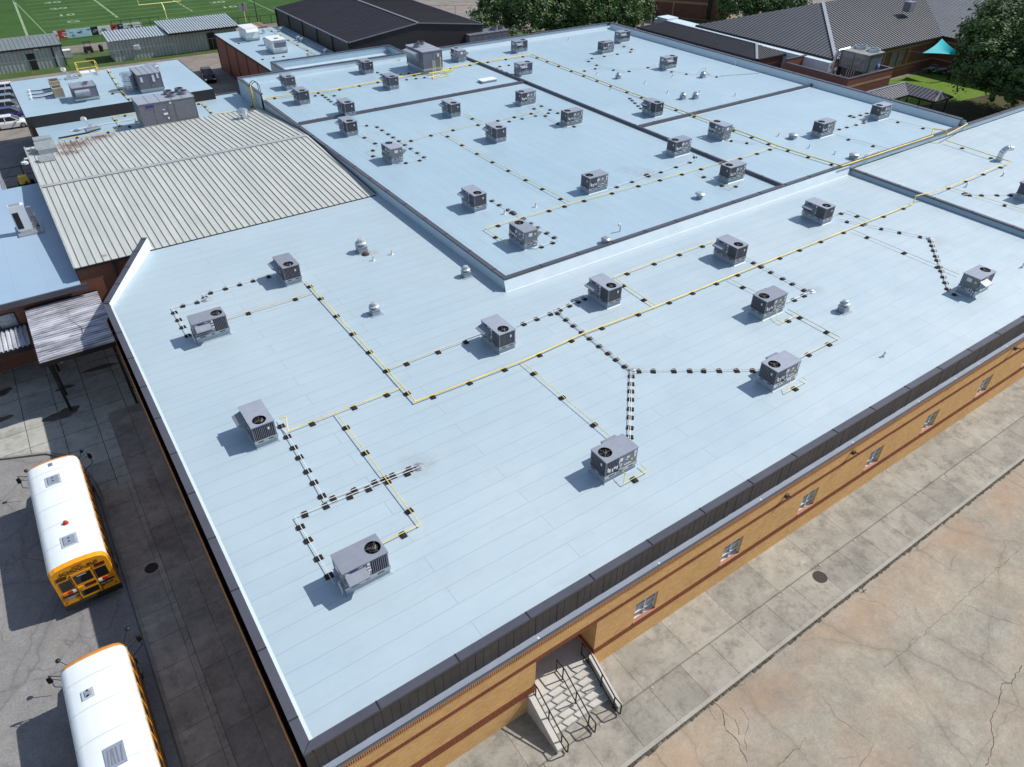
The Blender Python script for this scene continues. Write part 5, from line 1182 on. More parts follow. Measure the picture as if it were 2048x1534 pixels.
# corrugated canopies
def canopy(name, label, x0, x1, y0, y1, z0, z1, m_, axis, posts):
    t = thing(name, label, 'canopy', ((x0+x1)/2, (y0+y1)/2, GZ)); mb = MB()
    st_ = .27; k = 0
    zz = lambda y: z0+(z1-z0)*(y-y0)/(y1-y0)
    lim = (y1-y0) if axis == 'x' else (x1-x0)
    while (k+1)*st_ <= lim+.01:
        o = k*st_
        for u0, h0, u1, h1 in ((0, 0, .11, 0), (.11, 0, .125, .11), (.125, .11, .255, .11), (.255, .11, .27, 0)):
            if axis == 'x': ya, yb = y0+o+u0, y0+o+u1; mb.quad((x0, ya, zz(ya)+h0), (x1, ya, zz(ya)+h0), (x1, yb, zz(yb)+h1), (x0, yb, zz(yb)+h1))
            else: xa, xb = x0+o+u0, x0+o+u1; mb.quad((xa, y0, z0+h0), (xb, y0, z0+h1), (xb, y1, z1+h1), (xa, y1, z1+h0))
        k += 1
    mb.build('roof_sheet', m_, t)
    mb = MB(); mb.box(x0-.05, x1, y0-.08, y0-.005, min(z0, z1)-.28, z0+.02); mb.box(x0-.08, x0-.005, y0, y1, z0-.28, z0+.0); mb.box(x0, x1, y1+.005, y1+.12, z1-.1, z1+.12); mb.box(x0, x1, y0+.02, y0+.1, z0-.3, z0-.05); mb.build('edge_beam', M['darkpost'], t)
    for (xx, yy) in posts:
        mb = MB(); mb.box(xx-.08, xx+.08, yy-.08, yy+.08, GZ, z0-.05); mb.build('post', M['darkpost'], t)
    return t
q = canopy('corrugated_canopy', 'silver corrugated metal canopy on dark posts beside the diagonal parapet', -3.75, .75, 45.25, 52.4, -1.95, -1.85, M['corrug'], 'x', [(-3.35, 45.5), (-3.35, 47.4), (-3.35, 50.6), (.35, 45.7), (.35, 43.9)])
canopy('corrugated_canopy', 'bright crumpled-looking corrugated canopy at the far left edge', -30, -3.95, 49.7, 52.5, -3.0, -3.0, M['corrug2'], 'y', [(-7.5, 50), (-12, 50)])
mb = MB(); mb.pipe([PZ(118, 612, -1.8), PZ(126, 610, -1.8), PZ(133, 612, -1.8), PZ(137, 625, -1.8), PZ(140, 640, -1.8), (PZ(163, 655, -1.8)), PZ(165, 666, -1.8), PZ(140, 672, -1.8)], .018); solo(mb, 'canopy_cable', M['black'], 'thin black cable wandering over the silver canopy', 'cable')
# damp patches on the plaza
def blob(px, py, rx, ry, z, seed):
    p = PZ(px, py, z); rs = random.Random(seed); mb = MB()
    a_, b__, c__ = rs.random()*6, rs.random()*6, rs.random()*6
    rad = lambda t_: 1+.18*math.sin(2*t_+a_)+.12*math.sin(3*t_+b__)+.06*math.sin(7*t_+c__)
    mb.quad(*[(p.x+rx*math.cos(t_)*rad(t_), p.y+ry*math.sin(t_)*rad(t_), z) for t_ in [2*math.pi*k/40 for k in range(40)]]); struct(mb, 'damp_stain', M['puddle'])
blob(125, 828, .95, .55, GZ+.004, 1); blob(5, 785, .6, .35, GZ+.004, 2); blob(130, 775, .5, .25, GZ+.004, 3); blob(5, 838, .5, .3, GZ+.004, 4); blob(200, 735, 1.2, .22, GZ+.004, 5)

# ================================================================ BACKGROUND BUILDINGS
def ribs(mb, a, b_, c, d, n, w_=.06, h_=.08):
    """ribs from edge a-b to edge d-c of a roof plane"""
    a, b_, c, d = map(Vector, (a, b_, c, d))
    for k in range(n+1):
        t_ = k/n; mb.bar(a.lerp(b_, t_)+Vector((0, 0, .03)), d.lerp(c, t_)+Vector((0, 0, .03)), w_, h_)
def wallribs(mb, x0, x1, y, z0, z1, step, out=-.03):
    x = x0
    while x <= x1: mb.box(x-.05, x+.05, y+out, y, z0, z1); x += step
# shed 1
t = thing('metal_shed', 'grey-green metal shed with dark trim at the far left, by the football field', 'shed', (2, 141, GZ))
mb = MB(); mb.box(-16, 10.0, 139.2, 148, GZ-.1, -2.95); mb.build('wall', M['shedwall'], t)
mb = MB(); wallribs(mb, -15.9, 9.9, 139.2, GZ, -2.95, .55)
k = 139.3
mb.build('wall_ribs', M['shedrib'], t)
mb = MB(); mb.quad((-16.3, 138.9, -2.9), (10.2, 138.9, -2.9), (10.2, 143.6, -2.1), (-16.3, 143.6, -2.1)); mb.quad((-16.3, 143.6, -2.1), (10.2, 143.6, -2.1), (10.2, 148.3, -2.9), (-16.3, 148.3, -2.9)); mb.build('roof', M['shedroof2'], t)
mb = MB(); ribs(mb, (-16.3, 138.9, -2.9), (10.2, 138.9, -2.9), (10.2, 143.6, -2.1), (-16.3, 143.6, -2.1), 44); mb.build('roof_ribs', M['shedrib'], t)
mb = MB(); mb.box(-16.3, 10.25, 138.82, 138.9, -3.1, -2.85); mb.box(8.6, 8.8, 139.1, 139.17, GZ, -3.0); mb.box(9.95, 10.1, 139.1, 139.2, GZ, -3); mb.build('trim', M['darkpost'], t)
pd = PY(61, 112, 139.1); mb = MB(); mb.box(pd.x-.55, pd.x+.55, 139.08, 139.16, GZ, GZ+2.3); mb.build('door', M['black'], t)
for px in (12, 71): p = PY(px, 98 if px == 71 else 103, 139.05); mb = MB(); mb.box(p.x-.3, p.x+.3, 138.9, 139.16, p.z-.12, p.z+.12); mb.build('wall_lamp', M['white'], t)
# shed 2
t = thing('long_metal_shed', 'long grey-green metal shed with pale two-step roof in the middle by the football field', 'shed', (26, 139, GZ))
yb0 = 138.4
mb = MB(); mb.box(16.9, 37, 137.7, 141.7, GZ-.1, -2.98); mb.build('wall', M['shedwall'], t)
mb = MB(); wallribs(mb, 17, 36.9, 137.7, GZ, -2.98, .55); mb.build('wall_ribs', M['shedrib'], t)
mb = MB(); mb.quad((16.6, 137.2, -2.95), (25.8, 137.2, -2.95), (25.8, 142.0, -2.3), (16.6, 142.0, -2.3)); mb.quad((25.7, 136.6, -2.7), (37.4, 136.6, -2.7), (37.4, 143.6, -1.9), (25.3, 143.6, -1.9)); mb.build('roof', M['shedroof'], t)
mb = MB(); ribs(mb, (16.6, 137.2, -2.95), (25.7, 137.2, -2.95), (25.7, 142, -2.3), (16.6, 142, -2.3), 20); ribs(mb, (25.7, 136.6, -2.7), (37.4, 136.6, -2.7), (37.4, 143.6, -1.9), (25.7, 143.6, -1.9), 27); mb.build('roof_ribs', M['seamrib'], t)
mb = MB(); mb.box(25.7, 37.5, 136.5, 136.6, -2.98, -2.68); mb.box(37.4, 37.5, 136.6, 143.6, -2.98, -2.7); mb.build('trim', M['darkpost'], t)
pd = PY(425, 84, 137.6); mb = MB(); mb.box(pd.x-.65, pd.x+.65, 137.58, 137.66, GZ, GZ+2.5); d_ = mb.build('door', M['black'], t); mb = MB(); mb.box(pd.x-.03, pd.x+.03, 137.55, 137.58, GZ, GZ+1.6); mb.box(pd.x-.65, pd.x+.65, 137.55, 137.58, GZ+1.6, GZ+1.68); mb.build('door_frame', M['shedrib'], d_)
p = PY(273, 94, 137.5); t2 = thing('window_air_conditioner', 'white window air conditioner stuck in the wall of the long metal shed', 'air conditioner', (p.x, 137.5, p.z-.3)); mb = MB(); mb.box(p.x-.45, p.x+.45, 137.2, 137.66, p.z-.35, p.z+.35); mb.build('casing', M['white'], t2); mb = MB(); mb.box(p.x-.3, p.x+.3, 137.17, 137.2, p.z-.22, p.z+.22); mb.build('grille', M['galv'], t2)
p = PZ(407, 97, GZ); mb = MB(); mb.lathe((p.x, p.y, GZ), [(.55, 0), (.55, .8), (.5, .86), (.2, .9)], 16); solo(mb, 'condensing_unit', M['cab'], 'round grey condensing unit beside the door of the long metal shed', 'air conditioner')
p = PZ(137, 115, GZ); mb = MB(); mb.box(p.x-.6, p.x+.6, p.y-.5, p.y+.5, GZ, GZ+1.1); mb.cur = 1; mb.box(p.x-.62, p.x+.62, p.y-.52, p.y+.52, GZ+1.1, GZ+1.2); solo(mb, 'condensing_unit', [M['galv'], M['white']], 'boxy pale condensing unit at the corner of the left metal shed', 'air conditioner')
# barrel, cart
p = PZ(204, 103, GZ); mb = MB(); mb.lathe((p.x, p.y, GZ), [(.3, 0), (.36, .9), (.2, 1.1)], 12); solo(mb, 'bin', M['black'], 'black bin standing alone between the two metal sheds', 'bin')
p = PZ(180, 106, GZ); mb = MB(); mb.box(p.x-.8, p.x+.6, p.y-.35, p.y+.35, GZ+.4, GZ+1.0, top=(.1, .05)); 
for xx in (-.55, .35):
    for yy in (-.4, .3): mb.cyl((p.x+xx, p.y+yy, GZ+.25), (p.x+xx, p.y+yy+.12, GZ+.25), .25, n=10)
mb.bar((p.x-.5, p.y, GZ+1), (p.x-.5, p.y, GZ+1.7), .06); mb.bar((p.x+.4, p.y, GZ+1), (p.x+.4, p.y, GZ+1.7), .06); mb.box(p.x-.7, p.x+.6, p.y-.35, p.y+.35, GZ+1.7, GZ+1.76)
solo(mb, 'golf_cart', M['black'], 'small black cart parked between the two metal sheds', 'cart')
# chain-link fence line
def post_fence(pts, hgt, label, step=3.0, name='fence', m_=None, rails=(1.0,), mesh=False, w_=.06):
    t = thing(name, label, 'fence', tuple(pts[0])); mr_ = MB()
    for a, b_ in zip(pts, pts[1:]):
        a, b_ = Vector(a), Vector(b_); n = max(1, int((b_-a).length/step))
        for k in range(n+1): p = a.lerp(b_, k/n); mb = MB(); mb.bar(p, p+Vector((0, 0, hgt)), w_); mb.build('post', m_ or M['galv'], t)
        for f in rails: mr_.bar(a+Vector((0, 0, hgt*f)), b_+Vector((0, 0, hgt*f)), w_*.75)
    mr_.build('rails', m_ or M['galv'], t)
post_fence([(-20, 137.2, GZ), (10, 136.4, GZ), (18, 136.1, GZ), (26, 135.6, GZ)], 1.9, 'thin grey chain-link fence in front of the metal sheds', 4.5, w_=.05)
post_fence([(37.5, 152.5, GZ), (58, 150.5, GZ)], 1.6, 'black post and rail fence behind the tall light pole', 1.9, m_=M['black'], rails=(.1, 1.0), w_=.09)
post_fence([(20.5, 157.0, GZ), (28.5, 156.4, GZ)], 2.4, 'row of black frames behind the advertising banners', 1.4, m_=M['black'], rails=(.6, 1.0), w_=.08)
# banners
bx = [112, 120, 137, 187, 201, 227, 240, 252, 290]; cols = ['white', 'redpaint', 'ltblue', 'black', 'white', 'redpaint', 'navy', 'white']; labs = ['small white banner at the left end of the field banners', 'left red banner among the field banners', 'long light blue banner facing the camera by the field', 'black banner with a grey emblem among the field banners', 'white banner right of the black one by the field', 'right red banner among the field banners', 'navy banner between the red and the last white banner', 'white banner at the right end of the field banners']
for k in range(8):
    a = PZ(bx[k], 80-(bx[k]-112)*.105, GZ+.2); b_ = PZ(bx[k+1], 80-(bx[k+1]-112)*.105, GZ+.2); mb = MB(); mb.box(a.x, b_.x-.04, 158.6, 158.68, GZ+.15, GZ+1.5)
    t = thing('field_banner', labs[k], 'banner', ((a.x+b_.x)/2, 158.6, GZ), 'advertising banners by the field'); mb.build('panel', M[cols[k]], t)
    mb = MB(); rs = random.Random(k+9); L = b_.x-a.x
    for j in range(int(3+L)):
        xx = a.x+.25+(L-.8)*rs.random(); zz = GZ+.35+.8*rs.random(); mb.box(xx, xx+rs.uniform(.25, .8), 158.58, 158.6, zz, zz+rs.uniform(.08, .25))
    mb.build('print', M['white'] if cols[k] in ('redpaint', 'black', 'navy') else M['cargrey'], t)
# goalpost
p = PZ(335, 43, GZ); t = thing('goalpost', 'pale yellow football goalpost at the near end of the field', 'goalpost', (p.x, p.y, GZ)); mb = MB()
cz = GZ+3.05; c1 = (p.x, p.y, GZ); mb.pipe([c1, (p.x, p.y, GZ+2.0), (p.x, p.y+.6, GZ+2.8), (p.x, p.y+1.3, cz)], .11, 8); mb.build('stem', M['goal'], t)
mb = MB(); mb.pipe([(p.x-4.1, p.y+1.3, cz), (p.x+3.6, p.y+1.3, cz)], .09, 8); mb.pipe([(p.x-4.1, p.y+1.3, cz), (p.x-4.1, p.y+1.3, cz+6)], .07, 8); mb.pipe([(p.x+3.6, p.y+1.3, cz), (p.x+3.6, p.y+1.3, cz+6)], .07, 8); mb.build('crossbar', M['goal'], t)
# light pole and sign
p = PZ(517, 50, GZ); t = thing('light_pole', 'thin black light pole with a small glowing lamp at the edge of the field', 'lamp post', (p.x, p.y, GZ)); mb = MB(); mb.cyl(p, p+Vector((0, 0, 6.3)), .09, .06); mb.bar(p+Vector((0, 0, 6.1)), p+Vector((-.9, 0, 6.0)), .05); mb.build('pole', M['black'], t)
em = bpy.data.materials.new('lamp_glow'); em.use_nodes = True; em.node_tree.nodes['Principled BSDF'].inputs['Emission Color'].default_value = (1, .55, .35, 1); em.node_tree.nodes['Principled BSDF'].inputs['Emission Strength'].default_value = 3
mb = MB(); mb.lathe(tuple(p+Vector((-1.0, 0, 5.8))), [(.1, 0), (.25, .1), (.25, .3), (.1, .4)], 10); mb.build('lamp_head', em, t)
p = PZ(492, 44, GZ); mb = MB(); mb.cyl(p, p+Vector((0, 0, 2.9)), .09); mb.cur = 1; mb.box(p.x-.75, p.x-.12, p.y-.06, p.y+.06, GZ+1.9, GZ+3.2); mb.box(p.x+.12, p.x+.75, p.y-.06, p.y+.06, GZ+1.9, GZ+3.2); mb.cur = 2; mb.box(p.x-.12, p.x+.12, p.y-.08, p.y+.08, GZ+1.9, GZ+3.25); solo(mb, 'field_sign', [M['goal'], M['galv'], M['black']], 'grey double-panel sign on a post beside the field', 'sign')
# brown building
t = thing('brown_building', 'brown-walled flat-roofed building with white rooftop units in front of the black warehouse', 'building', (34, 110, GZ))
BX0, BX1, BY0, BY1, BZ = 29.9, 40.8, 97, 124, -1.0
mb = MB(); mb.quad((BX0, BY0, BZ), (BX1, BY0, BZ), (BX1, BY1, BZ), (BX0, BY1, BZ)); mb.build('roof', M['roof_far'], t)
mb = MB(); mb.box(BX0, BX1, BY0, BY1, GZ, BZ-.05); mb.build('wall', M['brownwall'], t)
mb = MB()
for yy in (123.8, 118.6, 113.9, 109.2, 104.4, 99.8): mb.box(BX0-.06, BX0, yy-.12, yy+.12, GZ, BZ-.1)
mb.box(BX0-.08, BX0, BY0, BY1, BZ-.25, BZ+.03); mb.build('trim', M['black'], t)
def PB(px, py, z=BZ): return PZ(px, py, z)
for (px, py, lab, k) in ((507, 82, 'white rooftop unit with a sloping front, further back on the brown building', 0), (562, 107, 'white rooftop unit with a dark louvred end, nearer on the brown building', 1)):
    p = PB(px, py); q = big_unit('white_rooftop_unit', lab, p.x-1.0, p.x+1.0, p.y-.1, p.y+3.0, BZ, BZ+.35, BZ+1.75, M['white'], M['white'], [(p.x, p.y+1.0, .3)] if k else (), 4, 'y', stub=.06)
    mb = MB()
    if k: mb.quad((p.x-.8, p.y-.12, BZ+.8), (p.x+.8, p.y-.12, BZ+.8), (p.x+.85, p.y-.35, BZ+1.5), (p.x-.85, p.y-.35, BZ+1.5)); mb.build('louvre', M['cab'], q)
    else: mb.quad((p.x-.9, p.y-.5, BZ+1.3), (p.x+.9, p.y-.5, BZ+1.3), (p.x+.9, p.y-.1, BZ+1.75), (p.x-.9, p.y-.1, BZ+1.75)); mb.build('hood', M['white'], q)
for k, (px, py, lab) in enumerate(((528, 67, 'small exhaust vent behind the rear white unit'), (534, 90, 'white exhaust vent between the two white units'), (562, 63, 'silver vent ball at the far end of the brown building'), (597, 81, 'silver vent ball near the black warehouse, left of a pair'), (604, 84, 'silver vent ball near the black warehouse, right of a pair'), (652, 107, 'silver vent ball nearest the box-like pit'), (618, 116, 'small white stack near the box-like pit'))):
    p = PB(px, py); s = .8 if k != 1 else 1.3; mb = MB(); mb.box(p.x-.25*s, p.x+.25*s, p.y-.25*s, p.y+.25*s, BZ, BZ+.3*s); mb.lathe((p.x, p.y, BZ+.3*s), [(.2*s, 0), (.4*s, .2*s), (.42*s, .35*s), (.2*s, .5*s)], 12); solo(mb, 'roof_vent', M['chrome'], lab, 'vent')
run(g, [(535, 56), (645, 115)], BZ, 'yellow gas line on the brown building', r=.05, step=3.6)
run(wv, [(578, 110), (512, 119)], BZ, 'white drain before the nearer white unit', step=1.6)
run(wv, [(463, 88), (492, 83)], BZ, 'white drain left of the rear white unit', step=2.0)
mb = MB(); mb.pipe([PB(562, 60), PB(580, 72), PB(597, 80), PB(615, 92), PB(650, 106)], .05); solo(mb, 'dark_cable', M['black'], 'dark cable snaking between the vent balls on the brown building', 'cable')
# stacked stuff by the back corner: trailers
for k in range(3):
    p = PZ(505+9*k, 60-1.5*k, GZ+1.3); mb = MB(); mb.box(p.x-.6, p.x+.6, p.y-2.2, p.y+2.2, GZ, GZ+2.0, top=(.1, .1)); solo(mb, 'parked_trailer', M['wood'], ['leftmost', 'middle', 'rightmost'][k]+' brown-topped trailer parked behind the brown building', 'trailer')
p = PZ(483, 62, GZ+1.2)
# black warehouse
t = thing('black_warehouse', 'huge black metal warehouse with a low gabled roof and pale eave dots', 'building', (52, 115, GZ))
WX0, WX1, WYa, WYb, WE, WR = 40.9, 62.6, 98.5, 127, 1.1, 2.4
yc = (WX0+WX1)/2
mb = MB(); mb.quad((WX0, WYa, WE), (yc, WYa, WR), (yc, WYb, WR), (WX0, WYb, WE)); mb.quad((yc, WYa, WR), (WX1, WYa, WE), (WX1, WYb, WE), (yc, WYb, WR)); mb.build('roof', M['blackroof'], t)
mb = MB(); ribs(mb, (WX0, WYa, WE), (WX0, WYb, WE), (yc, WYb, WR), (yc, WYa, WR), 44, .05, .05); ribs(mb, (WX1, WYa, WE), (WX1, WYb, WE), (yc, WYb, WR), (yc, WYa, WR), 44, .05, .05); mb.build('roof_ribs', M['blackroof'], t)
mb = MB(); mb.bar((WX0, WYa, WE+.02), (yc, WYa, WR+.02), .14, .12); mb.bar((yc, WYa, WR+.02), (WX1, WYa, WE+.02), .14, .12); mb.bar((yc, WYa, WR+.06), (yc, WYb, WR+.06), .4, .05); mb.build('ridge_trim', M['cab'], t)
mb = MB(); 
for k in range(44): yy = WYa+.3+(WYb-WYa)*k/44; mb.box(WX0-.12, WX0+.03, yy, yy+.28, WE-.04, WE+.1); mb.box(WX1-.03, WX1+.12, yy, yy+.28, WE-.04, WE+.1)
mb.build('eave_caps', M['gutter'], t)
mb = MB(); mb.quad((WX0+.1, WYb, GZ), (WX0+.1, WYa+.1, GZ), (WX0+.1, WYa+.1, WE), (WX0+.1, WYb, WE)); mb.quad((WX0+.1, WYa+.1, GZ), (WX1-.1, WYa+.1, GZ), (WX1-.1, WYa+.1, WE), (yc, WYa+.1, WR), (WX0+.1, WYa+.1, WE)); mb.quad((WX1-.1, WYa+.1, GZ), (WX1-.1, WYb, GZ), (WX1-.1, WYb, WE), (WX1-.1, WYa+.1, WE)); mb.build('wall', M['blackwall'], t)
mb = MB()
for yy in (98.7, 104.4, 110, 115.7, 121.4, 126.9): mb.box(WX0-.02, WX0+.09, yy-.14, yy+.14, GZ, WE-.05)
mb.build('pilasters', M['black'], t)
# low black unit behind main parapet
pa = PZ(893, 92, 1.0)
q = big_unit('long_roof_unit', 'long ribbed-top unit at the back, half hidden behind the white parapet beside the trees', 59.5, 66.5, 97.5, 100.2, -2.2, -1.7, .1, M['cab'], M['cab'], [(64.6, 98.8, .6), (65.8, 98.9, .6)], 9, 'x')
# boxed pit with parapets
t = thing('walled_pit', 'long box-like pit with dark coping between the brown building and the back parapet', 'parapet', (36, 91, GZ)); mb, mj = MB(), MB()
PX0, PX1, PY0, PY1, PZt = 29.0, 45.5, 89.0, 95.6, .9
mb.quad((PX0, 88.6, .0), (PX1, 88.6, .0), (PX1, PY1-.2, .0), (PX0, PY1-.2, .0)); mb.box(PX0, PX1, PY1-.25, PY1, GZ, PZt-.08); mb.box(PX0, PX0+.25, 88.6, PY1-.26, GZ, PZt-.08); mb.box(PX1-.25, PX1, 88.6, PY1-.26, GZ, PZt-.08); mb.build('walls', M['flash'], t)
mb = MB(); coping_run(mb, mj, (PX1, PY1), (PX0, PY1), PZt, side=1, w_=.3); coping_run(mb, mj, (PX0, PY1-.31), (PX0, 88.6), PZt, side=1, w_=.3); coping_run(mb, mj, (PX1, 88.6), (PX1, PY1-.31), PZt, side=1, w_=.3); merge(mb, mj).build('coping', [M['coping'], M['joint']], t)
# low roof + long hipped roof on the right
t = thing('grey_lower_roof', 'plain grey lower roof strip between the right parapet and the dark ribbed hip roof', 'building', (84, 76, GZ))
mb = MB(); mb.box(78.9, 90.2, 52, 96, GZ, -2.2); mb.build('block', M['gutter'], t)
t = thing('long_hip_roof_building', 'long low building with a dark ribbed hip roof beyond the right parapet', 'building', (93, 80, GZ))
A0, A1, R0, R1, B0, B1 = (90, 69.5, -1.5), (90, 94.3, -1.5), (93.1, 72.5, -.4), (93.1, 91.2, -.4), (96.2, 69.5, -1.5), (96.2, 94.3, -1.5)
mb = MB(); mb.quad(A0, R0, R1, A1); mb.quad(B0, B1, R1, R0); mb.quad(A0, B0, R0); mb.quad(A1, R1, B1); mb.build('roof', M['seamroof2'], t)
mb = MB(); ribs(mb, (90, 72.5, -1.5), (90, 91.2, -1.5), R1, R0, 46, .06, .08)
for k in range(1, 8): f = k/8; mb.bar(Vector(A0).lerp(Vector((90, 72.5, -1.5)), f), Vector(A0).lerp(Vector(R0), f), .06, .08); mb.bar(Vector(A1).lerp(Vector((90, 91.2, -1.5)), f), Vector(A1).lerp(Vector(R1), f), .06, .08)
for k in range(1, 14): f = k/14; xx = 90+6.2*f; top = Vector(A0).lerp(Vector(R0), min(1, 2*f)) if f <= .5 else Vector(B0).lerp(Vector(R0), 2*(1-f)); mb.bar((xx, 69.5, -1.47), tuple(top+Vector((0, 0, .03))), .06, .08)
mb.build('roof_ribs', M['seamrib'], t)
mb = MB(); mb.bar(Vector(A0)+Vector((0, 0, .05)), Vector(R0)+Vector((0, 0, .05)), .35, .05); mb.bar(R0, R1, .2, .12); mb.build('hip_cap', M['ridgecap'], t)
mb = MB(); mb.box(89.9, 90.05, 69.3, 94.5, -1.75, -1.5); mb.box(89.9, 96.3, 69.3, 69.48, -1.75, -1.5); mb.build('fascia', M['black'], t)
mb = MB(); mb.box(90.2, 96, 69.7, 94.1, GZ, -1.6); mb.build('wall', M['redbrick'], t)
mb = MB(); mb.quad((96.2, 62, -1.3), (98.6, 62, -1.1), (98.6, 97, -1.1), (96.2, 97, -1.3)); mb.box(96.2, 98.5, 62, 97, GZ, -1.35); mb.box(96.3, 98.8, 94, 96.5, -1.3, -.9); solo(mb, 'valley_gutter_roof', M['white_flash'], 'white gutter strip between the dark hip roof and the big grey ribbed roof', 'roof')
# big ribbed roof building
t = thing('big_ribbed_roof_building', 'big red brick building with steep grey standing-seam hip roofs at the upper right', 'building', (115, 75, GZ))
E1, E2, E0 = Vector((97.4, 62, -1)), Vector((124.2, 62, -1)), Vector((97.4, 88.5, -1)); T1 = Vector((110.6, 75.2, 3)); T2 = Vector((137.4, 75.2, 3)); 
W1 = Vector((124.2, 20, -1)); T3 = Vector((137.4, 20, 3)); FE = Vector((140, 88.5, -1))
mb = MB(); mb.quad(E0, E1, T1); mb.quad(E1, E2, T2, T1); mb.quad(E2, W1, T3, T2); mb.quad(E0, T1, T2, FE); mb.build('roof', M['seamroof'], t)
mb = MB(); 
for k in range(1, 44):
    f = k/44; p = E0.lerp(E1, f); q_ = E0.lerp(T1, 2*f) if f <= .5 else E1.lerp(T1, 2*(1-f)); mb.bar(p+Vector((0, 0, .04)), q_+Vector((0, 0, .04)), .07, .1)
for k in range(1, 62):
    x = E1.x+(T2.x-E1.x)*k/62
    lo = Vector((x, 62, -1)) if x <= 124.2 else Vector((x, 62+(x-124.2), -1+4*(x-124.2)/13.2)); hi = Vector((x, 62+(x-E1.x), -1+4*(x-E1.x)/13.2)) if x < T1.x else Vector((x, 75.2, 3))
    mb.bar(lo+Vector((0, 0, .04)), hi+Vector((0, 0, .04)), .07, .1)
mb.build('roof_ribs', M['seamrib'], t)
mb = MB()
for k in range(0, 90): y = 20.3+.6*k; lo = Vector((124.2, y, -1)) if y < 62 else Vector((124.2+(y-62), y, -1+4*(y-62)/13.2)); mb.bar(lo+Vector((0, 0, .04)), Vector((137.4, y, 3.04)), .07, .1)
mb.build('wing_roof_ribs', M['seamribl'], t)
mb = MB(); mb.bar(E1+Vector((0, 0, .1)), T1+Vector((0, 0, .1)), .5, .06); mb.build('hip_cap', M['ridgecap'], t)
mb = MB(); mb.bar(E1+Vector((-.1, -.1, -.1)), E2+Vector((0, -.1, -.1)), .15, .25); mb.bar(E2+Vector((-.1, 0, -.1)), W1+Vector((-.1, 0, -.1)), .15, .25); mb.bar(E0+Vector((-.1, 0, -.1)), E1+Vector((-.1, 0, -.1)), .15, .25); mb.build('eave_trim', M['black'], t)
mb = MB(); mb.box(98.2, 125.0, 62.8, 63.0, GZ, -1.1); mb.box(125.0, 125.2, 20, 63.0, GZ, -1.1); mb.box(98.0, 98.2, 62.8, 88, GZ, -1.1); mb.build('brick_wall', M['redbrick'], t)
mb = MB(); mb.box(98.2, 125, 62.76, 62.8, -2.05, -1.75); mb.box(98.2, 125, 62.76, 62.8, -4.6, -4.35); mb.box(124.96, 125.0, 20, 62.75, -2.05, -1.75); mb.box(124.96, 125.0, 20, 62.75, -4.6, -4.35)
for x in (111, 114.2, 115.8, 117.5): mb.box(x-.15, x+.15, 62.765, 62.8, -4.35, -2.05)
k = 100
while k < 124.5: mb.box(k, k+.3, 62.765, 62.8, -1.6, -1.4); k += .6
mb.build('tan_bands', M['tanband'], t)
mb = MB(); mb.box(110.0, 110.2, 62.7, 62.79, GZ, -1.1); mb.build('downpipe', M['black'], t)
for x0, x1 in ((112.7, 114.2), (114.6, 116.1), (105.0, 106.9)):
    mb = MB(); y = 62.74; f = .08; z0, z1 = -4.2, -2.1; mb.box(x0, x1, y-.04, y, z0, z0+f); mb.box(x0, x1, y-.04, y, z1-f, z1); mb.box(x0, x0+f, y-.04, y, z0+f, z1-f); mb.box(x1-f, x1, y-.04, y, z0+f, z1-f); mb.box((x0+x1)/2-.04, (x0+x1)/2+.04, y-.04, y, z0+f, z1-f); mb.box(x0+f, x1-f, y-.03, y, -3.3, -3.22); w_ = mb.build('window', M['tanband'], t)
    mb = MB(); mb.quad((x0+f, y-.01, z0+f), (x1-f, y-.01, z0+f), (x1-f, y-.01, z1-f), (x0+f, y-.01, z1-f)); mb.build('pane', M['glass_blind'], w_)
for y0 in (57, 53):
    mb = MB(); mb.box(124.9, 124.955, y0, y0+2.2, -4.2, -2.2); w_ = mb.build('window', M['darkpost'], t); mb = MB(); mb.box(124.88, 124.9, y0+.1, y0+1.05, -4.1, -2.3); mb.box(124.88, 124.9, y0+1.15, y0+2.1, -4.1, -2.3); mb.build('pane', M['glass_blind'], w_)
# another roof peak beyond, at the top
p = PZ(1822, 3, 3); mb = MB(); mb.box(p.x-.7, p.x+.7, p.y-.6, p.y+.6, 1.6, 3.0); solo(mb, 'roof_box', M['cab'], 'small dark box vent on the big grey roof at the top edge of the picture', 'vent')
# enclosure and cooling tower
t = thing('plant_enclosure', 'open-topped red brick enclosure with a tan band around the cooling tower', 'wall', (97, 61, GZ)); CX0, CX1, CY0, CY1, CZ = 92.2, 102.3, 56.1, 66.6, -1.6
def wl(mb, x0, x1, y0, y1, z0, z1): mb.box(x0, x1, y0, y1, z0, z1)
mb = MB(); wl(mb, CX0, CX0+.3, CY0, CY1, GZ, CZ); wl(mb, CX0+.3, CX1, CY0, CY0+.3, GZ, CZ); wl(mb, CX1-.3, CX1, CY0+.3, 62.7, GZ, CZ); wl(mb, CX0+.3, 98, CY1-.3, CY1, GZ, CZ+.35); wl(mb, 97.7, 98, 62.7, CY1-.3, GZ, CZ+.1); mb.build('brick_wall', M['redbrick'], t)
mb = MB(); mb.box(CX0-.02, CX0, CY0, CY1, -2.75, -2.5); mb.box(CX0-.02, CX1+.02, CY0-.02, CY0, -2.75, -2.5); mb.build('tan_band', M['tanband'], t)
mb = MB(); c_ = .02; mb.box(CX0-.04, CX0+.34, CY0-.04, CY1, CZ, CZ+.08); mb.box(CX0+.34, CX1+.04, CY0-.04, CY0+.34, CZ, CZ+.08); mb.box(CX1-.34, CX1+.04, CY0+.34, 62.7, CZ, CZ+.08); mb.box(CX0+.34, 98, CY1-.34, CY1+.04, CZ+.35, CZ+.43); mb.build('coping', M['coping'], t)
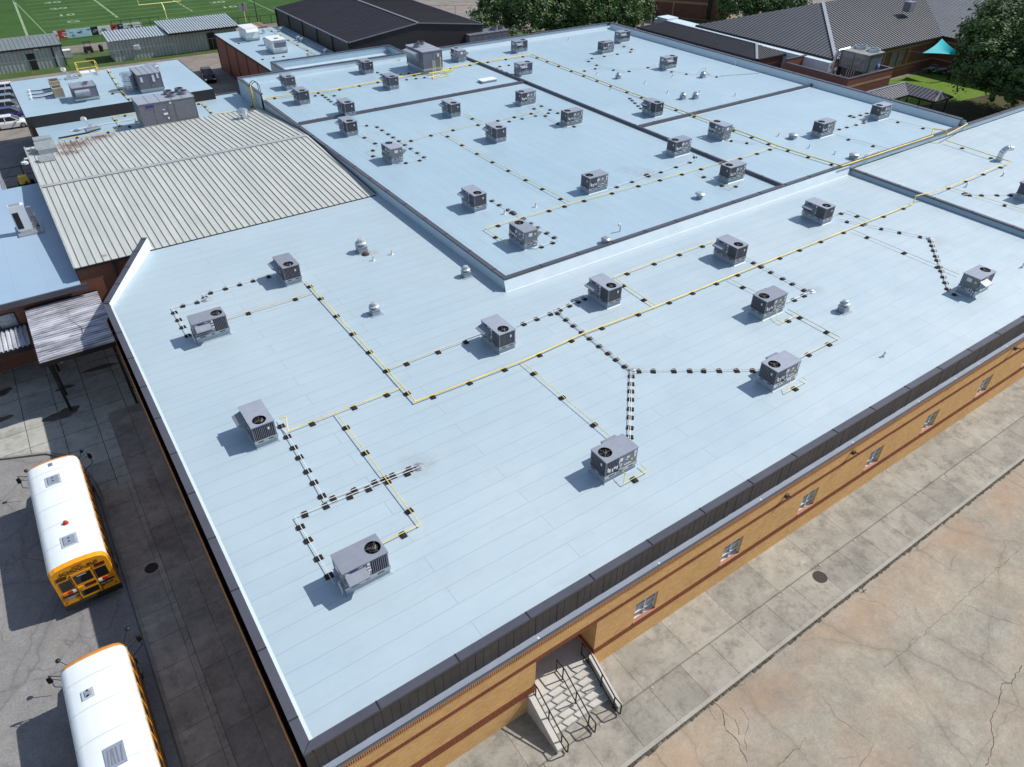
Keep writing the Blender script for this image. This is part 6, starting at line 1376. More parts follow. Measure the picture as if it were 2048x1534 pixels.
mb = MB(); mb.quad((CX0+.3, CY0+.3, GZ+.3), (CX1-.3, CY0+.3, GZ+.3), (CX1-.3, CY1-.3, GZ+.3), (CX0+.3, CY1-.3, GZ+.3)); mb.build('floor', M['plaza'], t)
t = thing('cooling_tower', 'grey cooling tower with silver drums, pipework and a round blue emblem on its side', 'cooling tower', (100, 60, GZ+.3)); c0x, c1x, c0y, c1y, cz0, cz1 = 97.3, 100.9, 57.3, 61.3, -4.2, .35
mb = MB(); mb.box(c0x+.9, c1x, c0y, c1y, cz0, cz1); 
for yy in (c0y, (c0y+c1y)/2, c1y): mb.bar((c0x, yy, GZ+.3), (c0x, yy, cz1-.2), .12)
for zz in (-3.1, -1.9): mb.box(c0x+.9, c1x, c0y-.05, c0y, zz, zz+.1)
for xx in (98.9, 99.6, 100.3): mb.box(xx, xx+.06, c0y-.06, c0y, cz0, -1.9)
mb.box(c0x, c1x, c0y, c1y, cz0-.3, cz0-.05); mb.build('casing', M['towergrey'], t)
mb = MB(); mb.box(c0x-.1, c1x+.1, c0y-.1, c1y+.1, cz1, cz1+.12); mb.box(c0x, c0x+.88, c0y+.1, c1y-.1, -1.7, cz1-.02); mb.build('top_deck', M['towertop'], t)
for fy in (58.3, 60.3): mb = MB(); mb.lathe((99.9, fy, cz1+.12), [(.85, 0), (.8, .35), (.7, .35), (.7, .1)], 18); mb.build('fan_stack', M['galv'], t)
for yy in (58.3, 60.1): mb = MB(); mb.cyl((c0x+.35, yy-.75, -3.2), (c0x+.35, yy+.75, -3.2), .5, n=14); mb.build('drum', M['chrome'], t)
mb = MB(); mb.pipe([(96.6, 61.6, GZ+.3), (96.6, 61.6, -.2), (97.0, 61.6, .25), (98.6, 61.2, .45)], .2, 10)
for k in range(4): mb.pipe([(97.1, 58.6+.35*k, -4.6), (97.1, 58.6+.35*k, -2.0), (97.5, 58.8+.3*k, -1.6)], .07)
mb.pipe([(94.2, 62, -4.2), (94.6, 61.8, -2.9), (95.2, 61.5, -2.9), (95.3, 61.5, -4.5)], .22, 10); mb.build('pipework', M['chrome'], t)
mb = MB(); mb.cyl((100.4, c0y-.055, -1.15), (100.4, c0y-.0, -1.15), .42, n=20); e_ = mb.build('emblem', mat('emblem_blue', (.03, .18, .62), .4), t); mb = MB(); mb.cyl((100.28, c0y-.07, -1.05), (100.28, c0y-.056, -1.05), .15, n=12); mb.cyl((100.5, c0y-.07, -1.25), (100.5, c0y-.056, -1.25), .15, n=12); mb.build('emblem_mark', M['white'], e_)
# walkway canopy
t = thing('walkway_canopy', 'L-shaped covered walkway with dark ribbed roof and thin black posts beside the lawn', 'canopy', (98, 50, GZ)); ze, zr_ = -2.85, -2.1
P = dict(a=(86, 54.3), b=(101.2, 54.3), c=(101.2, 46.5), r0=(86, 52.2), r1=(99.1, 52.2), r2=(99.1, 47.2), e0=(86, 50.1), e1=(97.0, 50.1), e2=(97.0, 46.5))
V = lambda k, z: (P[k][0], P[k][1], z)
mb = MB(); mb.quad(V('e0', ze), V('e1', ze), V('r1', zr_), V('r0', zr_)); mb.quad(V('a', ze), V('r0', zr_), V('r1', zr_), V('b', ze)); mb.quad(V('e1', ze), V('e2', ze), V('r2', zr_), V('r1', zr_)); mb.quad(V('b', ze), V('r1', zr_), V('r2', zr_), V('c', ze)); mb.quad(V('e2', ze), V('c', ze), V('r2', zr_)); mb.build('roof', M['seamroof2'], t)
mb = MB()
for k in range(26): x = 86+.5*k; mb.bar((x, 50.1 if x < 97 else 50.1+(x-97), ze+.03 if x < 97 else ze+.03+.36*(x-97)), (x, 52.2, zr_+.03), .06, .06)
for k in range(10): y = 46.9+.5*k; mb.bar((97, y, ze+.03) if y < 50.1 else (97+(y-50.1), y, ze+.03+.36*(y-50.1)), (99.1, y, zr_+.03), .06, .06)
mb.bar(V('r0', zr_+.05), V('r1', zr_+.05), .25, .06); mb.bar(V('e2', ze+.05), V('r2', zr_+.05), .15, .06); mb.build('roof_ribs', M['seamribl'], t)
mb = MB()
for a, b_ in (('e0', 'e1'), ('e1', 'e2'), ('e2', 'c'), ('b', 'c')): mb.bar(V(a, ze-.1), V(b_, ze-.1), .1, .22)
mb.build('fascia', M['black'], t)
for x, y in ((93, 50.4), (95.6, 50.4), (97.3, 46.9), (100.9, 46.9), (100.9, 50.4), (97.3, 50.3)): mb = MB(); mb.bar((x, y, GZ), (x, y, ze-.15), .12); mb.build('post', M['black'], t)
post_fence([(96.5, 45.8, GZ), (99, 41.2, GZ), (106.5, 41.2, GZ)], 1.5, 'black metal railing beside the dark walkway under the big tree', 1.6, m_=M['black'], rails=(.15, 1.0), w_=.07, name='railing')
post_fence([(98, 40.4, GZ), (111, 40.4, GZ)], 1.5, 'further black railing along the shaded ground by the right parapet', 3.0, m_=M['black'], rails=(1.0,), w_=.07, name='railing')
# shade sail
t = thing('shade_sail', 'bright turquoise shade sail stretched above the lawn', 'sail', (120, 58, GZ))
c1, c2, c3, c4 = PZ(1884, 77, -.9), PZ(1917, 104, -1.9), PZ(1845, 106, -2.4), PZ(1912, 110, -2.4)
mb = MB(); N = 14
for i in range(N):
    for j in range(N):
        def sp(u_, v_):
            p = c1*(1-u_)*(1-v_)+c2*u_*(1-v_)+c3*(1-u_)*v_+c4*u_*v_
            pin = 1.2*(u_*(1-u_)+v_*(1-v_)); cen = (c1+c2+c3+c4)/4
            p = p.lerp(cen, pin*.42); p.z -= .5*u_*(1-u_)*v_*(1-v_)*4; return p
        mb.quad(sp(i/N, j/N), sp((i+1)/N, j/N), sp((i+1)/N, (j+1)/N), sp(i/N, (j+1)/N))
mb.build('fabric', M['teal'], t, smooth=True)
mb = MB(); mb.bar((c2.x+.2, c2.y, GZ), c2, .15); mb.bar((c4.x, c4.y, GZ), c4, .15); mb.build('mast', M['black'], t); mb = MB(); mb.bar(c3, c3+Vector((-4, 3.8, .6)), .04); mb.build('guy_line', M['wire'], t)
# picnic tables
for k, (px, py) in enumerate(((1862, 141), (1885, 143), (1903, 148), (1873, 134))):
    p = PZ(px, py, GZ+.3); t = thing('picnic_table', 'pale green picnic table on the grass, '+['left one of the group', 'one in the middle', 'rightmost, partly under the tree', 'rear oval one'][k], 'table', (p.x, p.y, GZ)); mb = MB(); mb.box(p.x-.9, p.x+.9, p.y-.4, p.y+.4, GZ+.7, GZ+.76); mb.build('table_top', M['hatch'], t)
    mb = MB(); mb.box(p.x-.9, p.x+.9, p.y-.95, p.y-.65, GZ+.42, GZ+.47); mb.box(p.x-.9, p.x+.9, p.y+.65, p.y+.95, GZ+.42, GZ+.47); mb.build('bench', M['hatch'], t); mb = MB(); mb.bar((p.x-.6, p.y, GZ), (p.x-.6, p.y, GZ+.7), .12); mb.bar((p.x+.6, p.y, GZ), (p.x+.6, p.y, GZ+.7), .12); mb.build('leg', M['darkpost'], t)
# far brick building at the top
t = thing('far_brick_building', 'tan-banded brown brick building beyond the trees at the top', 'building', (122, 112, GZ))
FB = [(114.5, 122.5), (121.0, 110.5), (123.6, 106.4)]
mb = MB(); a, b_ = Vector((113.4, 121.5, GZ)), Vector((124.2, 105.4, GZ)); d = (b_-a).normalized(); nr = Vector((-d.y, d.x, 0))*-1
if nr.x < 0: nr = -nr
mb.quad(a, b_, b_+Vector((0, 0, 12)), a+Vector((0, 0, 12))); mb.quad(b_, b_+nr*14, b_+nr*14+Vector((0, 0, 12)), b_+Vector((0, 0, 12))); mb.quad(a+Vector((0, 0, 12)), b_+Vector((0, 0, 12)), b_+nr*14+Vector((0, 0, 12)), a+nr*14+Vector((0, 0, 12))); mb.build('wall', M['redbrick'], t)
mb = MB(); mb.bar(a-nr*.04+Vector((0, 0, 2.8)), a.lerp(b_, .8)-nr*.04+Vector((0, 0, 2.8)), .1, .4)
for f in (.25, .45): mb.bar(a.lerp(b_, f)-nr*.05, a.lerp(b_, f)-nr*.05+Vector((0, 0, 3)), .35, .1)
mb.build('tan_bands', M['tanband'], t)
for f in (.35, .9): p = a.lerp(b_, f)-nr*.06; mb = MB(); mb.bar(p+Vector((0, 0, 3.2))-d*.0, p+Vector((0, 0, 5.2)), 1.2, .08, up=tuple(nr)); mb.build('window', M['glass'], t)
mb = MB(); mb.bar(a.lerp(b_, .82)-nr*.1, a.lerp(b_, .82)-nr*.1+Vector((0, 0, 6)), .9, .3); mb.build('dark_slot', M['black'], t)
mb = MB(); mb.quad((108, 121, GZ-.05), (118, 103, GZ-.05), (123.8, 104.8, GZ-.05), (113, 122, GZ-.05)); struct(mb, 'grass_bank', M['verge'])
mb = MB(); mb.bar((108.4, 120.5, GZ-.02), (118.2, 102.6, GZ-.02), .2, .12); struct(mb, 'far_kerb', M['kerb'])
p = PZ(1302, 46, GZ); t = thing('flagpole', 'pale flagpole with a red flag beside the trees at the top', 'flagpole', (p.x, p.y, GZ)); mb = MB(); mb.cyl(p, p+Vector((0, 0, 9)), .09, .05); mb.build('pole', M['hatch'], t); mb = MB(); f0 = p+Vector((0, 0, 4.2)); mb.quad(f0, f0+Vector((-.25, .5, -.3)), f0+Vector((-.3, .6, 1.0)), f0+Vector((0, 0, 1.3))); mb.quad(f0+Vector((.01, .01, 0)), f0+Vector((0, 0, 1.3)), f0+Vector((-.3, .6, 1.0)), f0+Vector((-.25, .5, -.3))) if False else None; mb.build('flag', M['redpaint'], t)
p = PZ(1308, 44, GZ); mb = MB(); mb.bar(p, p+Vector((0, 0, 1.2)), .12); mb.box(p.x-.1, p.x+.9, p.y-.3, p.y+.3, GZ+1.1, GZ+1.7, top=(.05, .1)); solo(mb, 'mailbox', M['black'], 'black mailbox on a post beside the flagpole', 'mailbox')
p = PZ(1360, 47, GZ); mb = MB(); mb.cyl(p, p+Vector((0, 0, .6)), .2, .16); mb.lathe(tuple(p+Vector((0, 0, .6))), [(.2, 0), (.24, .15), (.1, .35)], 10); mb.bar(p+Vector((-.3, 0, .45)), p+Vector((.3, 0, .45)), .12); solo(mb, 'hydrant', M['black'], 'dark fire hydrant on the road edge at the top', 'hydrant')
post_fence([(66, 118, GZ), (82, 112, GZ)], 1.6, 'dark iron fence half hidden under the top trees', 2.2, m_=M['black'], rails=(.2, 1.0))
post_fence([(63, 150, GZ), (90, 135, GZ)], 1.8, 'thin fence on the pale lot beyond the black warehouse', 3.0, m_=M['darkpost'], rails=(1.0,), w_=.05)

# ================================================================ TREES
def tree(label, base_p, crowns, trunk_r, leaf, n, ls, seed, cat='tree', group='trees around the school', shift=(0, 0)):
    rs = random.Random(seed); crowns = [(c[0]+shift[0], c[1]+shift[1], *c[2:]) for c in crowns]; b0 = Vector(base_p)+Vector((*shift, 0)); t = thing('broadleaf_tree', label, cat, tuple(b0), group)
    zmin = min(c[2]-c[5]*.5 for c in crowns); cxm = sum(c[0] for c in crowns)/len(crowns); cym = sum(c[1] for c in crowns)/len(crowns)
    mb = MB(); fork = Vector((b0.x, b0.y, max(b0.z+1.6, zmin))); mb.cyl(b0-Vector((0, 0, .3)), fork, trunk_r, trunk_r*.7, 10)
    for c in crowns: mb.cyl(fork-Vector((0, 0, .2)), Vector((c[0], c[1], c[2])), trunk_r*.45, trunk_r*.12, 6)
    mb.build('trunk', M['trunk'], t)
    mb = MB(); vol = [c[3]*c[4]*c[5] for c in crowns]; tot = sum(vol)
    for c, v in zip(crowns, vol):
        # small clumps on the lobe's shell, leaves in each clump
        m_ = int(n*v/tot); ncl = max(10, m_//42)
        for _ in range(ncl):
            th = rs.uniform(0, 2*math.pi); ph = math.acos(rs.uniform(-.75, 1)); rr = rs.uniform(.62, 1.06)
            cc = Vector((c[0]+c[3]*rr*math.sin(ph)*math.cos(th), c[1]+c[4]*rr*math.sin(ph)*math.sin(th), c[2]+c[5]*rr*math.cos(ph)))
            cr = rs.uniform(.45, 1.15)*min(c[3], c[5])*.22
            outd = (cc-Vector(c[:3])).normalized()
            for _ in range(42):
                o = Vector((rs.gauss(0, 1), rs.gauss(0, 1), rs.gauss(0, .75)))*cr*.6; p = cc+o
                nrm = (outd*1.1+Vector((rs.gauss(0, .6), rs.gauss(0, .6), rs.gauss(.4, .6)))).normalized()
                a = nrm.cross(Vector((rs.random(), rs.random(), rs.random()))).normalized(); b_ = nrm.cross(a); s = ls*rs.uniform(.6, 1.3)
                mb.quad(p-a*s*.5, p-b_*s*.3, p+a*s*.5, p+b_*s*.3)
    mb.build('crown', leaf, t)
pr = PZ(1985, 205, GZ)
tree('big dark spreading tree at the right edge over the lawn', (112.5, 44.5, GZ), [(110.2, 46.8, 1.2, 6.0, 6.0, 5.0), (104.0, 48.6, .2, 3.8, 3.6, 3.6), (107.0, 43.0, -1.0, 4.8, 4.2, 3.4), (112, 51, 3.6, 5.6, 5, 4.4), (110.8, 44.0, 4.6, 5.2, 5.0, 4.2), (105.4, 45.6, -1.6, 3.8, 3.6, 2.4), (115.5, 42, 0, 4.6, 4.6, 4), (109.5, 40.5, -.6, 4.2, 3.6, 3.4), (106.5, 50.5, 3.4, 3.8, 3.4, 3.4)], .5, M['leaf2'], 62000, .42, 1, shift=(2.9, -2.0))
tree('dark tree left of centre at the top with a bare trunk showing', (79.6, 105.6, GZ), [(76.5, 107.5, .6, 5.0, 5.0, 4.4), (80.6, 105.5, -.6, 3.8, 3.6, 3.2), (72.6, 110.5, .2, 4.0, 4.0, 3.6), (79.5, 110, 3.2, 5.0, 5.0, 3.8)], .3, M['leaf2'], 26000, .42, 2)
tree('wide deep green tree right of centre at the top', (88.5, 102.4, GZ), [(86.6, 102.6, -.4, 4.6, 4.2, 3.8), (91.0, 100.4, -1.2, 4.0, 3.8, 3.4), (83.6, 104.8, -.8, 3.8, 3.6, 3.4), (88.5, 104.5, 2.8, 5.2, 5.0, 4.0), (93.4, 100.2, .8, 3.8, 3.6, 3.6)], .35, M['leaf1'], 34000, .42, 3)
tree('bushy light green tree beside the black warehouse corner', (69.0, 104.0, GZ), [(67.4, 104.4, -3.0, 2.8, 2.8, 2.5), (70.4, 103.2, -3.2, 3.0, 2.9, 2.3), (73.0, 101.7, -3.6, 2.6, 2.6, 2.1), (66.2, 106.0, -1.0, 2.0, 2.0, 1.9)], .18, M['leaf3'], 19000, .34, 4)
tree('low light green shrubby tree right of the bushy one', (75.6, 99.6, GZ), [(75.0, 100.4, -3.6, 2.5, 2.4, 2.0), (77.6, 98.6, -4.0, 1.9, 1.8, 1.6)], .12, M['leaf3'], 7500, .3, 5)
tree('light green tree behind the flagpole at the top', (103, 112.5, GZ), [(104.0, 111.5, -2.0, 2.8, 2.8, 3.2), (101.0, 113.6, -.6, 3.2, 3.2, 3.0)], .2, M['leaf3'], 10000, .36, 6)
tree('dark tree in front of the far brick building at the top right', (119.5, 96.5, GZ), [(118.0, 98.0, -.8, 3.9, 3.8, 3.8), (121.8, 94.6, -1.0, 4.0, 3.8, 3.6), (125.2, 91.8, -.4, 3.8, 3.6, 3.4), (120.5, 99.5, 2.6, 4.6, 4.4, 3.6)], .3, M['leaf1'], 25000, .42, 7)

# ================================================================ VEHICLES
def car(label, loc, ang, paint, seed=0, z=GZ-.09, suv=False, group='cars parked along the left edge'):
    t = thing('parked_car', label, 'car', (loc[0], loc[1], z), group, ang)
    L, W = 4.6, 1.8; hb, hr = .92, 1.45+(.2 if suv else 0)
    # stations along x: (x, half width, bottom, belt)
    stt = [(-2.3, .62, .38, .62), (-2.22, .78, .28, .80), (-1.7, .88, .22, .92), (-.9, .9, .2, .95), (.6, .9, .2, .93), (1.4, .88, .22, .84), (2.05, .80, .25, .70), (2.28, .60, .36, .55)]
    mb = MB(); i = 0
    for x, hw, zb, zt in stt:
        for yy, zz in ((-hw, zb), (-hw, (zb+zt)*.55), (-hw*.93, zt), (0, zt+.04), (hw*.93, zt), (hw, (zb+zt)*.55), (hw, zb)): mb.v.append((x, yy, zz))
    n = len(stt)
    for a in range(n-1):
        for b_ in range(6): mb.f.append((a*7+b_, (a+1)*7+b_, (a+1)*7+b_+1, a*7+b_+1)); mb.mi.append(0)
    mb.f.append(tuple(range(6, -1, -1))); mb.f.append(tuple((n-1)*7+k for k in range(7))); mb.mi += [0, 0]
    mb.build('body', paint, t, world=False, smooth=True)
    mb = MB(); mb.quad((-1.1, -.55, hr), (.25, -.58, hr), (.25, .58, hr), (-1.1, .55, hr)); mb.quad((-1.1, -.55, hr), (-1.1, .55, hr), (-1.25, .56, hr-.06), (-1.25, -.56, hr-.06)); mb.quad((.25, .58, hr), (.25, -.58, hr), (.42, -.6, hr-.06), (.42, .6, hr-.06))
    for sy in (-1, 1): mb.bar((-.35, sy*.86, .93), (-.35, sy*.60, hr-.02), .07); mb.bar((-1.9, sy*.76, .93), (-1.15, sy*.57, hr-.02), .09); mb.bar((1.15, sy*.80, .92), (.35, sy*.60, hr-.02), .07); mb.bar((-1.15, sy*.57, hr-.01), (.35, sy*.60, hr-.01), .07)
    mb.build('roof', paint, t, world=False)
    mb = MB(); A = [(-1.92, .78, .93), (1.2, .82, .93), (.38, .60, hr-.04), (-1.2, .57, hr-.04)]
    for sy in (-1, 1): mb.quad(*[(x, sy*y, z_) for x, y, z_ in A])
    mb.build('side_window', M['busglass'], t, world=False)
    mb = MB(); mb.quad((1.2, -.82, .93), (1.2, .82, .93), (.38, .6, hr-.05), (.38, -.6, hr-.05)); mb.build('windscreen', M['busglass'], t, world=False); mb = MB(); mb.quad((-1.92, .78, .93), (-1.92, -.78, .93), (-1.2, -.57, hr-.05), (-1.2, .57, hr-.05)); mb.build('rear_window', M['busglass'], t, world=False)
    for x in (-1.4, 1.4):
        for sy in (-1, 1): mb = MB(); mb.cyl((x, sy*.72, .32), (x, sy*.915, .32), .32, n=16); w_ = mb.build('wheel', M['black'], t, world=False); mb = MB(); mb.cyl((x, sy*.9, .32), (x, sy*.925, .32), .19, n=12); mb.build('rim', M['galv'], w_, world=False)
    for sy in (-1, 1): mb = MB(); mb.box(2.12, 2.26, sy*.62-.14, sy*.62+.14, .56, .68); mb.build('headlight', M['sticker'], t, world=False); mb = MB(); mb.box(-2.3, -2.18, sy*.6-.15, sy*.6+.15, .62, .76); mb.build('tail_light', M['red'], t, world=False); mb = MB(); mb.box(.75, .95, sy*.98-.1, sy*.98+.1, .9, 1.04); mb.build('wing_mirror', paint, t, world=False)
    return t
pc = PZ(413, 150, GZ+.6); car('black car alone in the gap between the left flat roof and the brown building', (pc.x+.1, pc.y-.3), R_(-97), M['cardark'], suv=True, group=None)
rows = [('carwhite', 'white car nearest the yard gate, at the left edge of the picture'), ('carblue', 'dark purple-blue car beside the nearest white one'), ('carsilver', 'silver-blue car third from the yard gate'), ('cargrey', 'grey car fourth from the yard gate'), ('carsilver', 'silver car fifth from the yard gate'), ('carwhite', 'white car furthest back in the row at the left edge')]
pys = [243, 226, 212, 199, 187, 176]
for k, ((c, lab), py) in enumerate(zip(rows, pys)): p = PZ(22, py, GZ+.6); car(lab, (p.x-.2, p.y), R_(-4), M[c])

# ---------------------------------------------------------------- buses
def bus(label, x0, x1, y0, y1, hatches, number=None, beacon=None, vent=None, rear=True, hoodlen=1.2):
    cx = (x0+x1)/2; t = thing('school_bus', label, 'bus', (cx, (y0+y1)/2, GZ-.10)); zb = GZ-.10
    zr, hw = zb+3.1, (x1-x0)/2
    def prof(w_, z_off=0):   # roof section, left to right
        return [(-w_, zb+2.50+z_off), (-w_*.985, zb+2.72+z_off), (-w_*.90, zb+2.90+z_off), (-w_*.72, zb+3.01+z_off), (-w_*.38, zb+3.08+z_off), (0, zb+3.10+z_off), (w_*.38, zb+3.08+z_off), (w_*.72, zb+3.01+z_off), (w_*.90, zb+2.90+z_off), (w_*.985, zb+2.72+z_off), (w_, zb+2.50+z_off)]
    def shell(mb, ya, yb, sa=1, sb_=1, da=0, db=0):
        A = [(cx+x*sa, ya, z+da) for x, z in prof(hw)]; B = [(cx+x*sb_, yb, z+db) for x, z in prof(hw)]
        i = len(mb.v); mb.v += A+B; n = len(A)
        for k in range(n-1): mb.f.append((i+k, i+k+1, i+n+k+1, i+n+k)); mb.mi.append(0)
    mb = MB(); shell(mb, y0+.25, y1-.28); mr_f = len(mb.f)
    mb.cur = 1
    yy = y0+1.6
    while yy < y1-.6:
        P_ = prof(hw+.006, .006)
        for k in range(len(P_)-1): mb.quad((cx+P_[k][0], yy-.02, P_[k][1]), (cx+P_[k+1][0], yy-.02, P_[k+1][1]), (cx+P_[k+1][0], yy+.02, P_[k+1][1]), (cx+P_[k][0], yy+.02, P_[k][1]))
        yy += 1.42
    ob = mb.build('roof', [M['busw'], M['busseam']], t, smooth=True)
    # end caps (yellow)
    mb = MB(); shell(mb, y1-.28, y1-.15, 1, .985, 0, -.02); shell(mb, y1-.15, y1, .985, .94, -.02, -.12)
    mb.build('front_cap', mat('bus_front_orange', (.62, .26, .05), .4, var=.06), t, smooth=True)
    mb = MB(); shell(mb, y0, y0+.25, .97, 1, -.05, 0)
    # body sides
    mb.quad((x0, y0+.02, zb+.55), (x0, y1, zb+.55), (x0, y1, zb+2.5), (x0, y0+.25, zb+2.5)); 
    mb.quad((x1, y1, zb+.55), (x1, y0+.02, zb+.55), (x1, y0+.02, zb+1.62), (x1, y1, zb+1.62)); mb.quad((x1, y1, zb+2.28), (x1, y0+.02, zb+2.28), (x1, y0+.25, zb+2.5), (x1, y1, zb+2.5)); mb.quad((x1-.03, y1, zb+1.62), (x1-.03, y0, zb+1.62), (x1-.03, y0, zb+2.28), (x1-.03, y1, zb+2.28))
    # front
    mb.quad((x0, y1, zb+.6), (x1, y1, zb+.6), (x1*.96+cx*.04, y1, zb+2.4), (x0*.96+cx*.04, y1, zb+2.4)); 
    # rear face: slightly raked and bevelled
    R0 = [(cx+x*.97, z-.05) for x, z in prof(hw)]
    low = [(x1-.02, zb+.62), (x0+.02, zb+.62)]
    mb.quad(*[(x, y0, z) for x, z in R0][::-1][::-1], *[(x, y0, z) for x, z in low])
    mb.quad((x0, y0+.25, zb+2.5), (x0, y0+.02, zb+.6), (x0+.03, y0, zb+.62), (x0+.04, y0, zb+2.45)); mb.quad((x1, y0+.02, zb+.6), (x1, y0+.25, zb+2.5), (x1-.04, y0, zb+2.45), (x1-.02, y0, zb+.62))
    body = mb.build('body', M['busy'], t)
    # side window strip with yellow pillars
    mb = MB(); mb.box(x1-.028, x1-.004, y0+.5, y1-.3, zb+1.64, zb+2.26); mb.build('side_windows', M['busglass'], t)
    mb = MB(); yy = y0+.5
    while yy < y1-.2: mb.box(x1-.003, x1+.014, yy-.06, yy+.06, zb+1.6, zb+2.3); yy += .82
    mb.build('window_pillars', M['busy'], t)
    mb = MB()
    for zz in (zb+.75, zb+1.05, zb+1.5): mb.box(x1, x1+.02, y0+.1, y1-.1, zz, zz+.06); mb.box(x0-.02, x0, y0+.1, y1-.1, zz, zz+.06)
    mb.build('rub_rails', M['busblk'], t)
    for k, (hy, hx, w_, l_) in enumerate(hatches):
        zt = zb+3.1; mb = MB(); mb.box(cx+hx-w_/2-.08, cx+hx+w_/2+.08, hy-l_/2-.08, hy+l_/2+.08, zt-.03, zt+.02); h_ = mb.build('roof_hatch', M['hatch'], t); mb = MB(); mb.box(cx+hx-w_/2, cx+hx+w_/2, hy-l_/2, hy+l_/2, zt+.021, zt+.07, top=(.04, .04)); mb.build('hatch_lid', M['gutter'], h_); mb = MB(); mb.box(cx+hx-.04, cx+hx+.04, hy-.16, hy-.1, zt+.07, zt+.09); mb.box(cx+hx-.04, cx+hx+.04, hy+.08, hy+.14, zt+.07, zt+.09); mb.build('hatch_handle', M['busblk'], h_)
    if beacon: mb = MB(); mb.lathe((cx+beacon[0], beacon[1], zb+3.08), [(.13, 0), (.13, .06), (.09, .08), (.09, .16), (.03, .2)], 14); mb.build('beacon', M['red'], t)
    if vent:
        vx, vy, s = vent; mb = MB(); zt = zb+3.08; mb.box(cx+vx-.3*s, cx+vx+.3*s, vy-.4*s, vy+.4*s, zt, zt+.05); v_ = mb.build('roof_vent', M['gutter'], t); mb = MB(); rs = random.Random(2)
        for k in range(5): mb.bar((cx+vx-.22*s+.1*s*k, vy-.3*s, zt+.055), (cx+vx-.2*s+.1*s*k+rs.uniform(-.04, .04), vy+.28*s, zt+.055), .045*s, .02)
        mb.build('vent_slots', M['cab'], v_)
    # hood and windscreen ahead of the cab
    mb = MB(); i = len(mb.v); prh = [(-1.0, .6), (-1.02, 1.2), (-.85, 1.5), (0, 1.56), (.85, 1.5), (1.02, 1.2), (1.0, .6)]
    for yy, s, dz in ((y1, 1, 0), (y1+hoodlen*.8, .93, -.12), (y1+hoodlen, .86, -.3)):
        for x, z in prh: mb.v.append((cx+x*s, yy, zb+z+(dz if z > .7 else 0)))
    for a in range(2):
        for k in range(6): mb.f.append((i+a*7+k, i+a*7+k+1, i+(a+1)*7+k+1, i+(a+1)*7+k)); mb.mi.append(0)
    mb.f.append(tuple(i+14+k for k in range(7))); mb.mi.append(0); mb.build('bonnet', M['busy'], t)
    mb = MB(); mb.quad((x0+.15, y1+.02, zb+1.6), (x1-.15, y1+.02, zb+1.6), (x1-.2, y1+.02, zb+2.4), (x0+.2, y1+.02, zb+2.4)); mb.build('windscreen', M['busglass'], t)
    # mirrors on arms
    for sx in (-1, 1):
        ex = x0 if sx < 0 else x1; mb = MB(); a = Vector((ex, y1-.1, zb+2.5)); mb.pipe([a, a+Vector((sx*.45, .35, -.05)), a+Vector((sx*.5, .4, -.9)), a+Vector((0, .1, -1.0))], .018); mb.pipe([a+Vector((0, 0, -.3)), a+Vector((sx*.48, .38, -.3))], .016); mb.pipe([(ex-sx*.2, y1+hoodlen-.2, zb+1.4), (ex+sx*.15, y1+hoodlen+.1, zb+1.9)], .018); mr_ = mb.build('mirror_arm', M['busblk'], t)
        mb = MB(); c = a+Vector((sx*.5, .36, -.35)); mb.box(c.x-.09, c.x+.09, c.y-.04, c.y+.04, c.z-.16, c.z+.16); mb.build('mirror', M['busblk'], mr_); mb = MB(); mb.lathe((ex+sx*.15, y1+hoodlen+.1, zb+1.85), [(.04, -.08), (.10, -.02), (.11, .04), (.05, .1)], 12); mb.build('crossover_mirror', M['busblk'], mr_)
    # bumper, wheels
    mb = MB(); mb.box(x0+.0, x1-.0, y0-.14, y0+.1, zb+.42, zb+.66); mb.build('bumper', M['busblk'], t)
    for wy in (y0+1.9, y1-.3+hoodlen*.3):
        for sx in (-1, 1): ex = x0+.02 if sx < 0 else x1-.02; mb = MB(); mb.cyl((ex-sx*.3, wy, zb+.5), (ex+sx*.02, wy, zb+.5), .5, n=20); w_ = mb.build('wheel', M['black'], t); mb = MB(); mb.cyl((ex, wy, zb+.5), (ex+sx*.035, wy, zb+.5), .26, n=14); mb.build('rim', M['hatch'], w_)
    if rear:
        Y = y0-.012; q = lambda mb, xa, xb, za, zc2: mb.box(xa, xb, Y, Y+.02, za, zc2)
        def panel(name, m_, xa, xb, za, zc2, par=t, y=0): mb = MB(); mb.box(cx+xa, cx+xb, Y+y, Y+.02, zb+za, zb+zc2); return mb.build(name, m_, par)
        panel('rear_window', M['busglass'], -1.02, -.52, 1.58, 2.2); panel('rear_window', M['busglass'], .52, 1.02, 1.58, 2.2)
        door = panel('emergency_door', M['busy'], -.45, .45, .72, 2.42, y=-.006)
        panel('door_window', M['busglass'], -.37, .37, 1.72, 2.3, door, y=-.014); panel('door_window', M['busglass'], -.37, .37, .84, 1.2, door, y=-.014)
        mb = MB(); mb.box(cx-.1, cx+.38, Y-.016, Y-.006, zb+1.36, zb+1.56); mb.build('stop_light', M['dkred'], door)
        mb = MB(); mb.box(cx-.4, cx-.2, Y-.05, Y-.006, zb+1.38, zb+1.54); mb.build('handle', M['busy'], door); mb = MB(); mb.box(cx-.22, cx+.18, Y-.022, Y-.014, zb+2.2, zb+2.25); mb.build('wiper', M['hatch'], door)
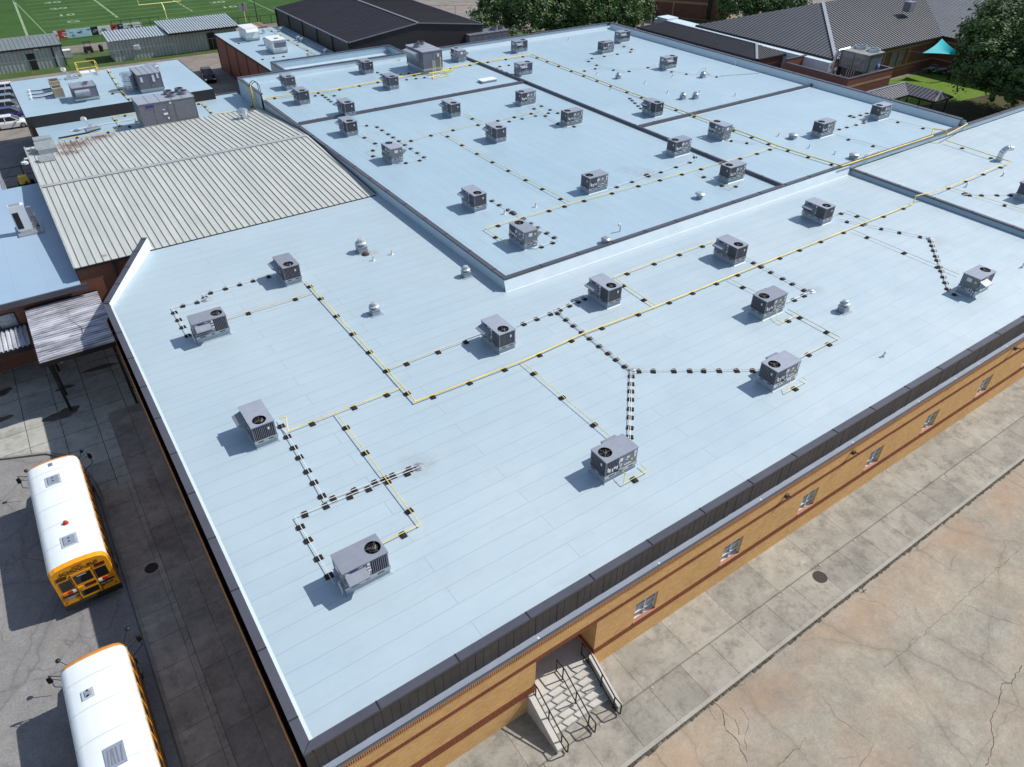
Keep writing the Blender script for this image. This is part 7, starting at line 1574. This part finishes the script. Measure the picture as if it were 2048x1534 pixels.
        for e in (-1, 1):
            mb = MB(); mb.box(cx+e*.47-.015, cx+e*.47+.015, Y-.012, Y, zb+.7, zb+2.45); mb.build('door_seam', M['busblk'], t)
            panel('flasher_light', M['dkred'], e*.82-.22, e*.82+.22, 2.32, 2.52, y=-.004)
            a = panel('tail_lamp', M['red'], e*.76-.1, e*.76+.1, 1.32, 1.48, y=-.02); panel('turn_lamp', M['amber'], e*.96-.1, e*.96+.1, 1.32, 1.48, y=-.02); panel('reverse_lamp', M['white'], e*.56-.08, e*.56+.08, 1.32, 1.48, y=-.02)
            panel('lamp_ledge', M['busblk'], e*.80-.33, e*.80+.33, 1.22, 1.27, y=-.05); mb = MB(); mb.cyl((cx+e*.56, Y-.01, zb+1.0), (cx+e*.56, Y+.01, zb+1.0), .07, n=12); mb.build('reflector', M['dkred'], t); mb = MB(); mb.cyl((cx+e*1.08, Y-.01, zb+.85), (cx+e*1.08, Y+.01, zb+.85), .045, n=12); mb.build('reflector', M['red'], t)
        panel('marker_lamps', M['red'], -.2, .2, 2.88, 2.91, y=-.01)
        RT = Matrix.Rotation(R_(90), 3, 'X')
        off = t.location
        text_mesh('SCHOOL BUS', .26, t, 'lettering', M['busblk'], Vector((cx, Y-.012, zb+2.67))-off, RT, .004, 1.04)
        if number: text_mesh(number, .16, t, 'fleet_number', M['busblk'], Vector((cx+.84, Y-.012, zb+1.03))-off, RT, .003, 1.0)
        mb = MB(); mb.box(cx+.62, cx+.78, Y-.006, Y, zb+1.08, zb+1.2); mb.build('blue_sticker', mat('sticker_blue', (.05, .22, .6), .5), t); mb = MB(); mb.box(cx-.98, cx-.68, Y-.006, Y, zb+1.0, zb+1.16); mb.build('number_plate', M['ltblue'], t)
    return t
bus('yellow school bus with a white roof and red beacon, its rear lettering facing the camera', -5.92, -3.42, 28.78, 37.15, [(35.2, -.05, .55, .62), (30.35, .0, .55, .62)], '25-97', beacon=(.03, 31.6), vent=(.0, 36.55, .32))
bus('yellow school bus with a slotted roof vent, cut off by the bottom picture edge', -6.2, -3.72, 13.6, 23.5, [(21.5, -.35, .28, .28)], None, vent=(.05, 18.35, 1.15), rear=False)

# ================================================================ GROUND DETAILS
for px, py, r, lab in ((303, 1136, .33, 'dark round manhole cover in the stained left sidewalk'), (1640, 1154, .36, 'rusty round manhole cover in the pale front sidewalk')):
    p = PZ(px, py, GZ); mb = MB(); mb.lathe((p.x, p.y, GZ+.004), [(r, 0), (r, .012), (r*.9, .014), (r*.88, .008), (r*.3, .008), (r*.28, .014), (.02, .014)], 26); solo(mb, 'manhole_cover', M['manhole'], lab, 'manhole cover')
cap = None
def capdisc(x, y, front, k):
    mb = MB(); mb.lathe((x, y, GZ+.003), [(.075, 0), (.07, .02), (.02, .022)], 12)
    solo(mb, 'clean_out_cap', M['kerb'], (ordinal(k)+' small pale round cap from the stairs along the front sidewalk joint' if front else ordinal(k)+' small pale round cap from the bottom along the dark left sidewalk joint'), 'cap', 'caps in the front sidewalk' if front else 'caps in the left sidewalk')
for k in range(16): capdisc(11.8+2.95*k, 10.18, True, k)
for k in range(9): capdisc(-1.56, 18.0+3.02*k, False, k)
# utility patch in the asphalt
p = PZ(125, 1300, GZ-.095); mb = MB(); rs = random.Random(8); mb.quad(*[(p.x+.33*math.cos(a)*rs.uniform(.7, 1.1), p.y+.33*math.sin(a)*rs.uniform(.7, 1.1), GZ-.095) for a in [2*math.pi*k/16 for k in range(16)]]); struct(mb, 'asphalt_patch', M['kerb_dark'])
def crack(pts, z, w_, name, seed, m_):
    rs = random.Random(seed); P = [PZ(a, b_, z) for a, b_ in pts]; out = []
    for a, b_ in zip(P, P[1:]):
        n = max(2, int((b_-a).length/.2))
        for k in range(n): out.append(a.lerp(b_, k/n)+Vector((rs.gauss(0, .035), rs.gauss(0, .035), 0)))
    mb = MB()
    for a, b_ in zip(out, out[1:]):
        d = (b_-a); 
        if d.length < 1e-4: continue
        nr = Vector((-d.y, d.x, 0)).normalized()*w_*rs.uniform(.2, .75)/2; mb.quad(a-nr, b_-nr, b_+nr, a+nr)
    struct(mb, name, m_)
MC = mat('crack_soil', (.13, .085, .055), .95, var=.3, scale=3)
zl_ = GZ-.096
def zz(x, y): return (1480+x/2.09, 800+y/2.09)
crack([zz(1030, 1534), zz(1065, 1410), zz(1045, 1340), zz(1085, 1270), zz(1090, 1190), zz(1130, 1180), zz(1187, 1100)], zl_, .06, 'ground_crack', 1, MC)
crack([zz(150, 1534), zz(290, 1400)], zl_, .05, 'ground_crack', 2, MC); crack([zz(605, 1120), zz(740, 1000), zz(930, 830), zz(1187, 610)], zl_, .035, 'ground_crack', 3, MC)
crack([zz(500, 1534), zz(560, 1440), zz(400, 1320), zz(330, 1220)], zl_, .025, 'ground_crack', 4, MC); crack([zz(0, 1280), zz(35, 1340), zz(20, 1420), zz(40, 1500)], zl_, .035, 'ground_crack', 5, MC)
crack([zz(940, 850), zz(1040, 900), zz(1187, 945)], zl_, .03, 'ground_crack', 6, MC); crack([zz(500, 830), zz(590, 850), zz(700, 925)], zl_, .02, 'ground_crack', 7, MC)
for s_, (ex, ey) in enumerate(((500, 770), (540, 780), (530, 830), (495, 815), (555, 800))): crack([zz(512, 800), zz(ex, ey)], zl_, .09, 'ground_crack', 20+s_, MC)
crack([(1420, 1395), (1445, 1420), (1450, 1450), (1480, 1490), (1500, 1534)], zl_, .06, 'ground_crack', 31, MC); crack([(1445, 1420), (1470, 1440), (1480, 1480)], zl_, .04, 'ground_crack', 32, MC); crack([(1412, 1400), (1425, 1432), (1440, 1450)], zl_, .03, 'ground_crack', 33, MC)
crack([zz(935, 1040), zz(1020, 1080), zz(1100, 1140), zz(1150, 1150)], zl_, .025, 'ground_crack', 8, MC); crack([zz(800, 1050), zz(900, 1110)], zl_, .02, 'ground_crack', 9, MC)
print('supports', SUPN)
